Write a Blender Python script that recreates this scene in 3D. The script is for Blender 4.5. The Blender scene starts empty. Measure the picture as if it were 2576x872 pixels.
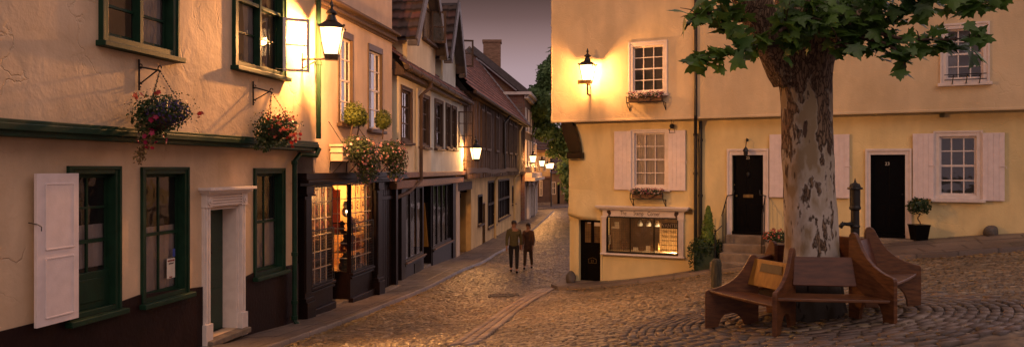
import bpy, bmesh, math, random
import numpy as np
from mathutils import Vector, Matrix, noise as mn
random.seed(7); RNG=np.random.default_rng(11)
C=bpy.context.scene.collection; R=math.radians
# ---------------------------------------------------------------- camera geometry used to place planes
F=2000.0; CX=1288.0; HY=422.0; EYE=1.75
def pz(y,Y): return EYE-(y-HY)*Y/F
def px(x,y,Y): return Vector(((x-CX)/F*Y,Y,pz(y,Y)))
class Plane:
    """vertical plane: W(s,d,z); u runs along it, n points out to the viewer"""
    def __init__(s,a,b):
        s.p=Vector((a[0],a[1])); s.u=(Vector((b[0],b[1]))-s.p).normalized(); s.n=Vector((s.u.y,-s.u.x))
    def s(s_,x,d=0):
        a=(x-CX)/F; p=s_.p+s_.n*d
        return (a*p.y-p.x)/(s_.u.x-a*s_.u.y)
    def Y(s_,x,d=0): return (s_.p+s_.n*d+s_.u*s_.s(x,d)).y
    def z(s_,x,y,d=0): return pz(y,s_.Y(x,d))
    def W(s_,s,d,z):
        q=s_.p+s_.u*s+s_.n*d; return Vector((q.x,q.y,z))
    def shifted(s_,d):
        q=s_.p+s_.n*d; return Plane(q,q+s_.u)
def XYp(x,Y): return ((x-CX)/F*Y,Y)
# ---------------------------------------------------------------- materials
def nt(name):
    m=bpy.data.materials.new(name); m.use_nodes=True; t=m.node_tree; t.nodes.clear()
    o=t.nodes.new('ShaderNodeOutputMaterial'); return m,t,o
def N(t,ty,**k):
    n=t.nodes.new(ty)
    for a,b in k.items():
        if a in n.inputs: n.inputs[a].default_value=b
        else: setattr(n,a,b)
    return n
def pm(name,col,col2=None,scale=3.0,rough=.75,bump=.0,bscale=30.,metal=0.,stretch=(1,1,1),spec=.5,mix=(.35,.65),rvar=0.,trans=0.,crack=0.,lump=0.,weather=0.):
    m,t,o=nt(name); L=t.links.new
    b=N(t,'ShaderNodeBsdfPrincipled'); b.inputs['Roughness'].default_value=rough; b.inputs['Metallic'].default_value=metal
    b.inputs['Specular IOR Level'].default_value=spec
    g=N(t,'ShaderNodeNewGeometry'); mp=N(t,'ShaderNodeMapping'); mp.inputs['Scale'].default_value=stretch; L(g.outputs['Position'],mp.inputs['Vector'])
    n=N(t,'ShaderNodeTexNoise'); n.inputs['Scale'].default_value=scale; n.inputs['Detail'].default_value=6; L(mp.outputs[0],n.inputs['Vector'])
    r=N(t,'ShaderNodeValToRGB'); r.color_ramp.elements[0].position=mix[0]; r.color_ramp.elements[1].position=mix[1]
    c2=col2 or tuple(c*.8 for c in col)
    r.color_ramp.elements[0].color=(*c2,1); r.color_ramp.elements[1].color=(*col,1)
    L(n.outputs['Fac'],r.inputs[0])
    if weather:
        m3=N(t,'ShaderNodeMapping'); m3.inputs['Scale'].default_value=(1.6,1.6,.5); L(g.outputs['Position'],m3.inputs['Vector']); ns=N(t,'ShaderNodeTexNoise'); ns.inputs['Scale'].default_value=1.6; ns.inputs['Detail'].default_value=7; L(m3.outputs[0],ns.inputs['Vector'])
        nl=N(t,'ShaderNodeTexNoise'); nl.inputs['Scale'].default_value=.55; nl.inputs['Detail'].default_value=8; nl.inputs['Roughness'].default_value=.65; L(g.outputs['Position'],nl.inputs['Vector'])
        mm=N(t,'ShaderNodeMath',operation='MULTIPLY'); L(ns.outputs['Fac'],mm.inputs[0]); L(nl.outputs['Fac'],mm.inputs[1]); mr0=N(t,'ShaderNodeMapRange'); mr0.inputs['From Min'].default_value=.16; mr0.inputs['From Max'].default_value=.34; mr0.inputs['To Min'].default_value=1-weather; mr0.inputs['To Max'].default_value=1.04; L(mm.outputs[0],mr0.inputs[0])
        hv=N(t,'ShaderNodeHueSaturation'); L(mr0.outputs[0],hv.inputs['Value']); L(r.outputs[0],hv.inputs['Color']); L(hv.outputs[0],b.inputs['Base Color'])
    else: L(r.outputs[0],b.inputs['Base Color'])
    if rvar:
        mr=N(t,'ShaderNodeMapRange'); mr.inputs['To Min'].default_value=rough-rvar; mr.inputs['To Max'].default_value=rough+rvar
        L(n.outputs['Fac'],mr.inputs[0]); L(mr.outputs[0],b.inputs['Roughness'])
    last=None
    if bump:
        nb=N(t,'ShaderNodeTexNoise'); nb.inputs['Scale'].default_value=bscale; nb.inputs['Detail'].default_value=5; L(mp.outputs[0],nb.inputs['Vector'])
        bp=N(t,'ShaderNodeBump'); bp.inputs['Strength'].default_value=1; bp.inputs['Distance'].default_value=bump; L(nb.outputs['Fac'],bp.inputs['Height']); last=bp
    if lump:
        nb=N(t,'ShaderNodeTexNoise'); nb.inputs['Scale'].default_value=2.2; nb.inputs['Detail'].default_value=3; nb.inputs['Distortion'].default_value=.6; L(mp.outputs[0],nb.inputs['Vector'])
        bp=N(t,'ShaderNodeBump'); bp.inputs['Distance'].default_value=lump; L(nb.outputs['Fac'],bp.inputs['Height'])
        if last: L(last.outputs[0],bp.inputs['Normal'])
        last=bp
    if crack:
        w=N(t,'ShaderNodeTexNoise'); w.inputs['Scale'].default_value=1.6; w.inputs['Detail'].default_value=6; L(mp.outputs[0],w.inputs['Vector'])
        mx=N(t,'ShaderNodeMix',data_type='VECTOR'); mx.inputs[0].default_value=.55; L(mp.outputs[0],mx.inputs[4]); L(w.outputs['Color'],mx.inputs[5])
        v=N(t,'ShaderNodeTexVoronoi',feature='DISTANCE_TO_EDGE'); v.inputs['Scale'].default_value=2.4; L(mx.outputs[1],v.inputs['Vector'])
        mr=N(t,'ShaderNodeMapRange'); mr.inputs['From Max'].default_value=.022; L(v.outputs['Distance'],mr.inputs[0])
        msk=N(t,'ShaderNodeMapRange'); msk.inputs['From Min'].default_value=.46; msk.inputs['From Max'].default_value=.6; 
        w2=N(t,'ShaderNodeTexNoise'); w2.inputs['Scale'].default_value=.9; w2.inputs['Detail'].default_value=2; L(g.outputs['Position'],w2.inputs['Vector']); L(w2.outputs['Fac'],msk.inputs[0])
        bp=N(t,'ShaderNodeBump'); bp.inputs['Distance'].default_value=crack; L(mr.outputs[0],bp.inputs['Height']); L(msk.outputs[0],bp.inputs['Strength'])
        if last: L(last.outputs[0],bp.inputs['Normal'])
        last=bp
    if last: L(last.outputs[0],b.inputs['Normal'])
    if trans:
        tr=N(t,'ShaderNodeBsdfTranslucent'); L(r.outputs[0],tr.inputs[0]); ms=N(t,'ShaderNodeMixShader'); ms.inputs[0].default_value=trans
        L(b.outputs[0],ms.inputs[1]); L(tr.outputs[0],ms.inputs[2]); L(ms.outputs[0],o.inputs[0])
    else: L(b.outputs[0],o.inputs[0])
    return m
def glass_mat(name,refl=.9,tint=(.8,.8,.8),dirt=.05):
    m,t,o=nt(name); L=t.links.new
    tr=N(t,'ShaderNodeBsdfTransparent'); tr.inputs[0].default_value=(*tint,1)
    gl=N(t,'ShaderNodeBsdfGlossy'); gl.inputs['Roughness'].default_value=.03; gl.inputs[0].default_value=(refl,refl,refl,1)
    g=N(t,'ShaderNodeNewGeometry'); n=N(t,'ShaderNodeTexNoise'); n.inputs['Scale'].default_value=3.5; n.inputs['Detail'].default_value=1; L(g.outputs['Position'],n.inputs['Vector'])
    bp=N(t,'ShaderNodeBump'); bp.inputs['Distance'].default_value=.02; bp.inputs['Strength'].default_value=.25; L(n.outputs['Fac'],bp.inputs['Height']); L(bp.outputs[0],gl.inputs['Normal'])
    fr=N(t,'ShaderNodeFresnel'); fr.inputs[0].default_value=1.52
    mr=N(t,'ShaderNodeMath',operation='MULTIPLY_ADD',use_clamp=True); mr.inputs[1].default_value=1.6; mr.inputs[2].default_value=0.02; L(fr.outputs[0],mr.inputs[0])
    mx=N(t,'ShaderNodeMixShader'); L(mr.outputs[0],mx.inputs[0]); L(tr.outputs[0],mx.inputs[1]); L(gl.outputs[0],mx.inputs[2])
    df=N(t,'ShaderNodeBsdfDiffuse'); df.inputs[0].default_value=(.5,.5,.5,1); m2=N(t,'ShaderNodeMixShader'); m2.inputs[0].default_value=dirt
    L(mx.outputs[0],m2.inputs[1]); L(df.outputs[0],m2.inputs[2]); L(m2.outputs[0],o.inputs[0]); return m
def emit(name,col,st,transp=0.):
    m,t,o=nt(name); L=t.links.new
    e=N(t,'ShaderNodeEmission'); e.inputs[0].default_value=(*col,1); e.inputs[1].default_value=st
    if transp:
        tr=N(t,'ShaderNodeBsdfTransparent'); mx=N(t,'ShaderNodeMixShader'); mx.inputs[0].default_value=transp
        L(e.outputs[0],mx.inputs[1]); L(tr.outputs[0],mx.inputs[2]); L(mx.outputs[0],o.inputs[0])
    else: L(e.outputs[0],o.inputs[0])
    return m
def brick_mat(name,c1,c2,mortar,sc=1.0):
    m,t,o=nt(name); L=t.links.new; b=N(t,'ShaderNodeBsdfPrincipled'); b.inputs['Roughness'].default_value=.85
    uv=N(t,'ShaderNodeUVMap'); br=N(t,'ShaderNodeTexBrick'); br.inputs['Scale'].default_value=1
    br.inputs['Brick Width'].default_value=.23*sc; br.inputs['Row Height'].default_value=.075*sc; br.inputs['Mortar Size'].default_value=.009*sc
    br.inputs['Color1'].default_value=(*c1,1); br.inputs['Color2'].default_value=(*c2,1); br.inputs['Mortar'].default_value=(*mortar,1)
    L(uv.outputs[0],br.inputs['Vector']); g=N(t,'ShaderNodeNewGeometry'); n=N(t,'ShaderNodeTexNoise'); n.inputs['Scale'].default_value=1.5; n.inputs['Detail'].default_value=6; L(g.outputs['Position'],n.inputs['Vector'])
    mx=N(t,'ShaderNodeMix',data_type='RGBA',blend_type='MULTIPLY'); mx.inputs[0].default_value=.7; L(br.outputs[0],mx.inputs[6]); L(n.outputs['Color'],mx.inputs[7])
    gm=N(t,'ShaderNodeGamma'); gm.inputs[1].default_value=.8; L(mx.outputs[2],gm.inputs[0]); L(gm.outputs[0],b.inputs['Base Color'])
    bp=N(t,'ShaderNodeBump'); bp.inputs['Distance'].default_value=.01; bp.invert=True; L(br.outputs['Fac'],bp.inputs['Height']); L(bp.outputs[0],b.inputs['Normal']); L(b.outputs[0],o.inputs[0]); return m
def attr_mat(name,dark,cols,rough=.6,bump=.004,bscale=60,spec=.5,moss=None):
    """stones / tiles: colour picked per stone from the 'tone' attribute, joints from 'edge'"""
    m,t,o=nt(name); L=t.links.new; b=N(t,'ShaderNodeBsdfPrincipled'); b.inputs['Specular IOR Level'].default_value=spec
    a=N(t,'ShaderNodeAttribute'); a.attribute_name='tone'; e=N(t,'ShaderNodeAttribute'); e.attribute_name='edge'
    r=N(t,'ShaderNodeValToRGB'); els=r.color_ramp.elements
    for i,c in enumerate(cols):
        p=i/(len(cols)-1)
        if i<2: els[i].position=p; el=els[i]
        else: el=els.new(p)
        el.color=(*c,1)
    els=sorted(els,key=lambda q:q.position)
    L(a.outputs['Fac'],r.inputs[0])
    g=N(t,'ShaderNodeNewGeometry'); n=N(t,'ShaderNodeTexNoise'); n.inputs['Scale'].default_value=bscale; n.inputs['Detail'].default_value=4; L(g.outputs['Position'],n.inputs['Vector'])
    n2=N(t,'ShaderNodeTexNoise'); n2.inputs['Scale'].default_value=.7; n2.inputs['Detail'].default_value=5; L(g.outputs['Position'],n2.inputs['Vector'])
    mr=N(t,'ShaderNodeMapRange'); mr.inputs['From Min'].default_value=.3; mr.inputs['From Max'].default_value=.7; mr.inputs['To Min'].default_value=.65; mr.inputs['To Max'].default_value=1.25; L(n2.outputs['Fac'],mr.inputs[0])
    hv=N(t,'ShaderNodeHueSaturation'); L(mr.outputs[0],hv.inputs['Value']); L(r.outputs[0],hv.inputs['Color'])
    mx=N(t,'ShaderNodeMix',data_type='RGBA'); mx.inputs[6].default_value=(*dark,1); L(e.outputs['Fac'],mx.inputs[0]); L(hv.outputs[0],mx.inputs[7])
    L(mx.outputs[2],b.inputs['Base Color'])
    rr=N(t,'ShaderNodeMapRange'); rr.inputs['To Min'].default_value=rough-.15; rr.inputs['To Max'].default_value=rough+.2; L(n.outputs['Fac'],rr.inputs[0]); L(rr.outputs[0],b.inputs['Roughness'])
    bp=N(t,'ShaderNodeBump'); bp.inputs['Distance'].default_value=bump; L(n.outputs['Fac'],bp.inputs['Height']); L(bp.outputs[0],b.inputs['Normal']); L(b.outputs[0],o.inputs[0]); return m
M={}
M['cream']=pm('cream_plaster',(.70,.51,.33),(.60,.43,.27),1.3,.75,.005,22,crack=.009,lump=.022,weather=.15)
M['cream2']=pm('buff_plaster',(.60,.46,.36),(.50,.38,.29),1.3,.8,.006,25,lump=.02,weather=.15)
M['sand']=pm('sand_plaster',(.72,.63,.45),(.62,.54,.38),1.3,.8,.004,25,lump=.015,weather=.15)
M['sage']=pm('pale_plaster',(.62,.64,.54),(.54,.56,.48),1.3,.8,.004,25,lump=.015,weather=.15)
M['yellow']=pm('yellow_plaster',(.80,.65,.33),(.72,.57,.28),.9,.8,.005,30,lump=.016,crack=.004,weather=.15)
M['peach']=pm('upper_yellow_plaster',(.70,.55,.345),(.635,.495,.30),.9,.8,.005,30,lump=.016,crack=.004,weather=.15)
M['ochre']=pm('ochre_plaster',(.66,.46,.20),(.55,.36,.15),1.1,.85,.006,25,lump=.02,weather=.15)
M['green']=pm('green_paint',(.011,.040,.021),(.008,.028,.015),6,.5,.0012,30,rvar=.1,spec=.2)
M['dgreen']=pm('dark_green_paint',(.012,.04,.02),(.01,.03,.016),6,.4,.002,40)
M['white']=pm('white_paint',(.74,.66,.62),(.66,.58,.54),7,.45,.0015,50)
M['shutter']=pm('shutter_paint',(.80,.69,.68),(.72,.62,.61),7,.5,.0015,50)
M['black']=pm('black_gloss',(.002,.0018,.0018),(.003,.0025,.0025),7,.35,.001,30,spec=.1)
M['iron']=pm('black_iron',(.012,.012,.013),(.02,.018,.017),20,.45,.001,80,metal=.3)
M['plinth']=pm('dark_plinth',(.018,.007,.007),(.012,.005,.005),3,.5,.005,14,spec=.15)
M['shop']=pm('brown_black_paint',(.014,.0065,.005),(.009,.005,.004),5,.38,.003,30,rvar=.08,spec=.14)
M['beam']=pm('brown_timber_paint',(.20,.10,.045),(.13,.065,.03),4,.6,.006,30,stretch=(1,1,4))
M['timber']=pm('weathered_timber',(.105,.062,.04),(.05,.03,.02),5,.75,.012,18,stretch=(6,6,.6))
M['infill']=pm('brown_infill',(.50,.33,.22),(.28,.17,.11),3,.85,.01,18,stretch=(2,2,.6))
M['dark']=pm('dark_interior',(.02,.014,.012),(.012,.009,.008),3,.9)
M['framewood']=pm('dark_window_frame',(.085,.045,.022),(.05,.028,.015),5,.5,.004,30)
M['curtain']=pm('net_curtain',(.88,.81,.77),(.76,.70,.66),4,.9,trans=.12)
M['redcurtain']=pm('red_curtain',(.20,.03,.015),(.12,.02,.01),4,.9)
M['lead']=pm('lead_sheet',(.33,.32,.35),(.22,.21,.24),4,.5,.006,12)
M['barge']=pm('grey_bargeboard',(.10,.085,.09),(.07,.06,.06),6,.6,.003,30)
M['bark']=None
M['stone']=pm('worn_stone',(.24,.19,.14),(.13,.10,.075),4,.75,.01,22)
M['flint']=pm('grey_stone',(.12,.10,.09),(.07,.06,.05),9,.7,.03,9)
M['wood']=pm('varnished_oak',(.17,.062,.018),(.08,.026,.008),7,.42,.002,40,stretch=(1,1,5),rvar=.1)
M['woodgold']=pm('golden_board',(.42,.20,.03),(.30,.13,.02),5,.38,.002,40,stretch=(5,5,1))
M['woodred']=pm('red_brown_board',(.13,.042,.018),(.07,.021,.010),4,.5,.002,40,stretch=(1,6,6))
M['post']=pm('grey_weathered_post',(.11,.10,.06),(.05,.045,.03),9,.85,.02,22,stretch=(4,4,.5))
M['brass']=pm('aged_brass',(.28,.19,.07),(.18,.12,.05),12,.45,.001,60,metal=.7)
M['terracotta']=pm('terracotta',(.30,.13,.06),(.22,.09,.04),6,.8)
M['boxwhite']=pm('cream_planter',(.62,.50,.36),(.55,.43,.30),6,.6)
M['boxgreen']=pm('green_planter',(.02,.05,.03),(.015,.035,.02),6,.6)
M['leaf']=pm('plane_leaf',(.12,.22,.035),(.03,.085,.018),2.6,.42,.004,60,trans=.35)
M['leafd']=pm('dark_leaf',(.03,.07,.015),(.015,.035,.01),6,.5,trans=.2)
M['leafy']=pm('topiary_leaf',(.17,.20,.03),(.08,.11,.02),12,.6,trans=.25)
M['leafp']=pm('planter_leaf',(.07,.10,.03),(.03,.05,.015),12,.55,trans=.2)
M['elm']=pm('distant_leaf',(.20,.32,.12),(.10,.19,.07),1.2,.6,trans=.35)
M['straw']=pm('dry_trailing_leaf',(.22,.14,.05),(.12,.08,.03),12,.7)
def fl(n,c): M[n]=pm(n,c,tuple(q*.6 for q in c),25,.6,trans=.2)
fl('flower_magenta',(.35,.01,.07)); fl('flower_red',(.42,.03,.02)); fl('flower_salmon',(.60,.14,.08)); fl('flower_blue',(.05,.03,.14)); fl('flower_pink',(.62,.30,.30)); fl('flower_white',(.72,.55,.50))
M['glass']=glass_mat('window_glass')
M['glassdark']=glass_mat('old_window_glass',.7,(.95,.93,.92),.02)
M['shopglass']=glass_mat('shop_glass',.6,(.95,.93,.9),.02)
M['lampglass']=emit('lit_lamp_glass',(1,.60,.27),16.0,.85)
M['bulb']=emit('lit_bulb',(1,.72,.36),60)
M['mantle']=emit('glowing_mantle',(1,.74,.42),150,.75)
M['farbulb']=emit('lit_lamp',(1,.60,.22),60,.75)
M['paper']=pm('paper',(.75,.68,.58),(.7,.62,.52),6,.8)
M['ink']=pm('dark_ink',(.03,.012,.01),(.03,.012,.01),6,.7)
M['inkred']=pm('maroon_lettering',(.16,.015,.01),(.13,.012,.01),6,.5)
M['silver']=pm('pale_lettering',(.6,.58,.52),(.55,.52,.46),6,.5)
M['redcloth']=pm('red_display_cloth',(.45,.03,.015),(.35,.02,.01),6,.8)
M['shopwall']=pm('shop_interior',(.62,.40,.17),(.5,.3,.12),3,.85)
M['brick']=brick_mat('red_brick',(.26,.085,.05),(.17,.055,.035),(.22,.17,.13),1.6)
M['brickp']=brick_mat('brown_brick',(.24,.12,.08),(.17,.09,.06),(.25,.2,.16),1.3)
M['tile']=attr_mat('clay_pantiles',(.02,.01,.008),[(.10,.04,.028),(.22,.075,.045),(.30,.11,.065),(.16,.06,.045)],.75,.004,30)
M['tilered']=attr_mat('red_pantiles',(.035,.014,.01),[(.17,.06,.04),(.34,.11,.065),(.42,.15,.09),(.24,.085,.055)],.75,.004,30)
M['tiledark']=attr_mat('mossy_pantiles',(.01,.007,.006),[(.06,.038,.028),(.12,.05,.036),(.075,.055,.038),(.17,.065,.045)],.75,.004,30)
M['cobble']=attr_mat('river_cobbles',(.012,.008,.005),[(.08,.055,.033),(.18,.125,.072),(.25,.18,.105),(.10,.075,.05),(.38,.30,.20)],.36,.002,60)
M['flag']=attr_mat('paving_flags',(.015,.010,.008),[(.09,.07,.06),(.15,.115,.095),(.12,.09,.075)],.55,.006,25)
M['setts']=attr_mat('brick_setts',(.015,.010,.008),[(.13,.09,.07),(.20,.14,.10),(.10,.075,.06),(.24,.18,.13)],.55,.006,40)
M['gutter']=attr_mat('gutter_setts',(.05,.035,.028),[(.24,.18,.15),(.32,.25,.21),(.20,.15,.125)],.5,.004,40)
M['earth']=pm('earth',(.07,.05,.035),(.05,.035,.025),2,.9,.01,10)
# ---------------------------------------------------------------- mesh builder
class MB:
    def __init__(s): s.v=[]; s.f=[]; s.uv={}
    def add(s,vs,fs):
        o=len(s.v); s.v+=[tuple(q) for q in vs]; s.f+=[tuple(i+o for i in f) for f in fs]; return s
    def boxc(s,P):
        return s.add(P,[(0,3,2,1),(4,5,6,7),(0,1,5,4),(1,2,6,5),(2,3,7,6),(3,0,4,7)])
    def box(s,pl,s0,s1,d0,d1,z0,z1):
        W=pl.W; return s.boxc([W(s0,d1,z0),W(s1,d1,z0),W(s1,d0,z0),W(s0,d0,z0),W(s0,d1,z1),W(s1,d1,z1),W(s1,d0,z1),W(s0,d0,z1)])
    def ax(s,c,x,y,z):
        c=Vector(c); return s.boxc([c+Vector(q) for q in [(-x,-y,-z),(x,-y,-z),(x,y,-z),(-x,y,-z),(-x,-y,z),(x,-y,z),(x,y,z),(-x,y,z)]])
    def bar(s,a,b,w,h=None,up=Vector((0,0,1))):
        a=Vector(a);b=Vector(b);h=h or w; t=(b-a).normalized()
        if abs(t.dot(up))>.98: up=Vector((0,1,0))
        x=t.cross(up).normalized()*w/2; y=x.cross(t).normalized()*h/2
        return s.boxc([a-x-y,a+x-y,a+x+y,a-x+y,b-x-y,b+x-y,b+x+y,b-x+y])
    def tube(s,pts,r,n=8,cap=True):
        pts=[Vector(p) for p in pts]; k=len(pts); rs=r if hasattr(r,'__len__') else [r]*k; o=len(s.v); up=Vector((0,0,1)); pr=None
        for i,p in enumerate(pts):
            t=(pts[min(i+1,k-1)]-pts[max(i-1,0)]).normalized()
            if pr is None: pr=t.cross(up if abs(t.z)<.95 else Vector((0,1,0))).normalized()
            else: pr=(pr-t*pr.dot(t)).normalized()
            q=t.cross(pr)
            for j in range(n):
                a=2*math.pi*j/n; s.v.append(tuple(p+(pr*math.cos(a)+q*math.sin(a))*rs[i]))
        for i in range(k-1):
            for j in range(n): s.f.append((o+i*n+j,o+i*n+(j+1)%n,o+(i+1)*n+(j+1)%n,o+(i+1)*n+j))
        if cap: s.f.append(tuple(o+j for j in range(n))[::-1]); s.f.append(tuple(o+(k-1)*n+j for j in range(n)))
        return s
    def lathe(s,c,prof,n=16,sq=False):
        """prof: list of (r,z) ; sq -> square section"""
        c=Vector(c); o=len(s.v); k=len(prof)
        if sq: n=4
        for r,z in prof:
            for j in range(n):
                a=2*math.pi*(j+(.5 if sq else 0))/n; s.v.append(tuple(c+Vector((r*math.cos(a),r*math.sin(a),z))))
        for i in range(k-1):
            for j in range(n): s.f.append((o+i*n+j,o+i*n+(j+1)%n,o+(i+1)*n+(j+1)%n,o+(i+1)*n+j))
        s.f.append(tuple(o+j for j in range(n))[::-1]); s.f.append(tuple(o+(k-1)*n+j for j in range(n))); return s
    def poly(s,pts,off):
        """extrude a planar outline (3D pts) by vector off"""
        n=len(pts); a=[Vector(p) for p in pts]; b=[p+off for p in a]; o=len(s.v)
        s.v+=[tuple(p) for p in a+b]; s.f.append(tuple(range(o,o+n))[::-1]); s.f.append(tuple(range(o+n,o+2*n)))
        for i in range(n): s.f.append((o+i,o+(i+1)%n,o+n+(i+1)%n,o+n+i))
        return s
    def ball(s,c,r,nu=8,nv=6):
        c=Vector(c); r=r if hasattr(r,'__len__') else (r,r,r); o=len(s.v)
        s.v.append(tuple(c-Vector((0,0,r[2]))))
        for i in range(1,nv):
            a=-math.pi/2+math.pi*i/nv
            for j in range(nu):
                b=2*math.pi*j/nu; s.v.append(tuple(c+Vector((r[0]*math.cos(a)*math.cos(b),r[1]*math.cos(a)*math.sin(b),r[2]*math.sin(a)))))
        s.v.append(tuple(c+Vector((0,0,r[2])))); t=len(s.v)-1
        for j in range(nu):
            s.f.append((o,o+1+(j+1)%nu,o+1+j)); s.f.append((t,o+1+(nv-2)*nu+j,o+1+(nv-2)*nu+(j+1)%nu))
        for i in range(nv-2):
            for j in range(nu): s.f.append((o+1+i*nu+j,o+1+i*nu+(j+1)%nu,o+1+(i+1)*nu+(j+1)%nu,o+1+(i+1)*nu+j))
        return s
def wloc(o):
    v=Vector((0,0,0))
    while o is not None: v=v+o.location; o=o.parent
    return v
def obj(name,mb,mat,parent=None,smooth=False,bevel=0,uvpl=None,recalc=True,loc=None):
    me=bpy.data.meshes.new(name); base=wloc(parent) if parent else (Vector(loc) if loc is not None else Vector((0,0,0)))
    me.from_pydata([(v[0]-base.x,v[1]-base.y,v[2]-base.z) for v in mb.v],[],mb.f)
    if recalc:
        bm=bmesh.new(); bm.from_mesh(me); bmesh.ops.recalc_face_normals(bm,faces=bm.faces); 
        ng=[f for f in bm.faces if len(f.verts)>4]
        if ng: bmesh.ops.triangulate(bm,faces=ng)
        bm.to_mesh(me); bm.free()
    if uvpl is not None:
        uv=me.uv_layers.new(name='UVMap'); 
        for l in me.loops:
            co=me.vertices[l.vertex_index].co+base; uv.data[l.index].uv=((co.x-uvpl.p.x)*uvpl.u.x+(co.y-uvpl.p.y)*uvpl.u.y,co.z)
    if smooth:
        for p in me.polygons: p.use_smooth=True
    o=bpy.data.objects.new(name,me); C.objects.link(o)
    if mat: me.materials.append(mat)
    if parent: o.parent=parent
    elif loc is not None: o.location=base
    if bevel:
        b=o.modifiers.new('soft_edges','BEVEL'); b.width=bevel; b.segments=2; b.limit_method='ANGLE'; b.angle_limit=R(40)
    return o
def tag(o,label=None,cat=None,group=None,kind=None):
    if label: o['label']=label
    if cat: o['category']=cat
    if group: o['group']=group
    if kind: o['kind']=kind
    return o
def thing(name,label,cat,loc,group=None):
    o=bpy.data.objects.new(name,None); C.objects.link(o); o.location=Vector(loc); o.empty_display_size=.2
    return tag(o,label,cat,group)
def kids(o): return [c for c in o.children]
def copy_tree(o,parent=None):
    c=o.copy(); C.objects.link(c); c.parent=parent
    for ch in kids(o): copy_tree(ch,c)
    return c
def npobj(name,V,Fa,mat,attrs=None,parent=None,smooth=False,loc=None):
    me=bpy.data.meshes.new(name); V=np.asarray(V,dtype=np.float32); Fa=np.asarray(Fa,dtype=np.int32)
    base=wloc(parent) if parent else (Vector(loc) if loc is not None else Vector((0,0,0)))
    V=V-np.array(base,dtype=np.float32); k=Fa.shape[1]
    me.vertices.add(len(V)); me.vertices.foreach_set('co',V.ravel()); me.loops.add(Fa.size); me.loops.foreach_set('vertex_index',Fa.ravel())
    me.polygons.add(len(Fa)); me.polygons.foreach_set('loop_start',np.arange(0,Fa.size,k,dtype=np.int32)); me.polygons.foreach_set('loop_total',np.full(len(Fa),k,dtype=np.int32))
    if smooth: me.polygons.foreach_set('use_smooth',np.ones(len(Fa),dtype=bool))
    me.update(calc_edges=True)
    for a,arr in (attrs or {}).items():
        at=me.attributes.new(a,'FLOAT','POINT'); at.data.foreach_set('value',np.asarray(arr,dtype=np.float32))
    me.materials.append(mat); o=bpy.data.objects.new(name,me); C.objects.link(o)
    if parent: o.parent=parent
    elif loc is not None: o.location=base
    return o
def gridfaces(nu,nv):
    i=np.arange(nu-1)[:,None]*nv+np.arange(nv-1)[None,:]; i=i.ravel(); return np.stack([i,i+nv,i+nv+1,i+1],1)
def text(body,size,pl,s,d,z,mat,parent,name='lettering',align='CENTER',ext=.003,depth=None,shear=0,space=1.0,sx=1.0):
    cu=bpy.data.curves.new(name,'FONT'); cu.body=body; cu.size=size; cu.extrude=ext; cu.align_x=align; cu.align_y='CENTER'; cu.shear=shear; cu.space_character=space; cu.resolution_u=3
    to=bpy.data.objects.new(name,cu); C.objects.link(to); bpy.context.view_layer.update()
    me=bpy.data.meshes.new_from_object(to.evaluated_get(bpy.context.evaluated_depsgraph_get())); C.objects.unlink(to); bpy.data.objects.remove(to); bpy.data.curves.remove(cu)
    base=wloc(parent)
    for v in me.vertices:
        x,y,zz=v.co; v.co=pl.W(s+x*sx,d+zz,z+y)-base
    me.name=name; me.materials.clear(); me.materials.append(mat); me.update(); o=bpy.data.objects.new(name,me); C.objects.link(o); o.parent=parent; return o
# leaf scatter -----------------------------------------------------------------
SIMPLE=(np.array([[0,0,0],[.35,.5,.08],[0,1,0],[-.35,.5,.08]]),[(0,1,2,3)])
def maple():
    pts=[(0,0),(.16,-.03),(.42,-.10),(.33,.08),(.56,.16),(.74,.30),(.54,.36),(.50,.50),(.36,.46),(.26,.50),(.24,.70),(.12,.78),(0,1.06)]
    pts=pts+[(-x,y) for x,y in pts[1:-1]][::-1]; v=[(0,.32,.06)]+[(x,y,-.10*abs(x)+.0) for x,y in pts]; n=len(pts)
    return np.array(v,float),[(0,1+i,1+(i+1)%n) for i in range(n)]
MAPLE=maple()
PET=(lambda: (np.array([(0,0,0)]+[((.5 if i%2 else .34)*math.cos(i*math.pi/5),(.5 if i%2 else .34)*math.sin(i*math.pi/5),.16) for i in range(10)]),[(0,1+i,1+(i+1)%10) for i in range(10)]))()
def scatter(name,tpl,P,Nn,size,mat,parent,spread=.5,down=0.):
    """P (k,3) positions, Nn (k,3) preferred normals -> one mesh of leaves"""
    k=len(P); Nn=Nn+RNG.normal(0,spread,(k,3)); Nn/=np.linalg.norm(Nn,axis=1,keepdims=True)+1e-9
    T=RNG.normal(0,1,(k,3)); T[:,2]-=down; T-=Nn*(T*Nn).sum(1,keepdims=True); T/=np.linalg.norm(T,axis=1,keepdims=True)+1e-9
    B=np.cross(T,Nn); sz=size*RNG.uniform(.6,1.25,k); tv=tpl[0]
    V=P[:,None,:]+sz[:,None,None]*(tv[None,:,0:1]*B[:,None,:]+tv[None,:,1:2]*T[:,None,:]+tv[None,:,2:3]*Nn[:,None,:])
    f=np.array(tpl[1]); Fa=(f[None,:,:]+(np.arange(k)*len(tv))[:,None,None]).reshape(-1,f.shape[1])
    return npobj(name,V.reshape(-1,3),Fa,mat,parent=parent)
def blob(c,r,k,shell=.55):
    d=RNG.normal(0,1,(k,3)); d/=np.linalg.norm(d,axis=1,keepdims=True); rr=RNG.uniform(shell,1,k)[:,None]**.7
    r=np.array(r if hasattr(r,'__len__') else (r,)*3); return np.array(c)+d*rr*r, d.copy()
# ---------------------------------------------------------------- light levels
P1,P2,P3,PS=1950,380,450,130
SKYN=.008; SKYTOP=(.40,.29,.31); GLOW=(1.0,.74,.80); SUNROT=math.radians(160); SUNE=.62; SUNC=(1,.73,.60); SUNAZ=160; SUNEL=35; EXPO=0.08
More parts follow.
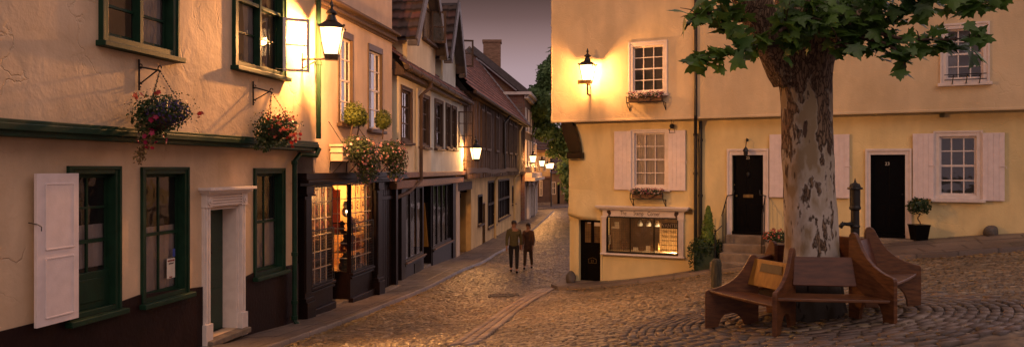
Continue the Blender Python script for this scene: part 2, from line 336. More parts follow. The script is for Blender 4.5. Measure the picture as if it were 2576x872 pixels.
# ---------------------------------------------------------------- ground
CTRL=np.array([(-3.81,13.2,-1.22),(-3.5,15.9,-1.42),(-2.84,19.2,-1.57),(-2.4,23,-1.75),(-1.19,31.2,-2.02),(-.6,36,-2.2),(1.2,56,-2.5),(-4.2,9.5,-.95),
 (.04,27.1,-1.80),(-.64,10.67,-.65),(1.0,22.3,-1.64),(2.4,21.6,-1.5),(4.65,20.15,-1.0),(8.44,17.2,-.24),(10.4,16.2,.05),(2.48,10.18,-.32),(2.96,8.98,-.17),
 (4.25,8.8,.02),(5.05,9.82,.044),(3.76,10.0,-.1),(11.6,18,.16),(9.14,19.3,-.14),(5.6,21.2,-.95),(2.3,23.2,-1.66),(2.3,30,-1.95),(4,45,-2.35),(5,70,-2.42),(9,100,-2.45),(0,100,-2.45),(14,140,-2.45),
 (0,3,.0),(7,4,.3),(13,8,.7),(14,16,.45),(-5,4,-.4),(-7,12,-1.1),(-5,25,-1.8),(-8,45,-2.3),(12,30,-1.5),(20,30,0)])
def _U(r2): return np.where(r2>1e-9,r2*np.log(r2+1e-12),0)
_n=len(CTRL); _K=_U(((CTRL[:,None,:2]-CTRL[None,:,:2])**2).sum(2))+np.eye(_n)*2.0
_P=np.c_[np.ones(_n),CTRL[:,:2]]; _A=np.block([[_K,_P],[_P.T,np.zeros((3,3))]]); _w=np.linalg.solve(_A,np.r_[CTRL[:,2],0,0,0])
def gza(X,Y):
    X=np.asarray(X,float); Y=np.asarray(Y,float); o=_w[_n]+_w[_n+1]*X+_w[_n+2]*Y
    for i in range(_n): o=o+_w[i]*_U((X-CTRL[i,0])**2+(Y-CTRL[i,1])**2)
    return o
def gz(x,y): return float(gza(x,y))
def hsh(i,j,k=0):
    v=np.sin(i*127.1+j*311.7+k*74.7)*43758.5453; return v-np.floor(v)
def voro(X,Y,cx,cy):
    """jittered-cell stones -> (F1,F2,tone)"""
    row=np.floor(Y/cy); f1=np.full(X.shape,9.);f2=f1.copy();tn=np.zeros(X.shape)
    for dj in (-1,0,1):
        j=row+dj; off=(j%2)*.5; col=np.floor(X/cx-off)
        for di in (-1,0,1):
            i=col+di; qx=(i+off+.5+(hsh(i,j)-.5)*.7)*cx; qy=(j+.5+(hsh(i,j,3)-.5)*.6)*cy
            r=((X-qx)/cx)**2+((Y-qy)/cy)**2; d=np.sqrt(r); m=d<f1
            f2=np.where(m,f1,np.minimum(f2,d)); tn=np.where(m,hsh(i,j,9),tn); f1=np.where(m,d,f1)
    return f1,f2,tn
def cobble_patch(name,xs,ys,amp,parent=None):
    X,Y=np.meshgrid(xs,ys,indexing='ij'); Z=gza(X,Y)
    wx=X+.05*np.sin(Y*1.7+X*.9); wy=Y+.05*np.sin(X*2.1)
    f1,f2,tn=voro(wx,wy,.105,.080); g1,g2,tn2=voro(wx+.3,wy+.7,.15,.115); mk=(np.sin(X*.9+1.3*np.sin(Y*.6))*np.sin(Y*.8+X*.35))>.35; f1=np.where(mk,g1,f1);f2=np.where(mk,g2,f2);tn=np.where(mk,tn2,tn); e=np.clip((f2-f1)/.34,0,1); h=np.sqrt(np.clip(1-(1-e)**2,0,1))*amp*(.75+.5*tn)
    Z=Z+h-amp+.012*np.sin(X*1.3+2*np.sin(Y*.7))*np.sin(Y*1.9)
    return np.stack([X,Y,Z],-1).reshape(-1,3),gridfaces(len(xs),len(ys)),tn.ravel(),np.clip((e-.12)*2.0,0,1).ravel()
def joinp(parts):
    V=[];Fa=[];T=[];E=[];o=0
    for v,f,t,e in parts: V.append(v);Fa.append(f+o);T.append(t);E.append(e);o+=len(v)
    return np.concatenate(V),np.concatenate(Fa),np.concatenate(T),np.concatenate(E)
ar=np.arange
road=joinp([cobble_patch('a',ar(-4.9,8.6,.024),ar(8.0,13.01,.022),.05),
            cobble_patch('b',ar(8.55,13.6,.04),ar(8.0,21,.035),.05),
            cobble_patch('c',ar(-5.0,8.6,.027),ar(13.0,18.01,.027),.05),
            cobble_patch('d',ar(-4.0,8.6,.034),ar(18.0,27.02,.034),.05),
            cobble_patch('e',ar(-4.0,6.0,.036),ar(27.0,45.02,.042),.055),
            cobble_patch('f',ar(-1.5,9.0,.05),ar(45.0,76.02,.06),.055),
            cobble_patch('h',ar(-1.5,16.0,.12),ar(76.0,112,.14),.03),
            cobble_patch('g',ar(-6,13.6,.12),ar(2.0,8.05,.08),.025)])
tag(npobj('road',road[0],road[1],M['cobble'],{'tone':road[2],'edge':road[3]},smooth=True),kind='structure')
# wide ground sheet under everything
gx=np.unique(np.r_[ar(-400,-20,20),ar(-20,20,1.),ar(20,401,20)]); gy=np.unique(np.r_[ar(-60,0,5),ar(0,120,2.),ar(120,800,20)])
X,Y=np.meshgrid(gx,gy,indexing='ij'); Zc=gza(np.clip(X,-8,14),np.clip(Y,2,110))-.09
tag(npobj('ground',np.stack([X,Y,Zc],-1).reshape(-1,3),gridfaces(len(gx),len(gy)),M['earth'],smooth=True),kind='structure')
# ---------------------------------------------------------------- building planes
L1=Plane(XYp(0,8.813),XYp(785,16.81)); 
_a=16.81*(1650-795)/(1650-795)
L2=Plane(XYp(795,17.0),XYp(985,17.0*(1620-795)/(1620-985)))
Y985=17.0*(1620-795)/(1620-985)
L3=Plane(XYp(985,Y985),XYp(1165,Y985*(1500-985)/(1500-1165)))
L4=L3
RR=Plane(XYp(1390,94223/4040),XYp(2576,94223/5226))
RL=RR.shifted(-.28)
# ---------------------------------------------------------------- pavements
def ribbon(name,inner,outer,lift,fw,fl_,mat,kerb=.14,res=.03,amp=.010,label=None,edgez=.12):
    inner=np.array(inner,float);outer=np.array(outer,float)
    def resamp(P,n):
        d=np.r_[0,np.cumsum(np.hypot(*np.diff(P[:,:2],axis=0).T))]; t=np.linspace(0,1,n)
        return np.stack([np.interp(t,np.linspace(0,1,len(P)) if False else TT,P[:,k]) for k in (0,1)],1)
    Lg=np.r_[0,np.cumsum(np.hypot(*np.diff((inner[:,:2]+outer[:,:2])/2,axis=0).T))]; tot=Lg[-1]; TT=Lg/tot
    n=int(tot/res)+2; I=resamp(inner,n);O=resamp(outer,n); wid=np.hypot(*(O-I).T).mean(); m=int(wid/res)+2
    v=np.r_[np.linspace(0,1,m)]; A=I[:,None,:]*(1-v[None,:,None])+O[:,None,:]*v[None,:,None]
    S=np.linspace(0,tot,n)[:,None]*np.ones((1,m)); Wd=(v[None,:]*np.hypot(*(O-I).T)[:,None]); ww=np.hypot(*(O-I).T)[:,None]
    dk=ww-Wd; isk=dk<kerb
    row=np.floor(Wd/fw); rr=(Wd/fw)%1; sh=hsh(row,row*0+5)*fl_; lenr=fl_*(.8+.5*hsh(row,row*0+2)); col=np.floor((S+sh)/lenr); cc=((S+sh)/lenr)%1
    e=np.minimum(np.minimum(rr,1-rr)*fw,np.minimum(cc,1-cc)*lenr); tn=hsh(col,row,4)
    kc=(S/.9)%1; ek=np.minimum(np.minimum(kc,1-kc)*.9,np.abs(dk-kerb)); tk=hsh(np.floor(S/.9),S*0+1,8)
    e=np.where(isk,ek,np.minimum(e,np.abs(dk-kerb)));tn=np.where(isk,tk,tn)
    ed=np.clip((e-.006)/.016,0,1)
    Z=gza(A[...,0],A[...,1])+lift+(hsh(col,row,6)-.5)*.012*(~isk)-amp*(1-ed)+.004*np.sin(A[...,0]*9)*np.sin(A[...,1]*7)-np.clip((.025-dk)/.025,0,1)**2*.02
    V=np.concatenate([A,Z[...,None]],-1)
    low=V[:,-1:,:].copy(); low[...,2]-=edgez+.1; V=np.concatenate([V,low],1); 
    ed=np.c_[ed,ed[:,-1:]];tn=np.c_[tn,tn[:,-1:]]
    o=npobj(name,V.reshape(-1,3),gridfaces(n,m+1),mat,{'tone':tn.ravel(),'edge':ed.ravel()},smooth=True)
    tag(o,kind='structure'); return o
LIFT=.10
innerL=[(L1.W(-2,-.3,0)),(L1.W(L1.s(505),-.3,0)),(L1.W(L1.s(700),-.3,0)),(L2.W(0,-.4,0)),(L2.W(L2.s(985),-.4,0)),(L3.W(L3.s(1140),-.4,0)),(L3.W(L3.s(1180),-.3,0)),(L3.W(L3.s(1250),-.3,0)),(L3.W(L3.s(1318),-.3,0)),(2.6,77,0)]
outerL=[(-4.45,7.2,0),(-3.81,13.2,0),(-3.5,15.9,0),(-3.3,17.0,0),(-2.4,23,0),(-1.19,31.2,0),(-.75,36,0),(.35,44,0),(2.1,60,0),(4.0,76,0)]
def xy(l): return [(p[0],p[1]) for p in l]
ribbon('pavement',xy(innerL),xy(outerL),LIFT,.52,.75,M['flag'])
ip=[(6.2,33),tuple(RL.W(RL.s(1425),-.15,0))[:2]]+[tuple(RL.W(RL.s(x),-.15,0))[:2] for x in (1436,1460,1520,1640,1760,1900,2100,2300,2576,2750)]
op=[(3.2,34),(2.0,27.5),(1.12,22.9),(1.25,22.0),(2.0,21.6),(3.6,20.9),(4.9,20.1),(6.2,18.9),(8.0,17.45),(9.2,16.7),(10.6,16.1),(12.2,15.3)]
ribbon('pavement',ip,op,LIFT,.6,.8,M['flag'])
# far pavement on the bend
ribbon('pavement',[(2.2,88),(7.0,92),(14,97)],[(2.6,80.5),(6.6,84.5),(13.6,90)],LIFT,.8,1.,M['flag'],res=.15)
# gutter channel of small setts
def hit(x,y):
    Y=7.
    while Y<80 and pz(y,Y)>gz((x-CX)/F*Y,Y): Y+=.05
    return px(x,y,Y)
gp=[hit(1150,871),hit(1168,868),hit(1222,828),hit(1272,790),hit(1326,754),hit(1378,726)]
def sett_line(pts,wid,bw,bl):
    V=[];Fa=[];T=[];E=[]
    P=np.array([(p[0],p[1]) for p in pts]); L_=np.r_[0,np.cumsum(np.hypot(*np.diff(P,axis=0).T))]; n=int(L_[-1]/bl); rows=int(wid/bw)
    for i in range(n):
        for r in range(rows):
            s0=(i+(r%2)*.5)*bl; a=[np.interp(s0+.008,L_,P[:,k]) for k in (0,1)]; b=[np.interp(s0+bl-.008,L_,P[:,k]) for k in (0,1)]
            t=np.array([b[0]-a[0],b[1]-a[1]]); 
            if np.hypot(*t)<.02: continue
            t/=np.hypot(*t); nn=np.array([t[1],-t[0]]); w0=(r-rows/2)*bw+.006; w1=w0+bw-.012; dz=random.uniform(-.003,.004)
            top=[(a[0]+nn[0]*w0,a[1]+nn[1]*w0),(a[0]+nn[0]*w1,a[1]+nn[1]*w1),(b[0]+nn[0]*w1,b[1]+nn[1]*w1),(b[0]+nn[0]*w0,b[1]+nn[1]*w0)]
            o=len(V); g=[gz(*q)+.024+dz for q in top]; cx_=sum(q[0] for q in top)/4; cy_=sum(q[1] for q in top)/4
            V+=[(*q,z-.05) for q,z in zip(top,g)]+[(q[0]*.94+cx_*.06,q[1]*.94+cy_*.06,z+.006) for q,z in zip(top,g)]
            Fa+=[(o+4,o+5,o+6,o+7),(o,o+1,o+5,o+4),(o+1,o+2,o+6,o+5),(o+2,o+3,o+7,o+6),(o+3,o,o+4,o+7)]; tt=random.random(); T+=[tt]*8; E+=[.1]*4+[1]*4
    return V,Fa,T,E
v,f,t,e=sett_line(gp,.46,.15,.24)
tag(npobj('road',v,f,M['gutter'],{'tone':t,'edge':e}),kind='structure')
# rings of setts around the tree
TX,TY=3.76,10.0
V=[];Fa=[];T=[];E=[]
r=.62
while r<2.35:
    bw=.115 if r>1.3 else .15; n=int(2*math.pi*r/(.23 if r>1.3 else .3)); off=random.random()
    for i in range(n):
        if r>1.95 and random.random()<.15: continue
        a0=(i+off+random.uniform(0,.12))*2*math.pi/n+.03/r*.3; a1=(i+1+off)*2*math.pi/n-.008/r; r0=r+.006;r1=r+bw-.008; dz=random.uniform(-.008,.008); r1-=random.uniform(0,.02)
        q=[(TX+rr*math.sin(a),TY-rr*math.cos(a)) for rr,a in ((r0,a0),(r0,a1),(r1,a1),(r1,a0))]; cx_=sum(p[0] for p in q)/4;cy_=sum(p[1] for p in q)/4
        g=[gz(*p)+.016+dz+random.uniform(-.005,.005) for p in q]; o=len(V)
        V+=[(*p,z-.06) for p,z in zip(q,g)]+[(p[0]*.95+cx_*.05,p[1]*.95+cy_*.05,z+.002) for p,z in zip(q,g)]
        Fa+=[(o+4,o+5,o+6,o+7),(o,o+1,o+5,o+4),(o+1,o+2,o+6,o+5),(o+2,o+3,o+7,o+6),(o+3,o,o+4,o+7)]; tt=random.random(); T+=[tt]*8; E+=[.1]*4+[1]*4
    r+=bw
tag(npobj('pavement',V,Fa,M['setts'],{'tone':T,'edge':E}),kind='structure')
# ---------------------------------------------------------------- wall / window helpers
def wallgrid(mb,pl,d,s0,s1,z0,z1,holes,rev=.18,thick=True,zfun=None):
    S=sorted({s0,s1}|{min(max(v,s0),s1) for h in holes for v in h[:2]}); Z=sorted({z0,z1}|{min(max(v,z0),z1) for h in holes for v in h[2:]})
    for i in range(len(S)-1):
        for j in range(len(Z)-1):
            cs=(S[i]+S[i+1])/2; cz=(Z[j]+Z[j+1])/2
            if any(h[0]<cs<h[1] and h[2]<cz<h[3] for h in holes): continue
            mb.add([pl.W(S[i],d,Z[j]),pl.W(S[i+1],d,Z[j]),pl.W(S[i+1],d,Z[j+1]),pl.W(S[i],d,Z[j+1])],[(0,1,2,3)])
    for h in holes:
        a,b,c,e=h; W=pl.W
        for P in ([(a,c),(b,c)],[(b,c),(b,e)],[(b,e),(a,e)],[(a,e),(a,c)]):
            mb.add([W(P[0][0],d,P[0][1]),W(P[1][0],d,P[1][1]),W(P[1][0],d-rev,P[1][1]),W(P[0][0],d-rev,P[0][1])],[(0,3,2,1)])
    return mb
def shell(mb,pl,s0,s1,z0,z1,d,depth,top=True):
    """back, ends, top and base of a building body behind its front"""
    W=pl.W
    P=[W(s0,d,z0),W(s1,d,z0),W(s1,d-depth,z0),W(s0,d-depth,z0),W(s0,d,z1),W(s1,d,z1),W(s1,d-depth,z1),W(s0,d-depth,z1)]
    f=[(1,2,6,5),(2,3,7,6),(3,0,4,7),(3,2,1,0)]
    if top: f.append((4,5,6,7))
    mb.add(P,f)
class Bld:
    def __init__(s,name,label,cat,pl,d,loc,group=None):
        s.r=thing(name,label,cat,loc,group); s.pl=pl; s.d=d; s.h=[]
def drape(pl,s0,s1,z0,z1,d,amp=.02,k=None,gather=0,left=True):
    """folded curtain; gather>0 pulls the bottom to one side"""
    mb=MB(); n=28; m=6; V=[]
    for j in range(m+1):
        t=j/m; z=z1+(z0-z1)*t
        for i in range(n+1):
            a=i/n; w=1-gather*(math.sin(min(t,.75)/.75*math.pi/2)); ss=(s0+(s1-s0)*a*w) if left else (s1-(s1-s0)*(1-a)*w)
            V.append(pl.W(ss,d+amp*math.sin(i*1.7+.6*math.sin(t*4+i))*(.6+.4*t),z))
    return mb.add(V,[(j*(n+1)+i,j*(n+1)+i+1,(j+1)*(n+1)+i+1,(j+1)*(n+1)+i) for j in range(m) for i in range(n)])
def sash(bd,pl,d,x0,x1,y0,y1,cols,rows,fm,bm=None,sill=None,fw=.07,bar=.024,rev=.05,glass='glass',curtain=None,split=True,sillw=.1,proud=.025,zz=None,closed=True,fwt=None):
    bm=bm or fm; s0=pl.s(x0,d); s1=pl.s(x1,d); xm=(x0+x1)/2
    z0,z1=zz if zz else (pl.z(xm,y1,d),pl.z(xm,y0,d)); fwt=fwt or fw
    a,b,c,e=s0+fw,s1-fw,z0+fw*.8,z1-fwt
    w=MB(); df=d-rev                                         # sash bars
    hm=(c+e)/2
    for i in range(cols+1):
        s=a+(b-a)*i/cols; th=bar*(1.6 if i in(0,cols) else 1)
        w.box(pl,s-th/2 if 0<i<cols else (a if i==0 else b-th),s+th/2 if 0<i<cols else (a+th if i==0 else b),df-.03,df,c,e)
    for j in range(rows+1):
        z=c+(e-c)*j/rows; th=bar*(1.7 if j in (0,rows) or (split and abs(j-rows/2)<.3) else 1); zl=z-th/2 if 0<j<rows else (c if j==0 else e-th)
        w.box(pl,a,b,df-.034,df+.004,zl,zl+th)
    win=obj('window',w,bm,bd.r)
    f=MB(); f.box(pl,s0,a,d-.16,d+proud,z0,z1).box(pl,b,s1,d-.16,d+proud,z0,z1).box(pl,a,b,d-.16,d+proud-.002,z1-fwt,z1).box(pl,a,b,d-.16,d+proud-.002,z0,c)
    if fw>.08:  # moulding step
        f.box(pl,s0-.02,s0+.025,d-.01,d+proud+.02,z0-.0,z1+.02).box(pl,s1-.025,s1+.02,d-.01,d+proud+.02,z0,z1+.02).box(pl,s0+.025,s1-.025,d-.01,d+proud+.018,z1-.025,z1+.02)
    obj('frame',f,fm,win,bevel=.006)
    g=MB(); g.add([pl.W(a,df-.017,c),pl.W(b,df-.017,c),pl.W(b,df-.017,e),pl.W(a,df-.017,e)],[(0,1,2,3)]); obj('pane',g,M[glass],win,recalc=False)
    if sill:
        q=MB(); q.box(pl,s0-.07,s1+.07,d-.02,d+proud+sillw,z0-.075,z0-.002); obj('sill',q,sill,win,bevel=.01)
    if curtain:
        for cu in curtain:
            mb=drape(pl,a+(b-a)*cu[0],a+(b-a)*cu[1],c+(e-c)*cu[2],c+(e-c)*cu[3],d-rev-.055,gather=cu[4] if len(cu)>4 else 0,left=cu[5] if len(cu)>5 else True)
            obj('curtain',mb,cu[6] if len(cu)>6 else M['curtain'],win,smooth=True)
    bd.h.append((s0+.015,s1-.015,z0+.015,z1-.015)); return win,(a,b,c,e)
def darkroom(bd,pl,d,h,depth=1.2):
    s0,s1,z0,z1=h; m=MB(); shell(m,pl,s0-.3,s1+.3,z0-.3,z1+.3,d-.19,depth); return m
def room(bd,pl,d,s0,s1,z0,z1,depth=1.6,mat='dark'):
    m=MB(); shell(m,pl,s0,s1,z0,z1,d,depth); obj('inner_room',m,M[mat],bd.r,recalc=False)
def pipe(parent,pts,r,mat,name='downpipe',collars=(),box=None):
    mb=MB().tube(pts,r,10)
    for t in collars:
        p=Vector(t); mb.tube([p-Vector((0,0,.035)),p+Vector((0,0,.035))],r*1.35,10)
    return obj(name,mb,mat,parent,smooth=False)
def tiles(name,P0,P1,P2,P3,mat,parent,tw=.23,tl=.30,res=(6,4),amp=.035,step=.055):
    """pantiles on quad: P0-P1 along the eave, P3-P2 along the ridge"""
    P0,P1,P2,P3=[np.array(p,float) for p in (P0,P1,P2,P3)]; Lu=np.linalg.norm(P1-P0); Lv=max(np.linalg.norm(P3-P0),np.linalg.norm(P2-P1))
    nu=max(int(Lu/tw*res[0]),2); nv=max(int(Lv/tl*res[1]),2); u=np.linspace(0,1,nu); kv=max(int(round(Lv/tl)),1)
    tt=np.concatenate([np.array([.02,.3,.65,.995])+k for k in range(kv)])/kv
    U,T_=np.meshgrid(u,tt,indexing='ij'); B=(P0*(1-U[...,None])+P1*U[...,None])*(1-T_[...,None])+(P3*(1-U[...,None])+P2*U[...,None])*T_[...,None]
    nrm=np.cross(P1-P0,P3-P0); nrm/=np.linalg.norm(nrm); nrm=nrm if nrm[2]>0 else -nrm
    cu=U*Lu/tw; ci=np.floor(cu); fu=cu-ci; ri=np.floor(T_*kv-1e-6); fv=T_*kv-ri; fv=np.clip(fv,0,1)
    h=amp*(.5+.5*np.cos(2*math.pi*(fu-.25)))*(.7+.3*np.cos(4*math.pi*fu))+step*(1-fv)+(hsh(ci,ri)-.5)*.016
    V=B+nrm*h[...,None]; tn=hsh(ci,ri,5); ed=np.clip(np.minimum(fv*3.4+.05,1),0,1)*np.clip(np.minimum(fu,1-fu)*9+.3,0,1)
    return npobj(name,V.reshape(-1,3),gridfaces(nu,len(tt)),mat,{'tone':tn.ravel(),'edge':ed.ravel()},parent=parent,smooth=False)
# ================================================================ LEFT HOUSE (cream, green trim)
LU=L1.shifted(.22)
h1=Bld('cream_house','old cream plastered house with green windows and black plinth beside the street','house',L1,0,L1.W(4,0,-1.3))
sA=-3.0; sB=L1.s(748); zj=2.12; ztop=7.2
ZP=EYE-(765-HY)*9.9/F
# lower windows: (x0,x1,ytop,ybottom)
w1,o1=sash(h1,L1,0,170,298,421,790,2,4,M['green'],sill=M['green'],fw=.085,bar=.03,rev=.10,glass='glassdark',curtain=[(.0,1,.30,.62)],split=True)
w2,o2=sash(h1,L1,0,355,470,423,748,2,2,M['green'],sill=M['green'],fw=.085,bar=.028,rev=.10,glass='glassdark',curtain=[(0,1,.0,.56)],)
w3,o3=sash(h1,L1,0,638,713,425,686,2,2,M['green'],sill=M['green'],fw=.085,bar=.028,rev=.10,glass='glassdark',curtain=[(0,1,.0,.52)])
# solid lower panel of the half-door window
a,b,c,e=o1; m=MB().box(L1,a+.001,b-.001,-.125,-.075,c+.001,c+(e-c)*.27); m.box(L1,a+.12,b-.12,-.08,-.062,c+.08,c+(e-c)*.22); obj('lower_panel',m,M['green'],w1,bevel=.006)
# lace patterns: small stickers in second window
a,b,c,e=o2
sd=-.085
m=MB().box(L1,b-.30,b-.10,sd,sd+.004,c+.18,c+.48); st=obj('window_sticker',m,M['paper'],h1.r)
text('WATCH OUT',.034,L1,b-.20,sd+.006,c+.445,M['flower_red'],st,sx=.8); text('Jack Russell',.030,L1,b-.20,sd+.006,c+.405,M['ink'],st,sx=.8); text('About!',.03,L1,b-.21,sd+.006,c+.20,M['flower_red'],st,sx=.8)
m=MB().box(L1,b-.155,b-.095,sd,sd+.004,c+.50,c+.62); stb=obj('window_sticker',m,pm('blue_sticker',(.05,.08,.35),(.04,.06,.3)),h1.r)
# door opening
ds0,ds1=L1.s(522),L1.s(598); dz0=L1.z(522,852); dz1=L1.z(560,521)
h1.h.append((ds0,ds1,dz0,dz1))
dep=.27
m=MB().box(L1,ds0,ds1,-dep-.05,-dep,dz0,dz1)
dd=obj('door',m,M['dgreen'],h1.r)
m=MB()
for (q0,q1) in ((.08,.46),(.54,.92)):
    for (r0,r1) in ((.06,.34),(.40,.66),(.72,.95)):
        m.box(L1,ds0+(ds1-ds0)*q0,ds0+(ds1-ds0)*q1,-dep-.001,-dep+.012,dz0+(dz1-dz0)*r0,dz0+(dz1-dz0)*r1)
obj('door_panel',m,M['dgreen'],dd,bevel=.008)
m=MB().ball(L1.W(ds0+.14,-dep+.05,dz0+1.0),.03); obj('door_knob',m,M['brass'],dd,smooth=True)
m=MB().ball(L1.W(ds0+(ds1-ds0)*.5,-dep+.03,dz0+1.45),(.03,.03,.09)).tube([L1.W(ds0+(ds1-ds0)*.5,-dep+.03,dz0+1.4),L1.W(ds0+(ds1-ds0)*.5,-dep+.06,dz0+1.33)],.012); obj('door_knocker',m,M['iron'],dd,smooth=True)
# white reveal + surround
m=MB(); t=.03
m.box(L1,ds0-.0,ds0+t,-dep,0,dz0,dz1).box(L1,ds1-t,ds1,-dep,0,dz0,dz1).box(L1,ds0+t,ds1-t,-dep,0,dz1-t,dz1)
fs0,fs1=ds0-.17,ds1+.17; fz=dz1+.02
for (p,q,o_) in ((fs0,ds0+.0,1),(ds1-.0,fs1,-1)):
    m.box(L1,p,q,-.02,.055,dz0-.12,fz)
    m.box(L1,p+.03,p+.06,.055,.075,dz0+.28,fz); m.box(L1,q-.06,q-.03,.055,.075,dz0+.28,fz)
    m.box(L1,p-.015,q+.015,-.02,.095,dz0-.14,dz0+.26)
    m.box(L1,p-.01,q+.01,-.02,.09,fz,fz+.20)
    cc=L1.W((p+q)/2,.09,fz+.10); m.tube([cc,cc+Vector((L1.n.x,L1.n.y,0))*.02],.065,16).tube([cc,cc+Vector((L1.n.x,L1.n.y,0))*.035],.03,12)
m.box(L1,ds0+.01,ds1-.01,-.02,.06,fz,fz+.20)
for k in range(4): m.box(L1,ds0+.01,ds1-.01,.06,.085,fz+.02+k*.045,fz+.045+k*.045)
m.box(L1,fs0-.02,fs1+.02,-.02,.12,fz+.201,fz+.235).box(L1,fs0-.06,fs1+.06,-.02,.17,fz+.236,fz+.275).box(L1,fs0-.10,fs1+.10,-.02,.22,fz+.276,fz+.32)
obj('door_surround',m,M['white'],h1.r,bevel=.006)
m=MB().box(L1,fs0+.02,fs1-.02,-dep,.18,dz0-.10,dz0-.004); obj('doorstep',m,M['stone'],h1.r,bevel=.015)
# lower wall above / plinth below (stepped with the street)
m=MB(); wallgrid(m,L1,0,sA,sB,-3.2,zj+.1,h1.h,rev=.2); obj('wall',m,M['cream'],h1.r,uvpl=L1,recalc=False)
m=MB(); pts=[]
seg=[(sA,-1.0),(L1.s(-40),pz(842,8.6)),(L1.s(88),pz(810,14541/(1650-88))),(L1.s(200),pz(795,14541/1450)),(L1.s(350),pz(740,14541/1300)),(L1.s(500),pz(722,14541/1150))]
seg2=[(fs1,pz(698,14541/1040)),(L1.s(638),pz(684,14541/1012)),(L1.s(720),pz(668,14541/930)),(sB,pz(662,14541/902))]
seg[-1]=(fs0,seg[-1][1])
for sg in (seg,seg2):
    for (sa,za),(sb,zb) in zip(sg[:-1],sg[1:]):
        W=L1.W; m.boxc([W(sa,.022,-3.2),W(sb,.022,-3.2),W(sb,-.01,-3.2),W(sa,-.01,-3.2),W(sa,.022,za),W(sb,.022,zb),W(sb,-.01,zb),W(sa,-.01,za)])
obj('plinth',m,M['plinth'],h1.r)
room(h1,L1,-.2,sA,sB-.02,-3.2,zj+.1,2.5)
# upper storey
h1.h=[]
uw1,p1=sash(h1,LU,0,250,440,-140,124,2,3,M['green'],sill=M['green'],fw=.11,bar=.035,rev=.07,proud=.05,glass='glassdark',curtain=[(.0,.5,0,1,.75,True),(.5,1,0,1,.3,False)],split=False,sillw=.09)
uw2,p2=sash(h1,LU,0,585,712,-150,180,2,4,M['green'],sill=M['green'],fw=.11,bar=.03,rev=.07,proud=.05,glass='glassdark',curtain=[(.0,.55,0,1,.55,False),(.45,.8,.0,1,.6,True)],split=False,sillw=.1)
wr,pr_=p2[1],p2[0]
obj('red_curtain',drape(LU,pr_+(wr-pr_)*.62,pr_+(wr-pr_)*.9,p2[2],p2[3],-.20),M['redcurtain'],uw2,smooth=True)
# stout central mullions
for (w_,p_) in ((uw1,p1),(uw2,p2)):
    mm=(p_[0]+p_[1])/2; m=MB().box(LU,mm-.035,mm+.035,-.11,.03,p_[2]+.001,p_[3]-.001).box(LU,p_[0]+.001,p_[1]-.001,-.105,.02,p_[2]+(p_[3]-p_[2])*(2/3 if w_ is uw1 else .5)-.03,p_[2]+(p_[3]-p_[2])*(2/3 if w_ is uw1 else .5)+.03)
    obj('mullion',m,M['green'],w_,bevel=.005)
m=MB(); suA=sA; suB=LU.s(792); wallgrid(m,LU,0,suA,suB,zj+.12,ztop,h1.h,rev=.2); shell(m,LU,suA,suB,zj+.12,ztop,-.2,3.2)
m.add([LU.W(suA,0,zj+.12),LU.W(suB,0,zj+.12),LU.W(suB,-.5,zj+.12),LU.W(suA,-.5,zj+.12)],[(0,1,2,3)])
obj('upper_wall',m,M['cream'],h1.r,uvpl=LU,recalc=False)
# knick-knacks on the inner sill of the open window
m=MB()
for k in range(6):
    q=LU.W(p2[0]+.08+k*.085,-.19,p2[2]+.02); m.lathe(q,[(.028,0),(.034,.06+.03*(k%3)),(.012,.12+.03*(k%3)),(.014,.17+.02*(k%2))],8)
obj('sill_ornament',m,M['brass'],uw2,smooth=True)
# fascia (jetty beam) with gutter lip
zf0=L1.z(0,346,.24); zf1=L1.z(0,298,.24)
m=MB().box(LU,suA,suB+.05,-.3,.03,2.095,2.20).box(LU,suA,suB+.05,.031,.075,2.16,2.24).box(LU,suA,suB+.05,-.02,.055,2.201,2.285)
obj('jetty_fascia',m,M['green'],h1.r,bevel=.01)
# corner pipe (tall, yellow lit) and lower downpipe
q=lambda s,d,z: LU.W(s,d,z)
sp=LU.s(791); pipe(h1.r,[q(sp,.09,2.35),q(sp,.09,5.6),q(sp-.0,.09,7.2)],.055,M['green'],collars=[q(sp,.09,5.35),q(sp,.09,3.9)])
sl=L1.s(727); zt=L1.z(727,402,.12)
pipe(h1.r,[LU.W(LU.s(795),.07,2.15),LU.W(LU.s(790),.05,2.0),L1.W(sl+.25,.12,zt+.12),L1.W(sl,.12,zt-.02),L1.W(sl,.12,-1.25),L1.W(sl,.2,-1.36)],.05,M['green'],collars=[L1.W(sl,.12,zt-.05),L1.W(sl,.12,.05),L1.W(sl,.12,-.9),L1.W(sl,.12,-1.2)])
# white shutter folded out over the first window
sx0,sx1=L1.s(90,.1),L1.s(203,.14); sz0=L1.z(140,812,.1); sz1=L1.z(140,436,.1)
m=MB().box(L1,sx0,sx1,.075,.115,sz0,sz1)
for (r0,r1) in ((.05,.44),(.5,.93)):
    a0,a1=sx0+(sx1-sx0)*.2,sx0+(sx1-sx0)*.86; za,zb=sz0+(sz1-sz0)*r0,sz0+(sz1-sz0)*r1
    m.box(L1,a0,a1,.115,.121,za,zb); m.box(L1,a0-.012,a0+.008,.116,.127,za,zb).box(L1,a1-.008,a1+.012,.116,.127,za,zb).box(L1,a0,a1,.117,.1265,zb-.01,zb+.01).box(L1,a0,a1,.117,.1265,za-.01,za+.01)
sh=obj('shutter',m,M['shutter'],h1.r,bevel=.004)
m=MB().tube([L1.W(sx0-.03,.03,sz0+1.22),L1.W(sx0-.02,.14,sz0+1.2),L1.W(sx0+.03,.15,sz0+1.17),L1.W(sx0+.04,.14,sz0+1.12)],.006,6); obj('latch',m,M['iron'],sh)
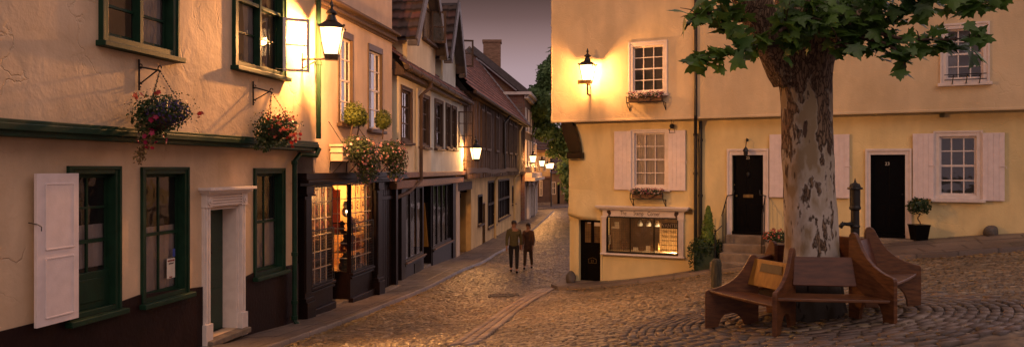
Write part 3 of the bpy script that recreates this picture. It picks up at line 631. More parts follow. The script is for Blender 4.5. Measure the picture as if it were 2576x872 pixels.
# open casement, white, hinged at the right jamb of the upper window
hs=p2[1]-.02; hz0=p2[2]+.02; hz1=p2[2]+(p2[3]-p2[2])*.5-.04
dv=(LU.u*.48+LU.n*.88).normalized() if False else None
cp=Plane((LU.W(hs,.06,0).x,LU.W(hs,.06,0).y),(LU.W(hs,.06,0).x+ (LU.u*.62+LU.n*.78).x,LU.W(hs,.06,0).y+(LU.u*.62+LU.n*.78).y))
wd=.50
m=MB(); t=.05
m.box(cp,0,t,-.02,.02,hz0,hz1).box(cp,wd-t,wd,-.02,.02,hz0,hz1).box(cp,t,wd-t,-.019,.019,hz0,hz0+t).box(cp,t,wd-t,-.019,.019,hz1-t,hz1).box(cp,t,wd-t,-.012,.012,(hz0+hz1)/2-.012,(hz0+hz1)/2+.012)
cs=obj('open_casement',m,M['white'],h1.r,bevel=.004)
m=MB().add([cp.W(t,0,hz0+t),cp.W(wd-t,0,hz0+t),cp.W(wd-t,0,hz1-t),cp.W(t,0,hz1-t)],[(0,1,2,3)]); obj('pane',m,M['glass'],cs,recalc=False)
m=MB().tube([cp.W(.35,-.02,hz0+.02),LU.W(hs-.3,.06,hz0+.01)],.008,6); obj('window_stay',m,M['iron'],cs)
# ================================================================ SHOP HOUSE
h2=Bld('bear_shop_house','tall buff plastered house with glowing toy shop window on its ground floor','house',L2,0,L2.W(2.5,0,-1.5))
s0_,s1_=-.12,L2.s(986); zb=1.62
L2U=L2
for (x0,x1,y0,y1) in ((850,887,80,312),(925,961,116,328)):
    w_,p_=sash(h2,L2U,0,x0,x1,y0,y1,3,4,M['framewood'],bm=M['white'],sill=M['framewood'],fw=.05,bar=.028,rev=.05,glass='glass',proud=.03,fwt=.16)
    m=MB().box(L2U,p_[0],p_[1],-.1,.0,p_[3],p_[3]+.13); obj('sash_head',m,M['white'],w_)
m=MB(); wallgrid(m,L2U,0,s0_,s1_,zb,9.3,h2.h,rev=.2); shell(m,L2U,s0_,s1_,zb,9.3,-.2,4.5)
m.add([L2U.W(s0_,0,zb),L2U.W(s1_,0,zb),L2U.W(s1_,-.8,zb),L2U.W(s0_,-.8,zb)],[(0,1,2,3)])
m.add([L2U.W(s0_,0,zb),L2U.W(s0_,-.2,zb),L2U.W(s0_,-.2,9.3),L2U.W(s0_,0,9.3)],[(0,1,2,3)]);m.add([L2U.W(s1_,0,zb),L2U.W(s1_,-.2,zb),L2U.W(s1_,-.2,9.3),L2U.W(s1_,0,9.3)],[(3,2,1,0)])
obj('wall',m,M['cream2'],h2.r,uvpl=L2,recalc=False)
# moulded string course
zs=L2.z(915,52,.1)
m=MB().box(L2,s0_,s1_+.12,0,.06,zs-.16,zs-.10).box(L2,s0_,s1_+.16,0,.12,zs-.099,zs-.03).box(L2,s0_,s1_+.2,0,.09,zs-.029,zs+.05).box(L2,s0_,s1_+.25,0,.2,zs+.051,zs+.12)
obj('string_course',m,M['timber'],h2.r,bevel=.012)
m=MB().box(L2,s0_-.1,s0_+.06,.0,.05,zb+.4,zs-.2); obj('corner_board',m,M['cream2'],h2.r)
# --- shopfront on plane SF (slightly behind the upper wall)
SF=L2.shifted(-.12)
sx=lambda x: SF.s(x)
fa0,fa1=SF.s(744),SF.s(1003)
zt_=1.36; zB=SF.z(800,715); gzb=-2.2
m=MB().box(SF,fa0-.05,fa1,-.05,.26,1.50,1.64).box(SF,fa0,fa1,-.3,.10,1.37,1.499).box(SF,fa0-.05,fa1,.10,.30,1.44,1.499)
obj('shop_fascia',m,M['shop'],h2.r,bevel=.01)
bA0,bA1,bB0,bB1,dA0,dA1=sx(777),sx(834),sx(880),sx(934),sx(954),sx(992)
def pilaster(x0,x1):
    a,b=sx(x0),sx(x1); g=gz(*SF.W(a,0.1,0)[:2])+.02
    m=MB().box(SF,a,b,-.1,.12,g-.2,1.37).box(SF,a-.04,b+.04,-.1,.2,g-.2,g+.42).box(SF,a-.03,b+.03,-.1,.165,g+.421,g+.50).box(SF,a-.04,b+.04,-.1,.2,1.16,1.2).box(SF,a-.02,b+.02,-.1,.17,1.201,1.369)
    m.box(SF,a+.04,b-.04,.121,.135,g+.6,1.1)
    obj('pilaster',m,M['shop'],h2.r,bevel=.01)
pilaster(753,771); pilaster(938,950)
def riser(a,b,d0=-.1):
    sub=MB(); g=gz(*SF.W((a+b)/2,0.1,0)[:2]); sub.box(SF,a,b,d0,.02,g-.4,zB-.001).box(SF,a-.01,b+.01,.021,.10,g-.4,g+.24).box(SF,a-.01,b+.01,.021,.075,zB-.14,zB-.09).box(SF,a-.01,b+.01,.021,.10,zB-.06,zB); obj('stall_riser',sub,M['shop'],h2.r,bevel=.01)
riser(bA0-.05,bA1+.03); riser(bB0-.03,bB1+.03)
# return panels below the recess windows
RET=Plane(tuple(SF.W(bB0,0,0))[:2],tuple(SF.W(bB0,-1,0))[:2])  # along inward direction
gq=gz(*SF.W(bB0,0,0)[:2])
sub=MB(); sub.box(RET,0.02,.85,-.05,.03,gq-.4,zB).box(RET,-.02,.85,.031,.06,gq-.4,gq+.22)
obj('stall_riser',sub,M['shop'],h2.r,bevel=.01)
def shopwin(bd,pl,a,b,z0,z1,cols,rows,matb,glass='shopglass',bar=.017,d=0,guard=None,fr=None,frw=.035,thick=.03):
    m=MB(); m.box(pl,a,a+frw,d-.05,d+.03,z0,z1).box(pl,b-frw,b,d-.05,d+.03,z0,z1).box(pl,a+frw,b-frw,d-.05,d+.03,z0,z0+frw).box(pl,a+frw,b-frw,d-.05,d+.03,z1-frw,z1)
    w=obj('shop_window',m,fr or matb,bd.r,bevel=.004); m=MB()
    for i in range(1,cols): s=a+(b-a)*i/cols; m.box(pl,s-bar/2,s+bar/2,d-(.02 if bar>.03 else .008),d+(.012 if bar>.03 else .006),z0+frw,z1-frw)
    for j in range(1,rows): z=z0+(z1-z0)*j/rows; m.box(pl,a+frw,b-frw,d-.024,d+.008,z-bar/2,z+bar/2)
    if m.v: obj('glazing_bar',m,matb,w)
    m=MB().add([pl.W(a+.02,d-.026,z0+.02),pl.W(b-.02,d-.026,z0+.02),pl.W(b-.02,d-.026,z1-.02),pl.W(a+.02,d-.026,z1-.02)],[(0,1,2,3)]); obj('pane',m,M[glass],w,recalc=False)
    if guard:
        g0,g1=guard; m=MB(); W=pl.W; k=int((b-a)/.065)
        m.box(pl,a,a+.02,d+.05,d+.07,g0,g1).box(pl,b-.02,b,d+.05,d+.07,g0,g1).box(pl,a,b,d+.05,d+.07,g1-.02,g1+.005).box(pl,a,b,d+.05,d+.07,g0-.005,g0+.02)
        for i in range(1,k): s=a+(b-a)*i/k; m.box(pl,s-.002,s+.002,d+.055,d+.06,g0,g1)
        k=int((g1-g0)/.065)
        for i in range(1,k): z=g0+(g1-g0)*i/k; m.box(pl,a,b,d+.06,d+.064,z-.002,z+.002)
        obj('wire_guard',m,M['iron'],w)
    return w
zw0,zw1=zB,zt_
wA=shopwin(h2,SF,bA0,bA1,zw0,zw1,4,6,M['boxwhite'],guard=(zw0+.02,zw0+(zw1-zw0)*.56),fr=M['shop'])
wB=shopwin(h2,SF,bB0,bB1,zw0,zw1,4,6,M['boxwhite'],guard=(zw0+.02,zw0+(zw1-zw0)*.56),fr=M['shop'])
wR=shopwin(h2,RET,0.02,.60,zw0,zw1,2,6,M['boxwhite'],guard=(zw0+.02,zw0+(zw1-zw0)*.56),fr=M['shop'])
for (w_,a,b) in ((wA,bA0,bA1),(wB,bB0,bB1)):
    cw=(b-a)/4; rh=(zw1-zw0)/6
    for word,row,c0 in (('THE',5,1),('BEAR',4,0),('SHOP',3,0)):
        for i,ch in enumerate(word):
            text(ch,.27,SF,a+(c0+i+.5)*cw,-.02,zw0+(row+.5)*rh-.0,M['inkred'],w_,name='lettering',sx=.95)
# arched plank door
g_=gz(*SF.W(dA0,0,0)[:2])+.12
m=MB().box(SF,dA0-.08,dA1+.1,-.16,-.10,g_-.3,1.37)
n=7
for i in range(n): a=dA0+(dA1-dA0)*i/n; m.box(SF,a+.008,a+(dA1-dA0)/n-.008,-.10,-.08,g_,.86)
for i in range(n): a=dA0+(dA1-dA0)*i/n; m.box(SF,a+.015,a+(dA1-dA0)/n-.015,-.10,-.07,.98,1.12+.16*math.sin(math.pi*(i+.5)/n))
m.box(SF,dA0-.02,dA1+.02,-.1,-.04,.87,.96)
dr=obj('plank_door',m,M['shop'],h2.r,bevel=.004)
m=MB().box(SF,dA0-.08,dA0-.01,-.1,.05,g_-.3,1.37).box(SF,dA1+.01,dA1+.09,-.1,.05,g_-.3,1.37); obj('door_frame',m,M['shop'],dr,bevel=.008)
m=MB().ball(SF.W(dA0+.1,-.05,g_+1),.03); obj('handle',m,M['brass'],dr,smooth=True)
m=MB().box(SF,dA0-.1,dA1+.1,-.1,.16,g_-.3,g_-.01); obj('doorstep',m,M['stone'],dr,bevel=.02)
m=MB().box(SF,dA1+.09,fa1,-.16,-.02,-2.5,1.37); obj('pier',m,M['shop'],h2.r)
# recessed shop entrance
e0,e1=bA1+.03,bB0-.03; g_=gz(*SF.W(e0,0,0)[:2])+.13
m=MB().box(SF,e0,e1,-.96,-.9,g_,1.37); ed=obj('shop_door',m,M['shop'],h2.r)
m=MB().box(SF,e0-.05,e1+.05,-.95,-.02,g_-.4,g_); obj('entrance_step',m,M['stone'],ed)
m=MB().box(SF,e0-.04,e0-.01,-.9,-.05,g_-.3,1.37); obj('entrance_lining',m,M['shop'],ed)
# shop interior with two rooms lit by lamps
m=MB(); shell(m,SF,bA0-.05,bA1+.02,zB-.3,1.42,-.06,1.5); W_=SF.W; x0_,x1_,zq0,zq1=bB0-.02,bB1+.05,zB-.02,1.42; m.add([W_(x0_,-.06,zq0),W_(x1_,-.06,zq0),W_(x1_,-1.6,zq0),W_(x0_,-1.6,zq0),W_(x0_,-.06,zq1),W_(x1_,-.06,zq1),W_(x1_,-1.6,zq1),W_(x0_,-1.6,zq1)],[(1,2,6,5),(2,3,7,6),(3,2,1,0),(4,5,6,7)]); m.add([W_(x0_,-.62,zq0),W_(x0_,-1.6,zq0),W_(x0_,-1.6,zq1),W_(x0_,-.62,zq1)],[(0,1,2,3)]); obj('inner_room',m,M['shopwall'],h2.r,recalc=False)
for (q0_,q1_) in ((fa0,bA0-.05),(bB1,dA0-.08)): m=MB().box(SF,q0_,q1_,-.2,-.1,-2.5,1.37); obj('side_panel',m,M['shop'],h2.r)

def rough_edge(pl,s,d,z0,z1,mat,parent,r=.022):
    pts=[];rs=[];z=z0
    while z<=z1: q=pl.W(s,d,z); pts.append(q+Vector((mn.noise(Vector((s,z*3,1)))*.02,mn.noise(Vector((s,z*3,9)))*.02,0))); rs.append(r*(.7+.9*abs(mn.noise(Vector((s,z*7,4)))))); z+=.06
    obj('rough_arris',MB().tube(pts,rs,7),mat,parent,smooth=True)
rough_edge(L2,-.12,-.005,1.64,9.2,M['cream2'],h2.r,.03)
Z3=Vector((0,0,1))
# ---------------------------------------------------------------- toy bears in the shop windows
def shopstuff():
    cols={'golden brown':(.28,.13,.04),'dark brown':(.05,.022,.012),'cream':(.55,.42,.26),'black':(.012,.01,.01),'reddish':(.26,.06,.03),'grey':(.2,.17,.15)}
    mats={k:pm('plush_'+k.replace(' ','_'),c,tuple(q*.7 for q in c),30,.95,.006,90) for k,c in cols.items()}
    def bear(s,d,z,h,k,label,ang=0):
        base=SF.W(s,d,z); t=thing('toy_bear',label,'toy bear',base,'soft toys in the shop windows')
        f=Vector((SF.n.x,SF.n.y,0)); r=Vector((SF.u.x,SF.u.y,0)); z_=Vector((0,0,1)); P=lambda a,b,c: base+r*a*h+f*b*h+z_*c*h
        m=MB(); m.ball(P(0,0,.30),(.20*h,.20*h,.28*h),10,8).ball(P(0,.05,.70),(.19*h,.18*h,.18*h),10,8).ball(P(-.14,.03,.87),.06*h).ball(P(.14,.03,.87),.06*h).ball(P(0,.20,.65),(.09*h,.09*h,.07*h))
        m.tube([P(-.15,.05,.48),P(-.28,.14,.30)],[.08*h,.06*h],8).tube([P(.15,.05,.48),P(.28,.14,.30)],[.08*h,.06*h],8).tube([P(-.12,.08,.10),P(-.20,.32,.08)],[.10*h,.08*h],8).tube([P(.12,.08,.10),P(.20,.32,.08)],[.10*h,.08*h],8)
        obj('body',m,mats[k],t,smooth=True)
        m=MB().ball(P(0,.28,.68),.028*h).ball(P(-.07,.21,.75),.02*h).ball(P(.07,.21,.75),.02*h); obj('face_button',m,M['black'],t,smooth=True)
    kk=list(cols); i=0
    for wn,(a,b) in (('first',(bA0,bA1)),('second',(bB0,bB1))):
        for row,(z,nm) in enumerate(((zB+.02,'bottom'),(zB+.50,'middle'),(zB+.95,'third'))):
            t=thing('display_shelf','%s display shelf behind the %s glowing toy shop window'%(nm,'near' if wn=='first' else 'far'),'shelf',SF.W((a+b)/2,-.4,z-.02),'toy shop shelves')
            m=MB().box(SF,a+.04,b-.04,-.46,-.16,z-.025,z); obj('board',m,M['beam'],t)
            for k in range(4):
                if row==2 and k in(1,): continue
                c=kk[(i*5+row+k)%6]; h=.28+.1*((i*7)%3)/2
                bear(a+.22+(b-a-.44)*k/3,-.30,z,h,c,'%s plush bear, %s along the %s shelf in the %s shop window'%(c,['first','second','third','last'][k],nm,'near' if wn=='first' else 'far')); i+=1
    m=MB().box(SF,bB0+.25,bB0+.9,-.62,-.60,zB+.9,1.2); o=obj('red_display_cloth',m,M['redcloth'],loc=SF.W(bB0+.3,-.6,0)); tag(o,'red cloth hung behind the plush toys in the far shop window','cloth')
    m=MB().box(SF,bA0+.55,bA0+1.1,-.62,-.60,zB+.1,zB+.8); o=obj('red_display_cloth',m,M['redcloth'],loc=SF.W(bA0+.6,-.6,0)); tag(o,'red cloth hung low behind the toys in the near shop window','cloth')
    bear(bB0+.16,-.18,.55,.42,'cream','large cream plush bear hung high beside the shop entrance glass')
    bear(bB0+.2,-.2,zB+.02,.5,'black','large black plush bear sitting at the corner of the far shop window')
    bear(bB0+.2,-.2,zB+.62,.36,'dark brown','dark brown plush bear perched above the black one in the corner window')
    b0=SF.W(bB0+.05,-.1,0.69); t=thing('hanging_bulb','small bright bare bulb shining in the corner of the toy shop window','light bulb',b0)
    m=MB().ball(b0,.022); obj('bulb',m,M['bulb'],t,smooth=True); m=MB().tube([b0+Vector((0,0,.02)),b0+Vector((0,0,.7))],.005,5); obj('flex',m,M['iron'],t)
shopstuff()
def innerlamp(pl,s,d,z,power,label,col=(1,.52,.18)):
    q=pl.W(s,d,z); t=thing('shop_lamp',label,'lamp',q); m=MB().ball(q,.035); obj('bulb',m,M['mantle'],t,smooth=True); m=MB().lathe(q+Vector((0,0,.04)),[(.09,0),(.03,.06),(.01,.10)],10); obj('shade',m,M['brass'],t)
    l=bpy.data.lights.new('shop_light','POINT'); l.energy=power; l.color=col; l.shadow_soft_size=.05; lo=bpy.data.objects.new('shop_light',l); C.objects.link(lo); lo.parent=t
innerlamp(SF,(bA0+bA1)/2-.1,-.75,1.15,PS*2.2,'lit pendant lamp behind the near toy shop window')
innerlamp(SF,(bB0+bB1)/2+.1,-.80,1.15,PS*1.1,'lit pendant lamp behind the far toy shop window')
# ================================================================ DORMER HOUSE (sand / pale)
h3=Bld('dormer_house','sand plastered house with two steep tiled dormers above a dark shopfront','house',L3,0,L3.W(4,0,-1.8))
s0_,s1_=L3.s(1003),L3.s(1166); sm_=L3.s(1085); zb=1.62; ze=4.55
T_=[(1008,1035,220,358),(1060,1079,240,370),(1093,1113,252,374),(1121,1132,262,374),(1136,1147,268,376)]
for (x0,x1,y0,y1) in T_:
    w_,p_=sash(h3,L3,0,x0,x1,y0,y1,2,3,M['timber'],sill=M['timber'],fw=.10,bar=.04,rev=.06,glass='glassdark',split=False,fwt=.1)
m=MB(); wallgrid(m,L3,0,s0_,sm_,zb,ze,h3.h); m2=MB(); wallgrid(m2,L3,0,sm_,s1_,zb,ze,h3.h)
shell(m,L3,s0_,s1_,zb,ze,-.2,6,top=False); m.add([L3.W(s0_,0,zb),L3.W(s1_,0,zb),L3.W(s1_,-.8,zb),L3.W(s0_,-.8,zb)],[(0,1,2,3)])
m.add([L3.W(s0_,0,zb),L3.W(s0_,-.3,zb),L3.W(s0_,-.3,ze),L3.W(s0_,0,ze)],[(0,1,2,3)])
obj('wall',m,M['sand'],h3.r,uvpl=L3,recalc=False); obj('wall',m2,M['sage'],h3.r,uvpl=L3,recalc=False)
m2=MB().add([L3.W(s1_,0,zb),L3.W(s1_,-6,zb),L3.W(s1_,-6,ze),L3.W(s1_,0,ze)],[(0,1,2,3)]); obj('end_wall',m2,M['sage'],h3.r)
# open casement at the end
s_=L3.s(1150); cp=Plane(tuple(L3.W(s_,.05,0))[:2],tuple(L3.W(s_,.05,0)+Vector((L3.u*.35+L3.n*.93).to_3d()))[:2])
z0,z1=L3.z(1155,372),L3.z(1155,282)
m=MB(); wd=.62; t=.05
m.box(cp,0,t,-.02,.02,z0,z1).box(cp,wd-t,wd,-.02,.02,z0,z1).box(cp,t,wd-t,-.019,.019,z0,z0+t).box(cp,t,wd-t,-.019,.019,z1-t,z1)
for k in(1,2): m.box(cp,t,wd-t,-.012,.012,z0+(z1-z0)*k/3-.015,z0+(z1-z0)*k/3+.015)
cs=obj('open_casement',m,M['timber'],h3.r); m=MB().add([cp.W(t,0,z0+t),cp.W(wd-t,0,z0+t),cp.W(wd-t,0,z1-t),cp.W(t,0,z1-t)],[(0,1,2,3)]); obj('pane',m,M['glass'],cs,recalc=False)
# beams + gutter + eave board
m=MB().box(L3,s0_-.3,s1_+.1,0,.10,1.45,1.62).box(L3,s0_-.3,s1_,-.35,.03,1.14,1.38); obj('jetty_beam',m,M['beam'],h3.r,bevel=.02)
m=MB().box(L3,s0_-.3,s1_+.3,-.1,.22,ze-.16,ze+.02); obj('eave_board',m,M['timber'],h3.r,bevel=.01)
m=MB().tube([L3.W(s0_-.4,.33,ze+.06),L3.W(s1_+.4,.33,ze-.02)],.085,10)
for k in range(9): s=s0_+(s1_-s0_)*k/8; m.tube([L3.W(s-.05,.33,ze+.05-.008*k),L3.W(s+.05,.33,ze+.05-.008*k)],.10,10)
obj('gutter',m,M['timber'],h3.r)
# main roof, ridge parallel to street
zr=8.9; dr_=-3.9
W=L3.W
tiles('roof',W(s0_-.3,.28,ze+.08),W(s1_+.2,.28,ze+.08),W(s1_+.2,dr_,zr),W(s0_-.3,dr_,zr),M['tile'],h3.r)
m=MB().add([W(s0_-.3,dr_,zr),W(s1_+.2,dr_,zr),W(s1_+.2,-8,ze),W(s0_-.3,-8,ze)],[(0,1,2,3)]); m.add([W(s1_+.15,.2,ze),W(s1_+.15,-8,ze),W(s1_+.15,dr_,zr)],[(0,1,2)]).add([W(s0_-.2,.2,ze),W(s0_-.2,-8,ze),W(s0_-.2,dr_,zr)],[(0,1,2)]); obj('rear_roof',m,M['timber'],h3.r)
def dormer(xl,xr,yl,yr,xp,yp,mat,tmat,wx,swing,zbase):
    a,b=L3.s(xl,.38),L3.s(xr,.38); c=(a+b)/2; d=.02; za=L3.z(xl,yl,.38); zb_=L3.z(xr,yr,.38); zpk=pz(yp,L3.W(c,.38,0).y); zeav=min(za,zb_)
    m=MB(); out=[(a+.35,zbase),(b-.35,zbase),(b-.25,zb_+.25),(c,zpk-.15),(a+.25,za+.25)]
    P=[W(s,d,z) for s,z in out]; m.poly(P,Vector((-L3.n.x,-L3.n.y,0))*.12)
    # cheeks
    for s in (a+.35,b-.35): m.box(L3,s-.05,s+.05,-3.6,d-.12,zbase-.2,zeav+.30)
    w=obj('dormer_wall',m,mat,h3.r)
    off=.38
    tiles('dormer_roof',W(a,off,za),W(a,-3.7,za),W(c,-3.9,zpk),W(c,off,zpk),tmat,h3.r,tw=.34,tl=.42,amp=.06,step=.08)
    tiles('dormer_roof',W(b,-3.7,zb_),W(b,off,zb_),W(c,off,zpk),W(c,-3.9,zpk),tmat,h3.r,tw=.34,tl=.42,amp=.06,step=.08)
    m=MB(); m.add([W(a,off,za-.03),W(c,off,zpk-.05),W(c,-3.8,zpk-.05),W(a,-3.8,za-.03)],[(0,1,2,3)]).add([W(b,off,zb_-.03),W(c,off,zpk-.05),W(c,-3.8,zpk-.05),W(b,-3.8,zb_-.03)],[(0,1,2,3)])
    for s,zz_ in ((a,za),(b,zb_)):
        P0=W(s,off+.02,zz_-.1); P1=W(c,off+.02,zpk+.05); m.bar(P0,P1,.30,.06,up=Vector((L3.n.x,L3.n.y,0)))
        m.bar(W(s,off-.25,zz_-.12),W(s,off+.04,zz_-.12),.14,.14)
    m.bar(W(c,off+.0,zpk),W(c,-3.9,zpk+.02),.2,.1)
    obj('bargeboard',m,M['barge'],h3.r)
    # window: frame + pale backing behind the pane on the front face, open casement
    a2,b2=L3.s(wx[0]),L3.s(wx[1]); z0,z1=wx[2],wx[3]
    m=MB().box(L3,a2,a2+.07,d,d+.06,z0,z1).box(L3,b2-.07,b2,d,d+.06,z0,z1).box(L3,a2+.07,b2-.07,d,d+.059,z1-.07,z1).box(L3,a2+.07,b2-.07,d,d+.059,z0,z0+.07).box(L3,(a2+b2)/2-.03,(a2+b2)/2+.03,d,d+.058,z0+.07,z1-.07)
    win=obj('window',m,M['timber'],h3.r); m=MB().box(L3,a2-.1,b2+.1,d,d+.16,z0-.08,z0-.001); obj('sill',m,M['timber'],win)
    m=MB().add([W(a2+.05,d+.02,z0+.05),W(b2-.05,d+.02,z0+.05),W(b2-.05,d+.02,z1-.05),W(a2+.05,d+.02,z1-.05)],[(0,1,2,3)]); obj('pane',m,M['glass'],win,recalc=False); m=MB().box(L3,a2+.08,b2-.08,d+.001,d+.010,z0+.08,z1-.08); obj('pale_backing',m,M['curtain'],win)  # pale board added behind the pane to stand in for reflected sky
    hs=(a2+b2)/2+.05; cp=Plane(tuple(W(hs,.1,0))[:2],tuple(W(hs,.1,0)+(L3.u*swing[0]+L3.n*swing[1]).to_3d())[:2]); wd=min((b2-a2)/2,.50)
    m=MB().box(cp,0,.07,-.02,.02,z0,z1).box(cp,wd-.07,wd,-.02,.02,z0,z1).box(cp,.07,wd-.07,-.019,.019,z0,z0+.07).box(cp,.07,wd-.07,-.019,.019,z1-.07,z1).box(cp,.07,wd-.07,-.012,.012,(z0+z1)/2-.02,(z0+z1)/2+.02)
    cc=obj('open_casement',m,M['timber'],h3.r); m=MB().add([cp.W(.07,0,z0+.07),cp.W(wd-.07,0,z0+.07),cp.W(wd-.07,0,z1-.07),cp.W(.07,0,z1-.07)],[(0,1,2,3)]); obj('pane',m,M['glass'],cc,recalc=False)
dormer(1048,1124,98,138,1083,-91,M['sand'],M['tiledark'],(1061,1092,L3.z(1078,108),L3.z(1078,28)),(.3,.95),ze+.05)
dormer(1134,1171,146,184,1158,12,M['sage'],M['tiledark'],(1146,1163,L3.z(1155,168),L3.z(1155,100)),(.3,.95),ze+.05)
# shopfront below
SG=L3.shifted(-.35); g=lambda x: SG.s(x)
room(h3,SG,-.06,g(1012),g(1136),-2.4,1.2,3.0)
for (x0,x1,cols,zb_) in ((1015,1062,3,None),(1087,1134,4,None)):
    a,b=g(x0),g(x1); z0=SG.z((x0+x1)/2,647 if x0<1050 else 612)
    w_=shopwin(h3,SG,a,b,z0,1.14,cols,1,M['shop'],glass='glassdark',bar=.09,frw=.07)
    gg=gz(*SG.W((a+b)/2,.1,0)[:2]); m=MB().box(SG,a-.05,b+.05,-.08,.04,gg-.4,z0).box(SG,a-.08,b+.08,.041,.10,z0-.14,z0-.06); obj('stall_riser',m,pm('dark_grey_paint',(.028,.022,.024),(.018,.015,.016),5,.5,spec=.25) if x0<1050 else bpy.data.materials['dark_grey_paint'],h3.r,bevel=.01)
    m=MB().box(SG,a-.06,b+.06,.101,.15,z0-.06,z0-.02); obj('sill',m,M['beam'],w_)
RE=Plane(tuple(SG.W(g(1085),0,0))[:2],tuple(SG.W(g(1085),-1,0))[:2])
gg=gz(*SG.W(g(1075),0,0)[:2])
w_=shopwin(h3,RE,0.0,.75,SG.z(1087,618),1.14,2,1,M['shop'],glass='glassdark',bar=.06,frw=.06)
m=MB().box(RE,-.02,.8,-.05,.03,gg-.5,SG.z(1087,618)).box(SG,g(1062),g(1085),-1.0,-.8,gg,1.2); obj('entrance_panel',m,M['shop'],h3.r)
m=MB().box(SG,g(1063),g(1085),-1.0,.0,gg-.3,gg+.16); obj('doorstep',m,M['stone'],h3.r)
m=MB().box(SG,g(1004),g(1015),-.1,.08,-2.6,1.2).box(SG,g(1134),g(1141),-.1,.1,-2.8,1.2).box(SG,g(1062)-.0,g(1062)+.12,-.1,.03,-2.6,1.16); obj('pilaster',m,M['shop'],h3.r,bevel=.01)
m=MB().box(SG,g(1141)+.01,g(1150),-.5,.12,-2.8,1.3); obj('corner_quoin',m,M['cream'],h3.r,bevel=.03)
m=MB().box(SG,g(1039),g(1056),.045,.06,gg-.0+.12,gg+.5); obj('cellar_vent',m,M['black'],h3.r)
# leaning board inside entrance
bd_=RE.W(.35,-.1,0); m=MB().poly([RE.W(.1,-.12,SG.z(1087,618)),RE.W(.65,-.12,SG.z(1087,618)),RE.W(.5,-.3,SG.z(1087,618)+1.6),RE.W(.2,-.3,SG.z(1087,618)+1.6)],Vector((.02,.02,0))); o=obj('display_board',m,M['woodgold'],loc=bd_); tag(o,'tall golden wooden board leaning inside the dark shopfront beside the alley','board')
# pipes of the dormer house
s=L3.s(1050)
pipe(h3.r,[W(L3.s(1060),.33,ze),W(L3.s(1057),.3,ze-.25),W(s,.12,ze-.5),W(s,.12,1.35),W(s-1.0,-.05,1.0),W(L3.s(1008),-.2,.85)],.06,M['timber'],collars=[W(s,.12,ze-.55),W(s,.12,2.4)])
m=MB().tube([W(L3.s(1044),.06,ze-.3),W(L3.s(1044),.06,1.7)],.03,6); obj('conduit',m,M['sand'],h3.r)
s=L3.s(1004)
pipe(h3.r,[W(s,-.15,1.3),W(s,-.15,-.75)],.055,M['sand'],collars=[W(s,-.15,1.0),W(s,-.15,-.3)]); pipe(h3.r,[W(s,-.15,-.75),W(s,-.15,-1.75)],.057,M['black'],collars=[W(s,-.15,-1.5)])
# ================================================================ TIMBERED HOUSE
h4=Bld('timbered_house','long brown close studded timber house with red pantile roof and ochre ground floor','house',L3,0,W(L3.s(1240),0,-2.2))
a4,b4=L3.s(1167),L3.s(1319); zj4=1.55; ze4=5.05
LW=L3.shifted(-.30)
# lower ochre wall with barred openings
def barred(x0,x1,y0,y1,mid=False,bars=6,sill=True):
    a,b=LW.s(x0),LW.s(x1); xm=(x0+x1)/2; z0,z1=LW.z(xm,y1),LW.z(xm,y0)
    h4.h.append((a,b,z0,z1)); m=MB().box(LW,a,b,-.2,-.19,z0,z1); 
    f=MB().box(LW,a-.02,a+.06,-.15,.03,z0,z1).box(LW,b-.06,b+.02,-.15,.03,z0,z1).box(LW,a+.06,b-.06,-.15,.028,z1-.08,z1+.03)
    if mid: f.box(LW,a+.06,b-.06,-.12,.02,(z0+z1)/2-.06,(z0+z1)/2+.06)
    for i in range(bars): s=a+.06+(b-a-.12)*(i+.5)/bars; f.box(LW,s-.035,s+.035,-.14,-.08,z0,z1-.08)
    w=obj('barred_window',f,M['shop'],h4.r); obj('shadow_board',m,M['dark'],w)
    if sill: m=MB().box(LW,a-.12,b+.12,-.02,.12,z0-.10,z0-.003); obj('sill',m,M['timber'],w,bevel=.01)
barred(1202,1213,490,563,bars=3); barred(1227,1246,455,568,True,5); barred(1253,1281,451,546,True,7); barred(1288,1295,467,512,bars=3)
a,b=LW.s(1213.5),LW.s(1219.5); z1=LW.z(1216,512); gg=gz(*LW.W(a,.1,0)[:2]); h4.h.append((a,b,gg,z1)); m=MB().box(LW,a,b,-.2,-.15,gg,z1); dd=obj('door',m,M['shop'],h4.r); m=MB().box(LW,a-.06,a,-.1,.02,gg,z1).box(LW,b,b+.06,-.1,.02,gg,z1).box(LW,a-.06,b+.06,-.1,.019,z1+.001,z1+.07); obj('door_frame',m,M['beam'],dd)
wa=LW.s(1185); m=MB(); wallgrid(m,LW,0,wa,b4,-3.2,1.4,h4.h); shell(m,LW,wa,b4,-3.2,1.4,-.25,6,top=False)
# alley side wall faces the viewer, plus wall over the alley mouth and its lining
m.add([LW.W(wa,0,-3.2),LW.W(wa,0,1.4),LW.W(wa,-5,1.4),LW.W(wa,-5,-3.2)],[(0,1,2,3)])
m.add([LW.W(a4-.9,0,.98),LW.W(wa,0,.98),LW.W(wa,0,1.4),LW.W(a4-.9,0,1.4)],[(0,1,2,3)])
obj('wall',m,M['ochre'],h4.r,uvpl=LW,recalc=False)
m=MB().add([LW.W(a4-1.6,-5,-3),LW.W(wa,-5,-3),LW.W(wa,-5,1.4),LW.W(a4-1.6,-5,1.4)],[(0,1,2,3)]).add([LW.W(a4-1.6,-5,1.4),LW.W(wa,-5,1.4),LW.W(wa,-.3,1.4),LW.W(a4-1.6,-.3,1.4)],[(0,1,2,3)]); obj('alley_lining',m,M['ochre'],h4.r,recalc=False)
m=MB().box(LW,LW.s(1148),LW.s(1184),-.05,.08,LW.z(1165,478),LW.z(1165,457)); 
for k in range(3): m.box(LW,LW.s(1150),LW.s(1180),.081,.10,LW.z(1165,476)+k*.1,LW.z(1165,476)+k*.1+.05)
obj('lintel',m,M['timber'],h4.r,bevel=.02)
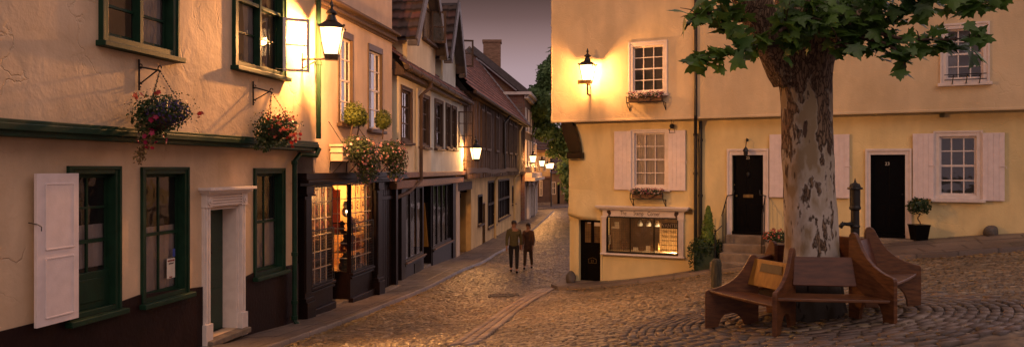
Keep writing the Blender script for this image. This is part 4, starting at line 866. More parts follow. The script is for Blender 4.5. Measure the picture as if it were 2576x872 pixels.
AS=Plane(tuple(LW.W(wa,-2.6,0))[:2],tuple(LW.W(wa,0,0))[:2])
# yard signs on the alley wall (facing the viewer)
nrm=Vector((-LW.u.x,-LW.u.y,0)); sg=Plane(tuple(LW.W(wa,-1.05,0)+nrm*.03)[:2],tuple(LW.W(wa,0,0)+nrm*.03)[:2])
for (tx,z,wdt) in (('INE YARD',.70,.9),('OPTED',.42,.62)):
    m=MB().box(sg,-.05,wdt-.05,0,.03,z-.11,z+.11); o=obj('yard_sign',m,M['shop'],loc=sg.W(.3,0,z)); tag(o,'dark board lettered %s on the alley side wall'%tx,'sign')
    text(tx,.13,sg,wdt/2-.05,.034,z,M['silver'],o)
# upper close studding
m=MB(); wallgrid(m,L3,0,a4,b4,zj4,ze4,[]); shell(m,L3,a4,b4,zj4,ze4,0,6,top=False); m.add([W(a4,0,zj4),W(b4,0,zj4),W(b4,-.6,zj4),W(a4,-.6,zj4)],[(0,1,2,3)]); obj('upper_wall',m,M['infill'],h4.r,recalc=False)
m=MB(); s=a4
wins=[(1207,1214),(1219,1230),(1243,1250),(1263,1271),(1277,1285),(1290,1297)]
while s<b4:
    wdd=random.uniform(.09,.15); dz=random.uniform(-.03,.03); W0=L3.W; t=random.uniform(-.03,.03)
    P=[(s,zj4),(s+wdd,zj4),(s+wdd+t,ze4),(s+t,ze4)]; m.poly([W0(x,.0,z) for x,z in P],Vector((L3.n.x,L3.n.y,0))*random.uniform(.03,.07)); s+=wdd+random.uniform(.14,.28)
obj('stud_timbers',m,M['timber'],h4.r)
m=MB(); s=a4
while s<b4: m.box(L3,s,s+.18,-.3,.14+random.uniform(-.03,.03),zj4-.28,zj4-.06); s+=.42
m2=MB()
k=26
for i in range(k):
    sa=a4+(b4-a4)*i/k; sb=a4+(b4-a4)*(i+1)/k; f=lambda s:.05*math.sin((s-a4)*.45)+.03*math.sin((s-a4)*1.3)
    m2.boxc([W0(sa,.13,zj4-.08+f(sa)),W0(sb,.13,zj4-.08+f(sb)),W0(sb,-.02,zj4-.08+f(sb)),W0(sa,-.02,zj4-.08+f(sa)),W0(sa,.13,zj4+.16+f(sa)),W0(sb,.13,zj4+.16+f(sb)),W0(sb,-.02,zj4+.16+f(sb)),W0(sa,-.02,zj4+.16+f(sa))])
obj('joist_ends',m,M['timber'],h4.r); obj('bressummer',m2,M['timber'],h4.r)
for (x0,x1) in wins:
    a,b=L3.s(x0),L3.s(x1); z0=2.75;z1=4.55
    m=MB().box(L3,a,b,.0,.09,z0,z1); f=MB().box(L3,a-.06,a,.0,.12,z0-.05,z1+.05).box(L3,b,b+.06,.0,.12,z0-.05,z1+.05).box(L3,a,b,0,.119,z1,z1+.08).box(L3,a-.08,b+.08,0,.15,z0-.12,z0)
    n=max(int((b-a)/.22),2)
    for i in range(1,n): ss=a+(b-a)*i/n; f.box(L3,ss-.025,ss+.025,.09,.11,z0,z1)
    w=obj('mullioned_window',f,M['timber'],h4.r); obj('pane',m,M['black'],w)
ridge_d=-3.85; zr4=10.3
m=MB().box(L3,a4,b4+.2,0,.25,ze4-.1,ze4+.02); obj('eave_board',m,M['timber'],h4.r)
tiles('roof',W(a4-.4,.4,ze4),W(b4+.3,.4,ze4-.05),W(b4+.3,ridge_d,zr4),W(a4-.4,ridge_d,zr4),M['tilered'],h4.r,tw=.34,tl=.42,amp=.06,res=(5,4),step=.08)
m=MB().add([W(a4-.4,ridge_d,zr4),W(b4+.3,ridge_d,zr4),W(b4+.3,-8,ze4),W(a4-.4,-8,ze4)],[(0,1,2,3)]).add([W(a4-.35,.2,ze4),W(a4-.35,-8,ze4),W(a4-.35,ridge_d,zr4-.05)],[(0,1,2)]); obj('rear_roof',m,M['tiledark'],h4.r)
m=MB().tube([W(a4,.48,ze4-.02),W(b4+.3,.48,ze4-.06)],.09,8); obj('gutter',m,M['timber'],h4.r)
m=MB().bar(W(b4+.25,.4,ze4+.15),W(b4+.25,ridge_d,zr4+.18),.5,.12); obj('lead_flashing',m,M['lead'],h4.r)
s=L3.s(1262); pipe(h4.r,[W(s+.5,.48,ze4-.1),W(s+.3,.3,ze4-.4),W(s,.16,ze4-.6),W(s,.2,1.7)],.07,M['iron'],collars=[W(s,.16,3)])
s=L3.s(1251); pipe(h4.r,[W(s+.6,.1,1.4),W(s,-.12,1.0),W(s,-.12,-2.35)],.07,M['ochre'],collars=[W(s,-.12,-.9),W(s,-.12,.9),W(s,-.12,-2.1)])
s=L3.s(1301); pipe(h4.r,[W(s+.8,.3,ze4-.3),W(s,.2,ze4-.7),W(s,.2,1.5),W(s-.9,-.1,1.0),W(s-.9,-.1,-2.5)],.07,M['ochre'],collars=[W(s-.9,-.1,-.6)])
# ================================================================ GEORGIAN HOUSE (brick, white windows)
g0=b4+.3; g1=L3.s(1349); h5=Bld('brick_house','tall red brick house with white sash windows and white cornice past the timber house','house',L3,0,W(g0+3,0,-2.5))
zc=7.55
for row,(z0,z1) in enumerate(((4.75,6.6),(1.9,4.05))):
    n=5
    for i in range(n):
        s=g0+1.0+(g1-g0-1.6)*i/(n-1)-.5; a,b=s,s+1.15
        w=MB().box(L3,a,a+.12,-.08,.04,z0,z1).box(L3,b-.12,b,-.08,.04,z0,z1).box(L3,a+.12,b-.12,-.08,.039,z0,z0+.1).box(L3,a+.12,b-.12,-.08,.039,z1-.1,z1).box(L3,a+.12,b-.12,-.06,.0,(z0+z1)/2-.04,(z0+z1)/2+.04).box(L3,(a+b)/2-.03,(a+b)/2+.03,-.06,-.02,z0+.1,z1-.1)
        ww=obj('window',w,M['white'],h5.r); m=MB().add([W(a+.1,-.05,z0+.05),W(b-.1,-.05,z0+.05),W(b-.1,-.05,z1-.05),W(a+.1,-.05,z1-.05)],[(0,1,2,3)]); obj('pane',m,M['glass'],ww,recalc=False)
        m=MB().box(L3,a-.1,b+.1,0,.1,z0-.1,z0-.01); obj('sill',m,M['white'],ww); h5.h.append((a+.02,b-.02,z0+.02,z1-.02))
m=MB(); wallgrid(m,L3,0,g0,g1,-3.2,zc,h5.h); shell(m,L3,g0,g1,-3.2,zc,-.2,8,top=False)
m.add([W(g0,0,-3),W(g0,0,zc),W(g0,-.2,zc),W(g0,-.2,-3)],[(0,1,2,3)])
pk=(-4.2,11.2); m.add([W(g0,.0,zc),W(g0,pk[0],pk[1]-.3),W(g0,-8.2,zc)],[(0,1,2)]); m.add([W(g1,.0,zc),W(g1,pk[0],pk[1]-.3),W(g1,-8.2,zc)],[(0,1,2)])
# gable end uses uv from its own plane
o=obj('wall',m,M['brickp'],h5.r,uvpl=L3,recalc=False)
GP=Plane(tuple(W(g0-.02,-9,0))[:2],tuple(W(g0-.02,0,0))[:2]); m=MB().add([GP.W(0,0.02,-3),GP.W(9,.02,-3),GP.W(9,.02,zc),GP.W(9-4.2,.02,pk[1]-.3),GP.W(.8,.02,zc)],[(0,1,2,3,4)]); obj('gable_wall',m,M['brick'],h5.r,uvpl=GP)
m=MB().add([W(g0-.2,.3,zc),W(g1+.3,.3,zc),W(g1+.3,pk[0],pk[1]),W(g0-.2,pk[0],pk[1])],[(0,1,2,3)]).add([W(g0-.2,-8.4,zc),W(g1+.3,-8.4,zc),W(g1+.3,pk[0],pk[1]),W(g0-.2,pk[0],pk[1])],[(0,1,2,3)])
m.bar(W(g0-.15,.35,zc+.0),W(g0-.15,pk[0],pk[1]+.05),.3,.5).bar(W(g0-.15,-8.4,zc),W(g0-.15,pk[0],pk[1]+.05),.3,.5); obj('roof',m,M['barge'],h5.r)
m=MB().box(L3,g0-.3,g1+.2,0,.55,zc-.02,zc+.2).box(L3,g0-.2,g1+.1,0,.3,zc-.3,zc-.021).box(GP,6.4,9.5,0,.3,zc+.0,zc+.22); obj('cornice',m,M['white'],h5.r)
m=MB().bar(W(g0-.25,-.6,zc+.3),W(g0-.25,-3.6,pk[1]-.9),.4,.1); obj('lead_flashing',m,M['lead'],h5.r)
cq=W(g0+3,-3.0,11.2); m=MB().ax(cq-Z3*.1,.72,.6,1.1).ax(cq+Vector((0,0,1.05)),.80,.68,.10); cmat=pm('chimney_brick',(.34,.2,.13),(.2,.11,.07),4,.9,.02,8,stretch=(1,1,5)); obj('chimney',m,cmat,h5.r)
m=MB().box(L3,g0+.2,g1,0,.55,.95,1.35).box(L3,g0+.2,g1,0,.8,.7,.94); obj('stone_band',m,M['boxwhite'],h5.r)
for k,(u_,) in enumerate(((2.2,),(6.2,),(10,))):
    a=g0+u_; m=MB().box(L3,a,a+1.1,0,.1,-2.8,.2); d_=obj('door',m,M['shop'],h5.r); m=MB().box(L3,a-.25,a,0,.2,-2.8,.25).box(L3,a+1.1,a+1.35,0,.2,-2.8,.25); m.tube([W(a-.12+1.34*q/8,.12,.25+.55*math.sin(math.pi*q/8)) for q in range(9)],.12,6); obj('arched_surround',m,M['white'],d_)
s=L3.s(1337); pipe(h5.r,[W(s,.6,.7),W(s,.3,-.2),W(s,.3,-2.6)],.09,M['white'])
# ================================================================ FAR HOUSES on the bend
FP=Plane((1345/2000*0+ (1340-CX)/F*88,88),((1440-CX)/F*92,92)); W6=FP.W
h6=Bld('far_house','brown house with lamp lit upper floor closing the street beyond the bend','house',FP,0,W6(2,0,-2.4))
fa,fb=-1.5,FP.s(1384)
def fwin(x0,x1,y0,y1,lit=False,hh=h6,P=FP):
    a,b=P.s(x0),P.s(x1); xm=(x0+x1)/2; z0,z1=P.z(xm,y1),P.z(xm,y0)
    m=MB().box(P,a,a+.1,0,.08,z0,z1).box(P,b-.1,b,0,.08,z0,z1).box(P,a+.1,b-.1,0,.079,z0,z0+.1).box(P,a+.1,b-.1,0,.079,z1-.1,z1).box(P,a+.1,b-.1,0,.06,(z0+z1)/2-.04,(z0+z1)/2+.04).box(P,(a+b)/2-.03,(a+b)/2+.03,0,.05,z0+.1,z1-.1)
    w=obj('window',m,M['boxwhite'],hh.r); m=MB().box(P,a+.05,b-.05,.005,.02,z0+.05,z1-.05); obj('pane',m,M['black'],w)
for a_ in ((1352,1359,394,431),(1364.5,1373,393,431),(1345.5,1351,455,495),(1356,1363.5,453,493)): fwin(*a_)
z1_,zm_=FP.z(1360,384),FP.z(1360,445)
m=MB(); wallgrid(m,FP,0,fa,fb,zm_,z1_,[]); shell(m,FP,fa,fb,-3.5,z1_,-.1,8); obj('upper_wall',m,M['ochre'],h6.r,recalc=False)
m=MB().box(FP,fa,fb,-.2,-.05,-3.5,zm_); obj('lower_wall',m,pm('dark_far_wall',(.10,.06,.04),(.07,.04,.03),2,.8),h6.r)
m=MB().box(FP,fa,fb+.1,-.1,.35,z1_,z1_+.3).box(FP,fa,fb,-.1,.2,zm_-.12,zm_+.1); obj('cornice',m,M['beam'],h6.r)
tiles('roof',W6(fa,.5,z1_+.3),W6(fb,.5,z1_+.3),W6(fb,-4,z1_+4.2),W6(fa,-4,z1_+4.2),M['tiledark'],h6.r,tw=.5,tl=.5)
m=MB().box(FP,fa+1,fb-.1,.0,.6,-3,-2.1); obj('stone_base',m,M['stone'],h6.r)
h7=Bld('far_cottage','low dark cottage half hidden by the leafy tree beyond the bend','house',FP,0,W6(FP.s(1405),0,-2.3))
fc=FP.s(1445); zt7=FP.z(1410,436)
for a_ in ((1387,1397,457,489),(1414,1421,455,488)): fwin(*a_,hh=h7)
a,b=FP.s(1402),FP.s(1407.5); m=MB().box(FP,a,b,0,.05,-3,FP.z(1405,463)); obj('door',m,M['black'],h7.r)
m=MB(); wallgrid(m,FP,0,fb,fc,-3.5,zt7,[]); shell(m,FP,fb,fc,-3.5,zt7,-.1,8); obj('wall',m,pm('far_brown_wall',(.22,.13,.07),(.16,.1,.05),2,.8),h7.r,recalc=False)
tiles('roof',W6(fb,.4,zt7),W6(fc+4,.4,zt7),W6(fc+4,-4,zt7+4),W6(fb,-4,zt7+4),M['tiledark'],h7.r,tw=.5,tl=.5)
m=MB()
for k in range(16): q=W6(FP.s(1412)+k*.22,.7,-2.4); m.box(FP,FP.s(1410)+k*.22,FP.s(1410)+k*.22+.04,.7,.74,-2.4,-1.2)
m.box(FP,FP.s(1410),FP.s(1410)+3.6,.7,.74,-1.45,-1.38); o=obj('iron_railing',m,M['iron'],loc=W6(FP.s(1415),.7,-2.4)); tag(o,'thin dark railing in front of the far low cottage','railing')
# ================================================================ YELLOW HOUSES (right)
W=RR.W; Wl=RL.W
hr=Bld('yellow_house','long yellow plastered jettied house with white windows and black numbered doors','house',RL,0,RL.W(6,0,-.8))
e0=RR.s(1388); e1=RR.s(2900); zj=3.10
up=[]
# ---- upper storey
ru1,pu1=sash(hr,RR,0,1583,1678,106,237,3,4,M['white'],fw=.105,bar=.024,rev=.06,glass='glass')
m=MB().box(RR,RR.s(1581),RR.s(1682),0,.10,RR.z(1630,243),RR.z(1630,237.5)); obj('sill',m,M['white'],ru1,bevel=.01)
ru2,pu2=sash(hr,RR,0,2367,2487,60,208,3,4,M['white'],fw=.11,bar=.026,rev=.06,glass='glass',sill=M['white'],sillw=.08,curtain=[(0,.34,0,.62)])
uh=hr.h; hr.h=[]
m=MB(); wallgrid(m,RR,0,e0,e1,zj,8.2,uh); shell(m,RR,e0,e1,zj,8.2,-.2,7)
m.add([W(e0,0,zj),W(e0,0,8.2),W(e0,-.2,8.2),W(e0,-.2,zj)],[(0,1,2,3)])
m.add([W(e0,0,zj),W(e1,0,zj),W(e1,-.6,zj),W(e0,-.6,zj)],[(0,1,2,3)]); m.add([W(e0,0,zj),W(e0+.8,0,zj),W(e0+.8,-6,zj),W(e0,-6,zj)],[(0,1,2,3)])
obj('upper_wall',m,M['peach'],hr.r,uvpl=RR,recalc=False)
m=MB().box(RR,e0-.01,e1,-.02,.035,zj-.035,zj+.03); obj('jetty_moulding',m,M['peach'],hr.r,bevel=.015)
# window guard rail
a,b=RR.s(2375),RR.s(2475); zg=RR.z(2425,200); m=MB()
for z in (zg+.11,zg-.01): m.tube([RR.W(a,.12,z),RR.W(b+.05,.12,z)],.011,6)
for k in (.2,.55,.88): s=a+(b-a)*k; m.tube([RR.W(s+.03,.12,zg+.11),RR.W(s,.12,zg-.10),RR.W(s,.05,zg-.12)],.013,6)
obj('window_guard',m,M['iron'],hr.r)
# ---- ground floor windows
def shutter(pl,x0,x1,y0,y1,par,d=.03):
    a,b=pl.s(x0,d),pl.s(x1,d); z0,z1=pl.z((x0+x1)/2,y1,d),pl.z((x0+x1)/2,y0,d)
    m=MB().box(pl,a,b,d,d+.04,z0,z1)
    n=4
    for i in range(n): p=a+(b-a)*i/n; m.box(pl,p+.004,p+(b-a)/n-.004,d+.04,d+.046,z0+.01,z1-.01)
    o=obj('shutter',m,M['shutter'],par.r,bevel=.003)
    s=b if x1>x0 and par is hr and (x0>1600) else a
    m=MB().tube([pl.W(b-.10,d+.06,z0+.8),pl.W(b+.03,d+.06,z0+.8),pl.W(b+.04,d+.06,z0+.75)],.008,6); obj('latch',m,M['shutter'],o)
rw1,_=sash(hr,RL,0,1589,1681,327,474,3,4,M['white'],fw=.085,bar=.026,rev=.05,sill=M['white'],curtain=[(0,.5,0,1),(.5,1,0,1)],sillw=.05)
shutter(RL,1546,1589,330,477,hr); shutter(RL,1682,1725,328,479,hr)
rw2,_=sash(hr,RL,0,2350,2470,331,500,3,4,M['white'],fw=.11,bar=.028,rev=.05,sill=M['white'],glass='glass')
shutter(RL,2296,2349,336,500,hr); shutter(RL,2471,2527,334,505,hr)
rw3,_=sash(hr,RL,0,1990,2083,335,492,3,4,M['white'],fw=.11,bar=.028,rev=.05,sill=M['white'])
shutter(RL,1936,1988,338,496,hr); shutter(RL,2085,2137,338,498,hr)
def door(x0,x1,y0,y1,fx0,fx1,fy,num,numx,numy,step=True):
    a,b=RL.s(x0),RL.s(x1); xm=(x0+x1)/2; z0,z1=RL.z(xm,y1),RL.z(xm,y0); hr.h.append((a,b,z0-.02,z1))
    m=MB().box(RL,a,b,-.14,-.10,z0,z1)
    for (q0,q1) in ((.1,.45),(.55,.9)):
        for (r0,r1) in ((.06,.36),(.46,.93)): m.box(RL,a+(b-a)*q0,a+(b-a)*q1,-.10,-.09,z0+(z1-z0)*r0,z0+(z1-z0)*r1)
    d=obj('door',m,M['black'],hr.r,bevel=.006)
    m=MB().box(RL,a,b,-.1,.05,z0-.09,z0-.001); obj('threshold',m,M['black'],d,bevel=.01)
    f0,f1=RL.s(fx0),RL.s(fx1); zf=RL.z(xm,fy); zb_=z0-.28
    m=MB().box(RL,f0,a,-.1,.03,zb_,zf).box(RL,b,f1,-.1,.03,zb_,zf).box(RL,a,b,-.1,.029,z1,zf).box(RL,f0-.02,f0+.03,0,.055,zb_,zf+.03).box(RL,f1-.03,f1+.02,0,.055,zb_,zf+.03).box(RL,f0+.03,f1-.03,0,.054,zf-.03,zf+.03)
    obj('door_frame',m,M['white'],d,bevel=.006)
    text(num,.11,RL,RL.s(numx),-.088,RL.z(xm,numy),M['silver'],d,name='house_number')
    return d,a,b,z0,z1
d25,a25,b25,z25,t25=door(1842,1920,390,581,1831,1932,377,'25',1880,397)
m=MB().box(RL,(a25+b25)/2-.13,(a25+b25)/2+.13,-.1,-.08,RL.z(1880,497),RL.z(1880,489)); obj('letterbox',m,M['brass'],d25,bevel=.004)
m=MB().ball(RL.W(a25+.10,-.07,RL.z(1880,493)),.03).ball(RL.W(a25+.04,-.08,RL.z(1880,465)),.02); obj('door_knob',m,M['brass'],d25,smooth=True)
m=MB().lathe(RL.W((a25+b25)/2,-.08,RL.z(1880,440)),[(.015,-.07),(.04,-.03),(.05,.04),(.02,.08)],8); obj('door_knocker',m,M['iron'],d25,smooth=True)
d23,a23,b23,z23,t23=door(2190,2277,389,588,2179,2291,377,'23',2232,412)
m=MB().ball(RL.W(b23-.06,-.08,(z23+t23)/2),.025); obj('door_knob',m,M['iron'],d23,smooth=True)
# ---- stamp shop
SS=RL.shifted(.03); ss=lambda x: SS.s(x)
q0,q1=ss(1527),ss(1707); zz0,zz1=SS.z(1615,637),SS.z(1615,546)
hr.h.append((q0-.02,q1+.02,zz0-.05,zz1+.12))
# door
c0,c1=RL.s(1457),RL.s(1511); cz0,cz1=RL.z(1485,706),RL.z(1485,553)
hr.h.append((RL.s(1441),c1+.04,cz0-.3,cz1+.10))
lo0=RL.s(1433); m=MB(); wallgrid(m,RL,0,lo0,e1,-3.0,zj-.02,hr.h,rev=.22); 
m.add([Wl(lo0,0,-3),Wl(lo0,0,zj-.02),Wl(lo0,-.25,zj-.02),Wl(lo0,-.25,-3)],[(0,1,2,3)])
shell(m,RL,lo0,e1,-3,zj-.02,-.25,6.5)
obj('wall',m,M['yellow'],hr.r,uvpl=RL,recalc=False)
# curved soffit swelling over the shop door
m=MB(); k=12; P=[]
for i in range(k+1):
    t=i/k; s=lo0-.02+(RL.s(1516)-lo0)*t; zt=RL.z(1470,520); zbm=RL.z(1470,541)-.12*math.sin(t*math.pi*.5)
    P.append([RL.W(s,.005,zt+.5),RL.W(s,.10*math.sin(math.pi*min(t*1.1+.1,1)),zt),RL.W(s,.20*(math.sin(math.pi*min(t*.95+.12,1))),zbm+.10),RL.W(s,.18*(math.sin(math.pi*min(t*.95+.12,1))),zbm),RL.W(s,-.1,zbm-.02)])
V=[v for r_ in P for v in r_]; m.add(V,[(i*5+j,(i+1)*5+j,(i+1)*5+j+1,i*5+j+1) for i in range(k) for j in range(4)]); obj('curved_soffit',m,M['yellow'],hr.r,smooth=True,recalc=False)
m=MB().box(RL,c0,c1,-.20,-.15,cz0,cz1)
sd=obj('shop_door',m,M['black'],hr.r,bevel=.004)
a_,b_=c0+.13,c1-.06; mid=(a_+b_)/2; zg0=RL.z(1485,610)
m=MB().box(RL,c0,a_,-.15,-.12,cz0,cz1).box(RL,b_,c1,-.15,-.12,cz0,cz1).box(RL,mid-.05,mid+.05,-.15,-.121,zg0,cz1).box(RL,a_,b_,-.15,-.122,cz1-.07,cz1).box(RL,a_,b_,-.15,-.121,cz0,zg0).box(RL,mid-.14,mid+.14,-.12,-.112,zg0-.10,zg0-.08); obj('door_frame',m,M['black'],sd,bevel=.004)
m=MB().box(RL,a_,b_,-.149,-.146,zg0,cz1-.07); obj('pane',m,pm('lit_look_door_glass',(.30,.19,.08),(.2,.12,.05),5,.2),sd)  # lamplit look is put into the opaque pane colour
m=MB()
for k in range(1,9): s=a_+(b_-a_)*k/9; m.box(RL,s-.003,s+.003,-.14,-.135,zg0,cz1-.07)
for k in range(1,12): z=zg0+(cz1-.07-zg0)*k/12; m.box(RL,a_,b_,-.138,-.133,z-.003,z+.003)
obj('wire_guard',m,M['iron'],sd)
m=MB().box(RL,mid-.16,mid-.02,-.145,-.132,zg0+.55,zg0+.75).box(RL,mid+.02,mid+.28,-.145,-.131,zg0+.48,zg0+.68); obj('notice',m,M['paper'],sd)
text('21',.10,RL,mid,-.118,RL.z(1485,657),M['brass'],sd,name='house_number')
m=MB(); 
hh=[(mid-.12,RL.z(1485,662)),(mid+.12,RL.z(1485,662)),(mid+.12,RL.z(1485,652)),(mid,RL.z(1485,648)),(mid-.12,RL.z(1485,652))]
for i in range(5): m.bar(RL.W(hh[i][0],-.118,hh[i][1]),RL.W(hh[(i+1)%5][0],-.118,hh[(i+1)%5][1]),.008)
obj('number_plate_outline',m,M['brass'],sd)
m=MB().box(RL,RL.s(1441),c0,-.12,.03,cz0-.25,cz1+.10).box(RL,c1,c1+.06,-.12,.03,cz0-.15,cz1+.10).box(RL,c0,c1,-.12,.028,cz1,cz1+.10).box(RL,RL.s(1441)+.05,RL.s(1441)+.09,.03,.05,cz0-.2,cz1+.1); obj('door_surround',m,M['yellow'],hr.r,bevel=.006)
m=MB().box(RL,c0-.1,c1+.1,-.2,.25,cz0-.3,cz0-.01); obj('doorstep',m,M['stone'],hr.r,bevel=.02)
# shopfront joinery
za,zb_=SS.z(1615,527),SS.z(1615,545)
m=MB().box(SS,ss(1517),ss(1721),-.03,.03,zb_,za); obj('shop_fascia',m,M['white'],hr.r)
fas=bpy.context.scene.objects['shop_fascia'] if False else m
fo=[o for o in hr.r.children if o.name.startswith('shop_fascia')][-1]
m=MB().box(SS,ss(1505),ss(1732),-.03,.14,za+.001,za+.045).box(SS,ss(1502),ss(1735),-.03,.18,za+.046,za+.10).box(SS,ss(1513),ss(1726),-.03,.08,za-.03,za-.0); obj('shop_cornice',m,M['white'],hr.r,bevel=.008)
for (x0,x1) in ((1515,1527),(1707,1720)):
    a,b=ss(x0),ss(x1); m=MB().box(SS,a,b,-.03,.05,zz0-.02,zb_-.001)
    for k in range(4): m.box(SS,a+.02+(b-a-.04)*k/4,a+.02+(b-a-.04)*(k+.55)/4,.05,.06,zz0+.03,zb_-.08)
    m.box(SS,a-.015,b+.015,-.03,.075,zb_-.06,zb_-.002); obj('pilaster',m,M['white'],hr.r,bevel=.004)
m=MB().box(SS,ss(1512),ss(1724),-.03,.10,zz0-.08,zz0-.021); obj('shop_sill',m,M['white'],hr.r,bevel=.02)
m=MB().box(SS,q0,q1,-.05,.01,zz1+.001,zb_-.001); obj('transom_panel',m,M['white'],hr.r)
m=MB()
for xx in (1560,1614,1672):
    for k in range(7): s=ss(xx-14)+(ss(xx+14)-ss(xx-14))*k/7; m.box(SS,s,s+.025,.011,.016,zz1+.02,zb_-.01)
obj('vent_slats',m,M['beam'],hr.r)
# gothic-ish lettering + silhouettes
zt=(za+zb_)/2-.01
for (tx,x) in (('The',1569),('Stamp',1607),('Corner',1645)): text(tx,.165,SS,ss(x),.032,zt,M['ink'],fo,sx=.72)
def head(s,z,sg):
    P=[(.72*x_,.85*y_) for x_,y_ in [(-.04,-.11),(.04,-.11),(.03,-.06),(.07,-.05),(.075,-.01),(.09,0),(.07,.03),(.07,.07),(.04,.10),(-.03,.105),(-.09,.08),(-.08,.05),(-.10,.04),(-.07,0),(-.03,-.05)]]
    m=MB().poly([SS.W(s+sg*x,.031,z+y) for x,y in P],Vector((SS.n.x,SS.n.y,0))*.004); obj('head_silhouette',m,M['ink'],fo)
head(ss(1533),zt,1); head(ss(1702),zt,-1)
sw=shopwin(hr,SS,q0,q1,zz0,zz1,3,1,M['black'],bar=.03,frw=.03,glass='shopglass',guard=(zz0+.01,zz1-.01))
# interior: back wall, shelf, papers, lit panel
m=MB(); shell(m,SS,q0-.05,q1+.05,zz0-.3,zz1+.1,-.06,2.2); obj('inner_room',m,pm('stamp_shop_interior',(.16,.08,.035),(.09,.045,.02),3,.85),hr.r,recalc=False)
m=MB().box(SS,q0,q1,-.5,-.07,zz0-.02,zz0+.04); obj('display_board',m,M['boxwhite'],hr.r)
pq0,pq1=ss(1656),ss(1705); pz0,pz1=zz0+.05,zz1-.14
m=MB().box(SS,pq0,pq1,-.12,-.115,pz0,pz1)
po=obj('wanted_poster',m,pm('poster_paper',(.72,.58,.40),(.68,.54,.36),6,.8,trans=.5),loc=SS.W(pq0,-.12,pz0)); tag(po,'backlit paper poster headed WANTED inside the stamp shop window','poster')
m=MB().box(SS,pq0+.06,pq1-.02,-.114,-.108,pz1-.16,pz1-.0); obj('heading_band',m,M['ink'],po)
pc=(pq0+pq1)/2
text('WANTED',.135,SS,pc+.02,-.104,pz1-.08,M['paper'],po,sx=.95)
for k,tx in enumerate(('Coins • Medals','Badges • Militaria','Banknotes • Postcards','Jewellery • Gold • Silver','Many other collectables')):
    text(tx,.10 if k<2 else .078,SS,pc+.01,-.110,pz1-.245-.125*k,M['ink'],po,sx=.62 if k<2 else .60)
for (x0,x1,y0,y1,lb) in ((1544,1555,558,575,'square white notice stuck high in the first pane of the stamp shop'),(1537,1544,569,575,'tiny white notice beside the square one in the stamp shop pane'),(1529,1534,590,614,'narrow upright paper strip low at the edge of the stamp shop window')):
    m=MB().box(SS,ss(x0),ss(x1),-.075,-.07,SS.z(x0,y1),SS.z(x0,y0)); o=obj('paper_notice',m,M['paper'],loc=SS.W(ss(x0),-.07,SS.z(x0,y1))); tag(o,lb,'notice')
# things on the display shelf: small wheel, bottle, cards, three hanging glass lights
q=SS.W(ss(1559),-.35,zz0+.21); m=MB(); 
for k in range(12):
    a=2*math.pi*k/12;b=2*math.pi*(k+1)/12; u3=Vector((SS.u.x,SS.u.y,0)); z3=Vector((0,0,1)); m.bar(q+u3*.11*math.cos(a)+z3*.11*math.sin(a),q+u3*.11*math.cos(b)+z3*.11*math.sin(b),.02)
    if k%2==0: m.bar(q,q+u3*.15*math.cos(a)+z3*.15*math.sin(a),.014)
m.bar(q-Vector((0,0,.2)),q,.03); o=obj('ship_wheel',m,M['beam'],loc=q); tag(o,'small spoked ship wheel standing on the stamp shop display shelf','ornament')
q=SS.W(ss(1648),-.3,zz0+.04); m=MB().lathe(q,[(.05,0),(.055,.12),(.02,.2),(.015,.27)],10); o=obj('glass_bottle',m,M['brass'],loc=q,smooth=True); tag(o,'slim bottle glinting on the display shelf left of the poster','bottle')
for k,x in enumerate((1592,1607,1624,1633)):
    q=SS.W(ss(x),-.25,zz0+.04); m=MB().box(SS,ss(x)-.07,ss(x)+.07,-.26,-.25,zz0+.04,zz0+.14+.03*k); o=obj('postcard',m,M['paper'] if k%2==0 else M['beam'],loc=q); tag(o,['pale card first in the row standing on the stamp shop shelf','brown card second in the row on the stamp shop shelf','pale card third in the row on the stamp shop shelf','brown card nearest the bottle on the stamp shop shelf'][k],'card','cards on the stamp shop shelf')
for k,x in enumerate((1596,1618,1640)):
    q=SS.W(ss(x),-.5,zz1-.2); t=thing('ceiling_lamp','%s glass shop lamp hanging behind the stamp shop window'%['first unlit','middle unlit','third unlit'][k],'lamp',q,'unlit lamps hanging in the stamp shop')
    m=MB().lathe(q,[(.03,.08),(.08,-.02),(.07,-.08)],10); obj('lamp_shade',m,M['silver'],t,smooth=True); m=MB().tube([q+Vector((0,0,.08)),q+Vector((0,0,.28))],.008,5); obj('cord',m,M['iron'],t)
q=SS.W(ss(1690),-.28,zz0+.10); t=thing('display_light','small bright lamp glowing behind the lower edge of the WANTED poster','lamp',q); m=MB().ball(q,.03); obj('bulb',m,M['mantle'],t,smooth=True); m=MB().lathe(q-Vector((0,0,.07)),[(.05,0),(.05,.02),(.015,.04)],8); obj('base',m,M['iron'],t)
l=bpy.data.lights.new('display_light','POINT'); l.energy=130; l.color=(1,.66,.32); l.shadow_soft_size=.04; lo=bpy.data.objects.new('display_light_source',l); C.objects.link(lo); lo.parent=t; lo.location=(0,0,.02)
# small brass parking plate
a,b=RL.s(1722),RL.s(1742); z0,z1=RL.z(1732,539),RL.z(1732,525); m=MB().box(RL,a,b,.0,.02,z0,z1); o=obj('parking_plate',m,M['brass'],loc=RL.W(a,0,z0)); tag(o,'small brass coloured plate reading At any time right of the shop cornice','sign'); text('At any time',.045,RL,(a+b)/2,.022,(z0+z1)/2-.03,M['ink'],o,sx=.85)
m=MB().ball(RL.W((a+b)/2,.02,z1-.04),.015); obj('rivet',m,M['ink'],o)
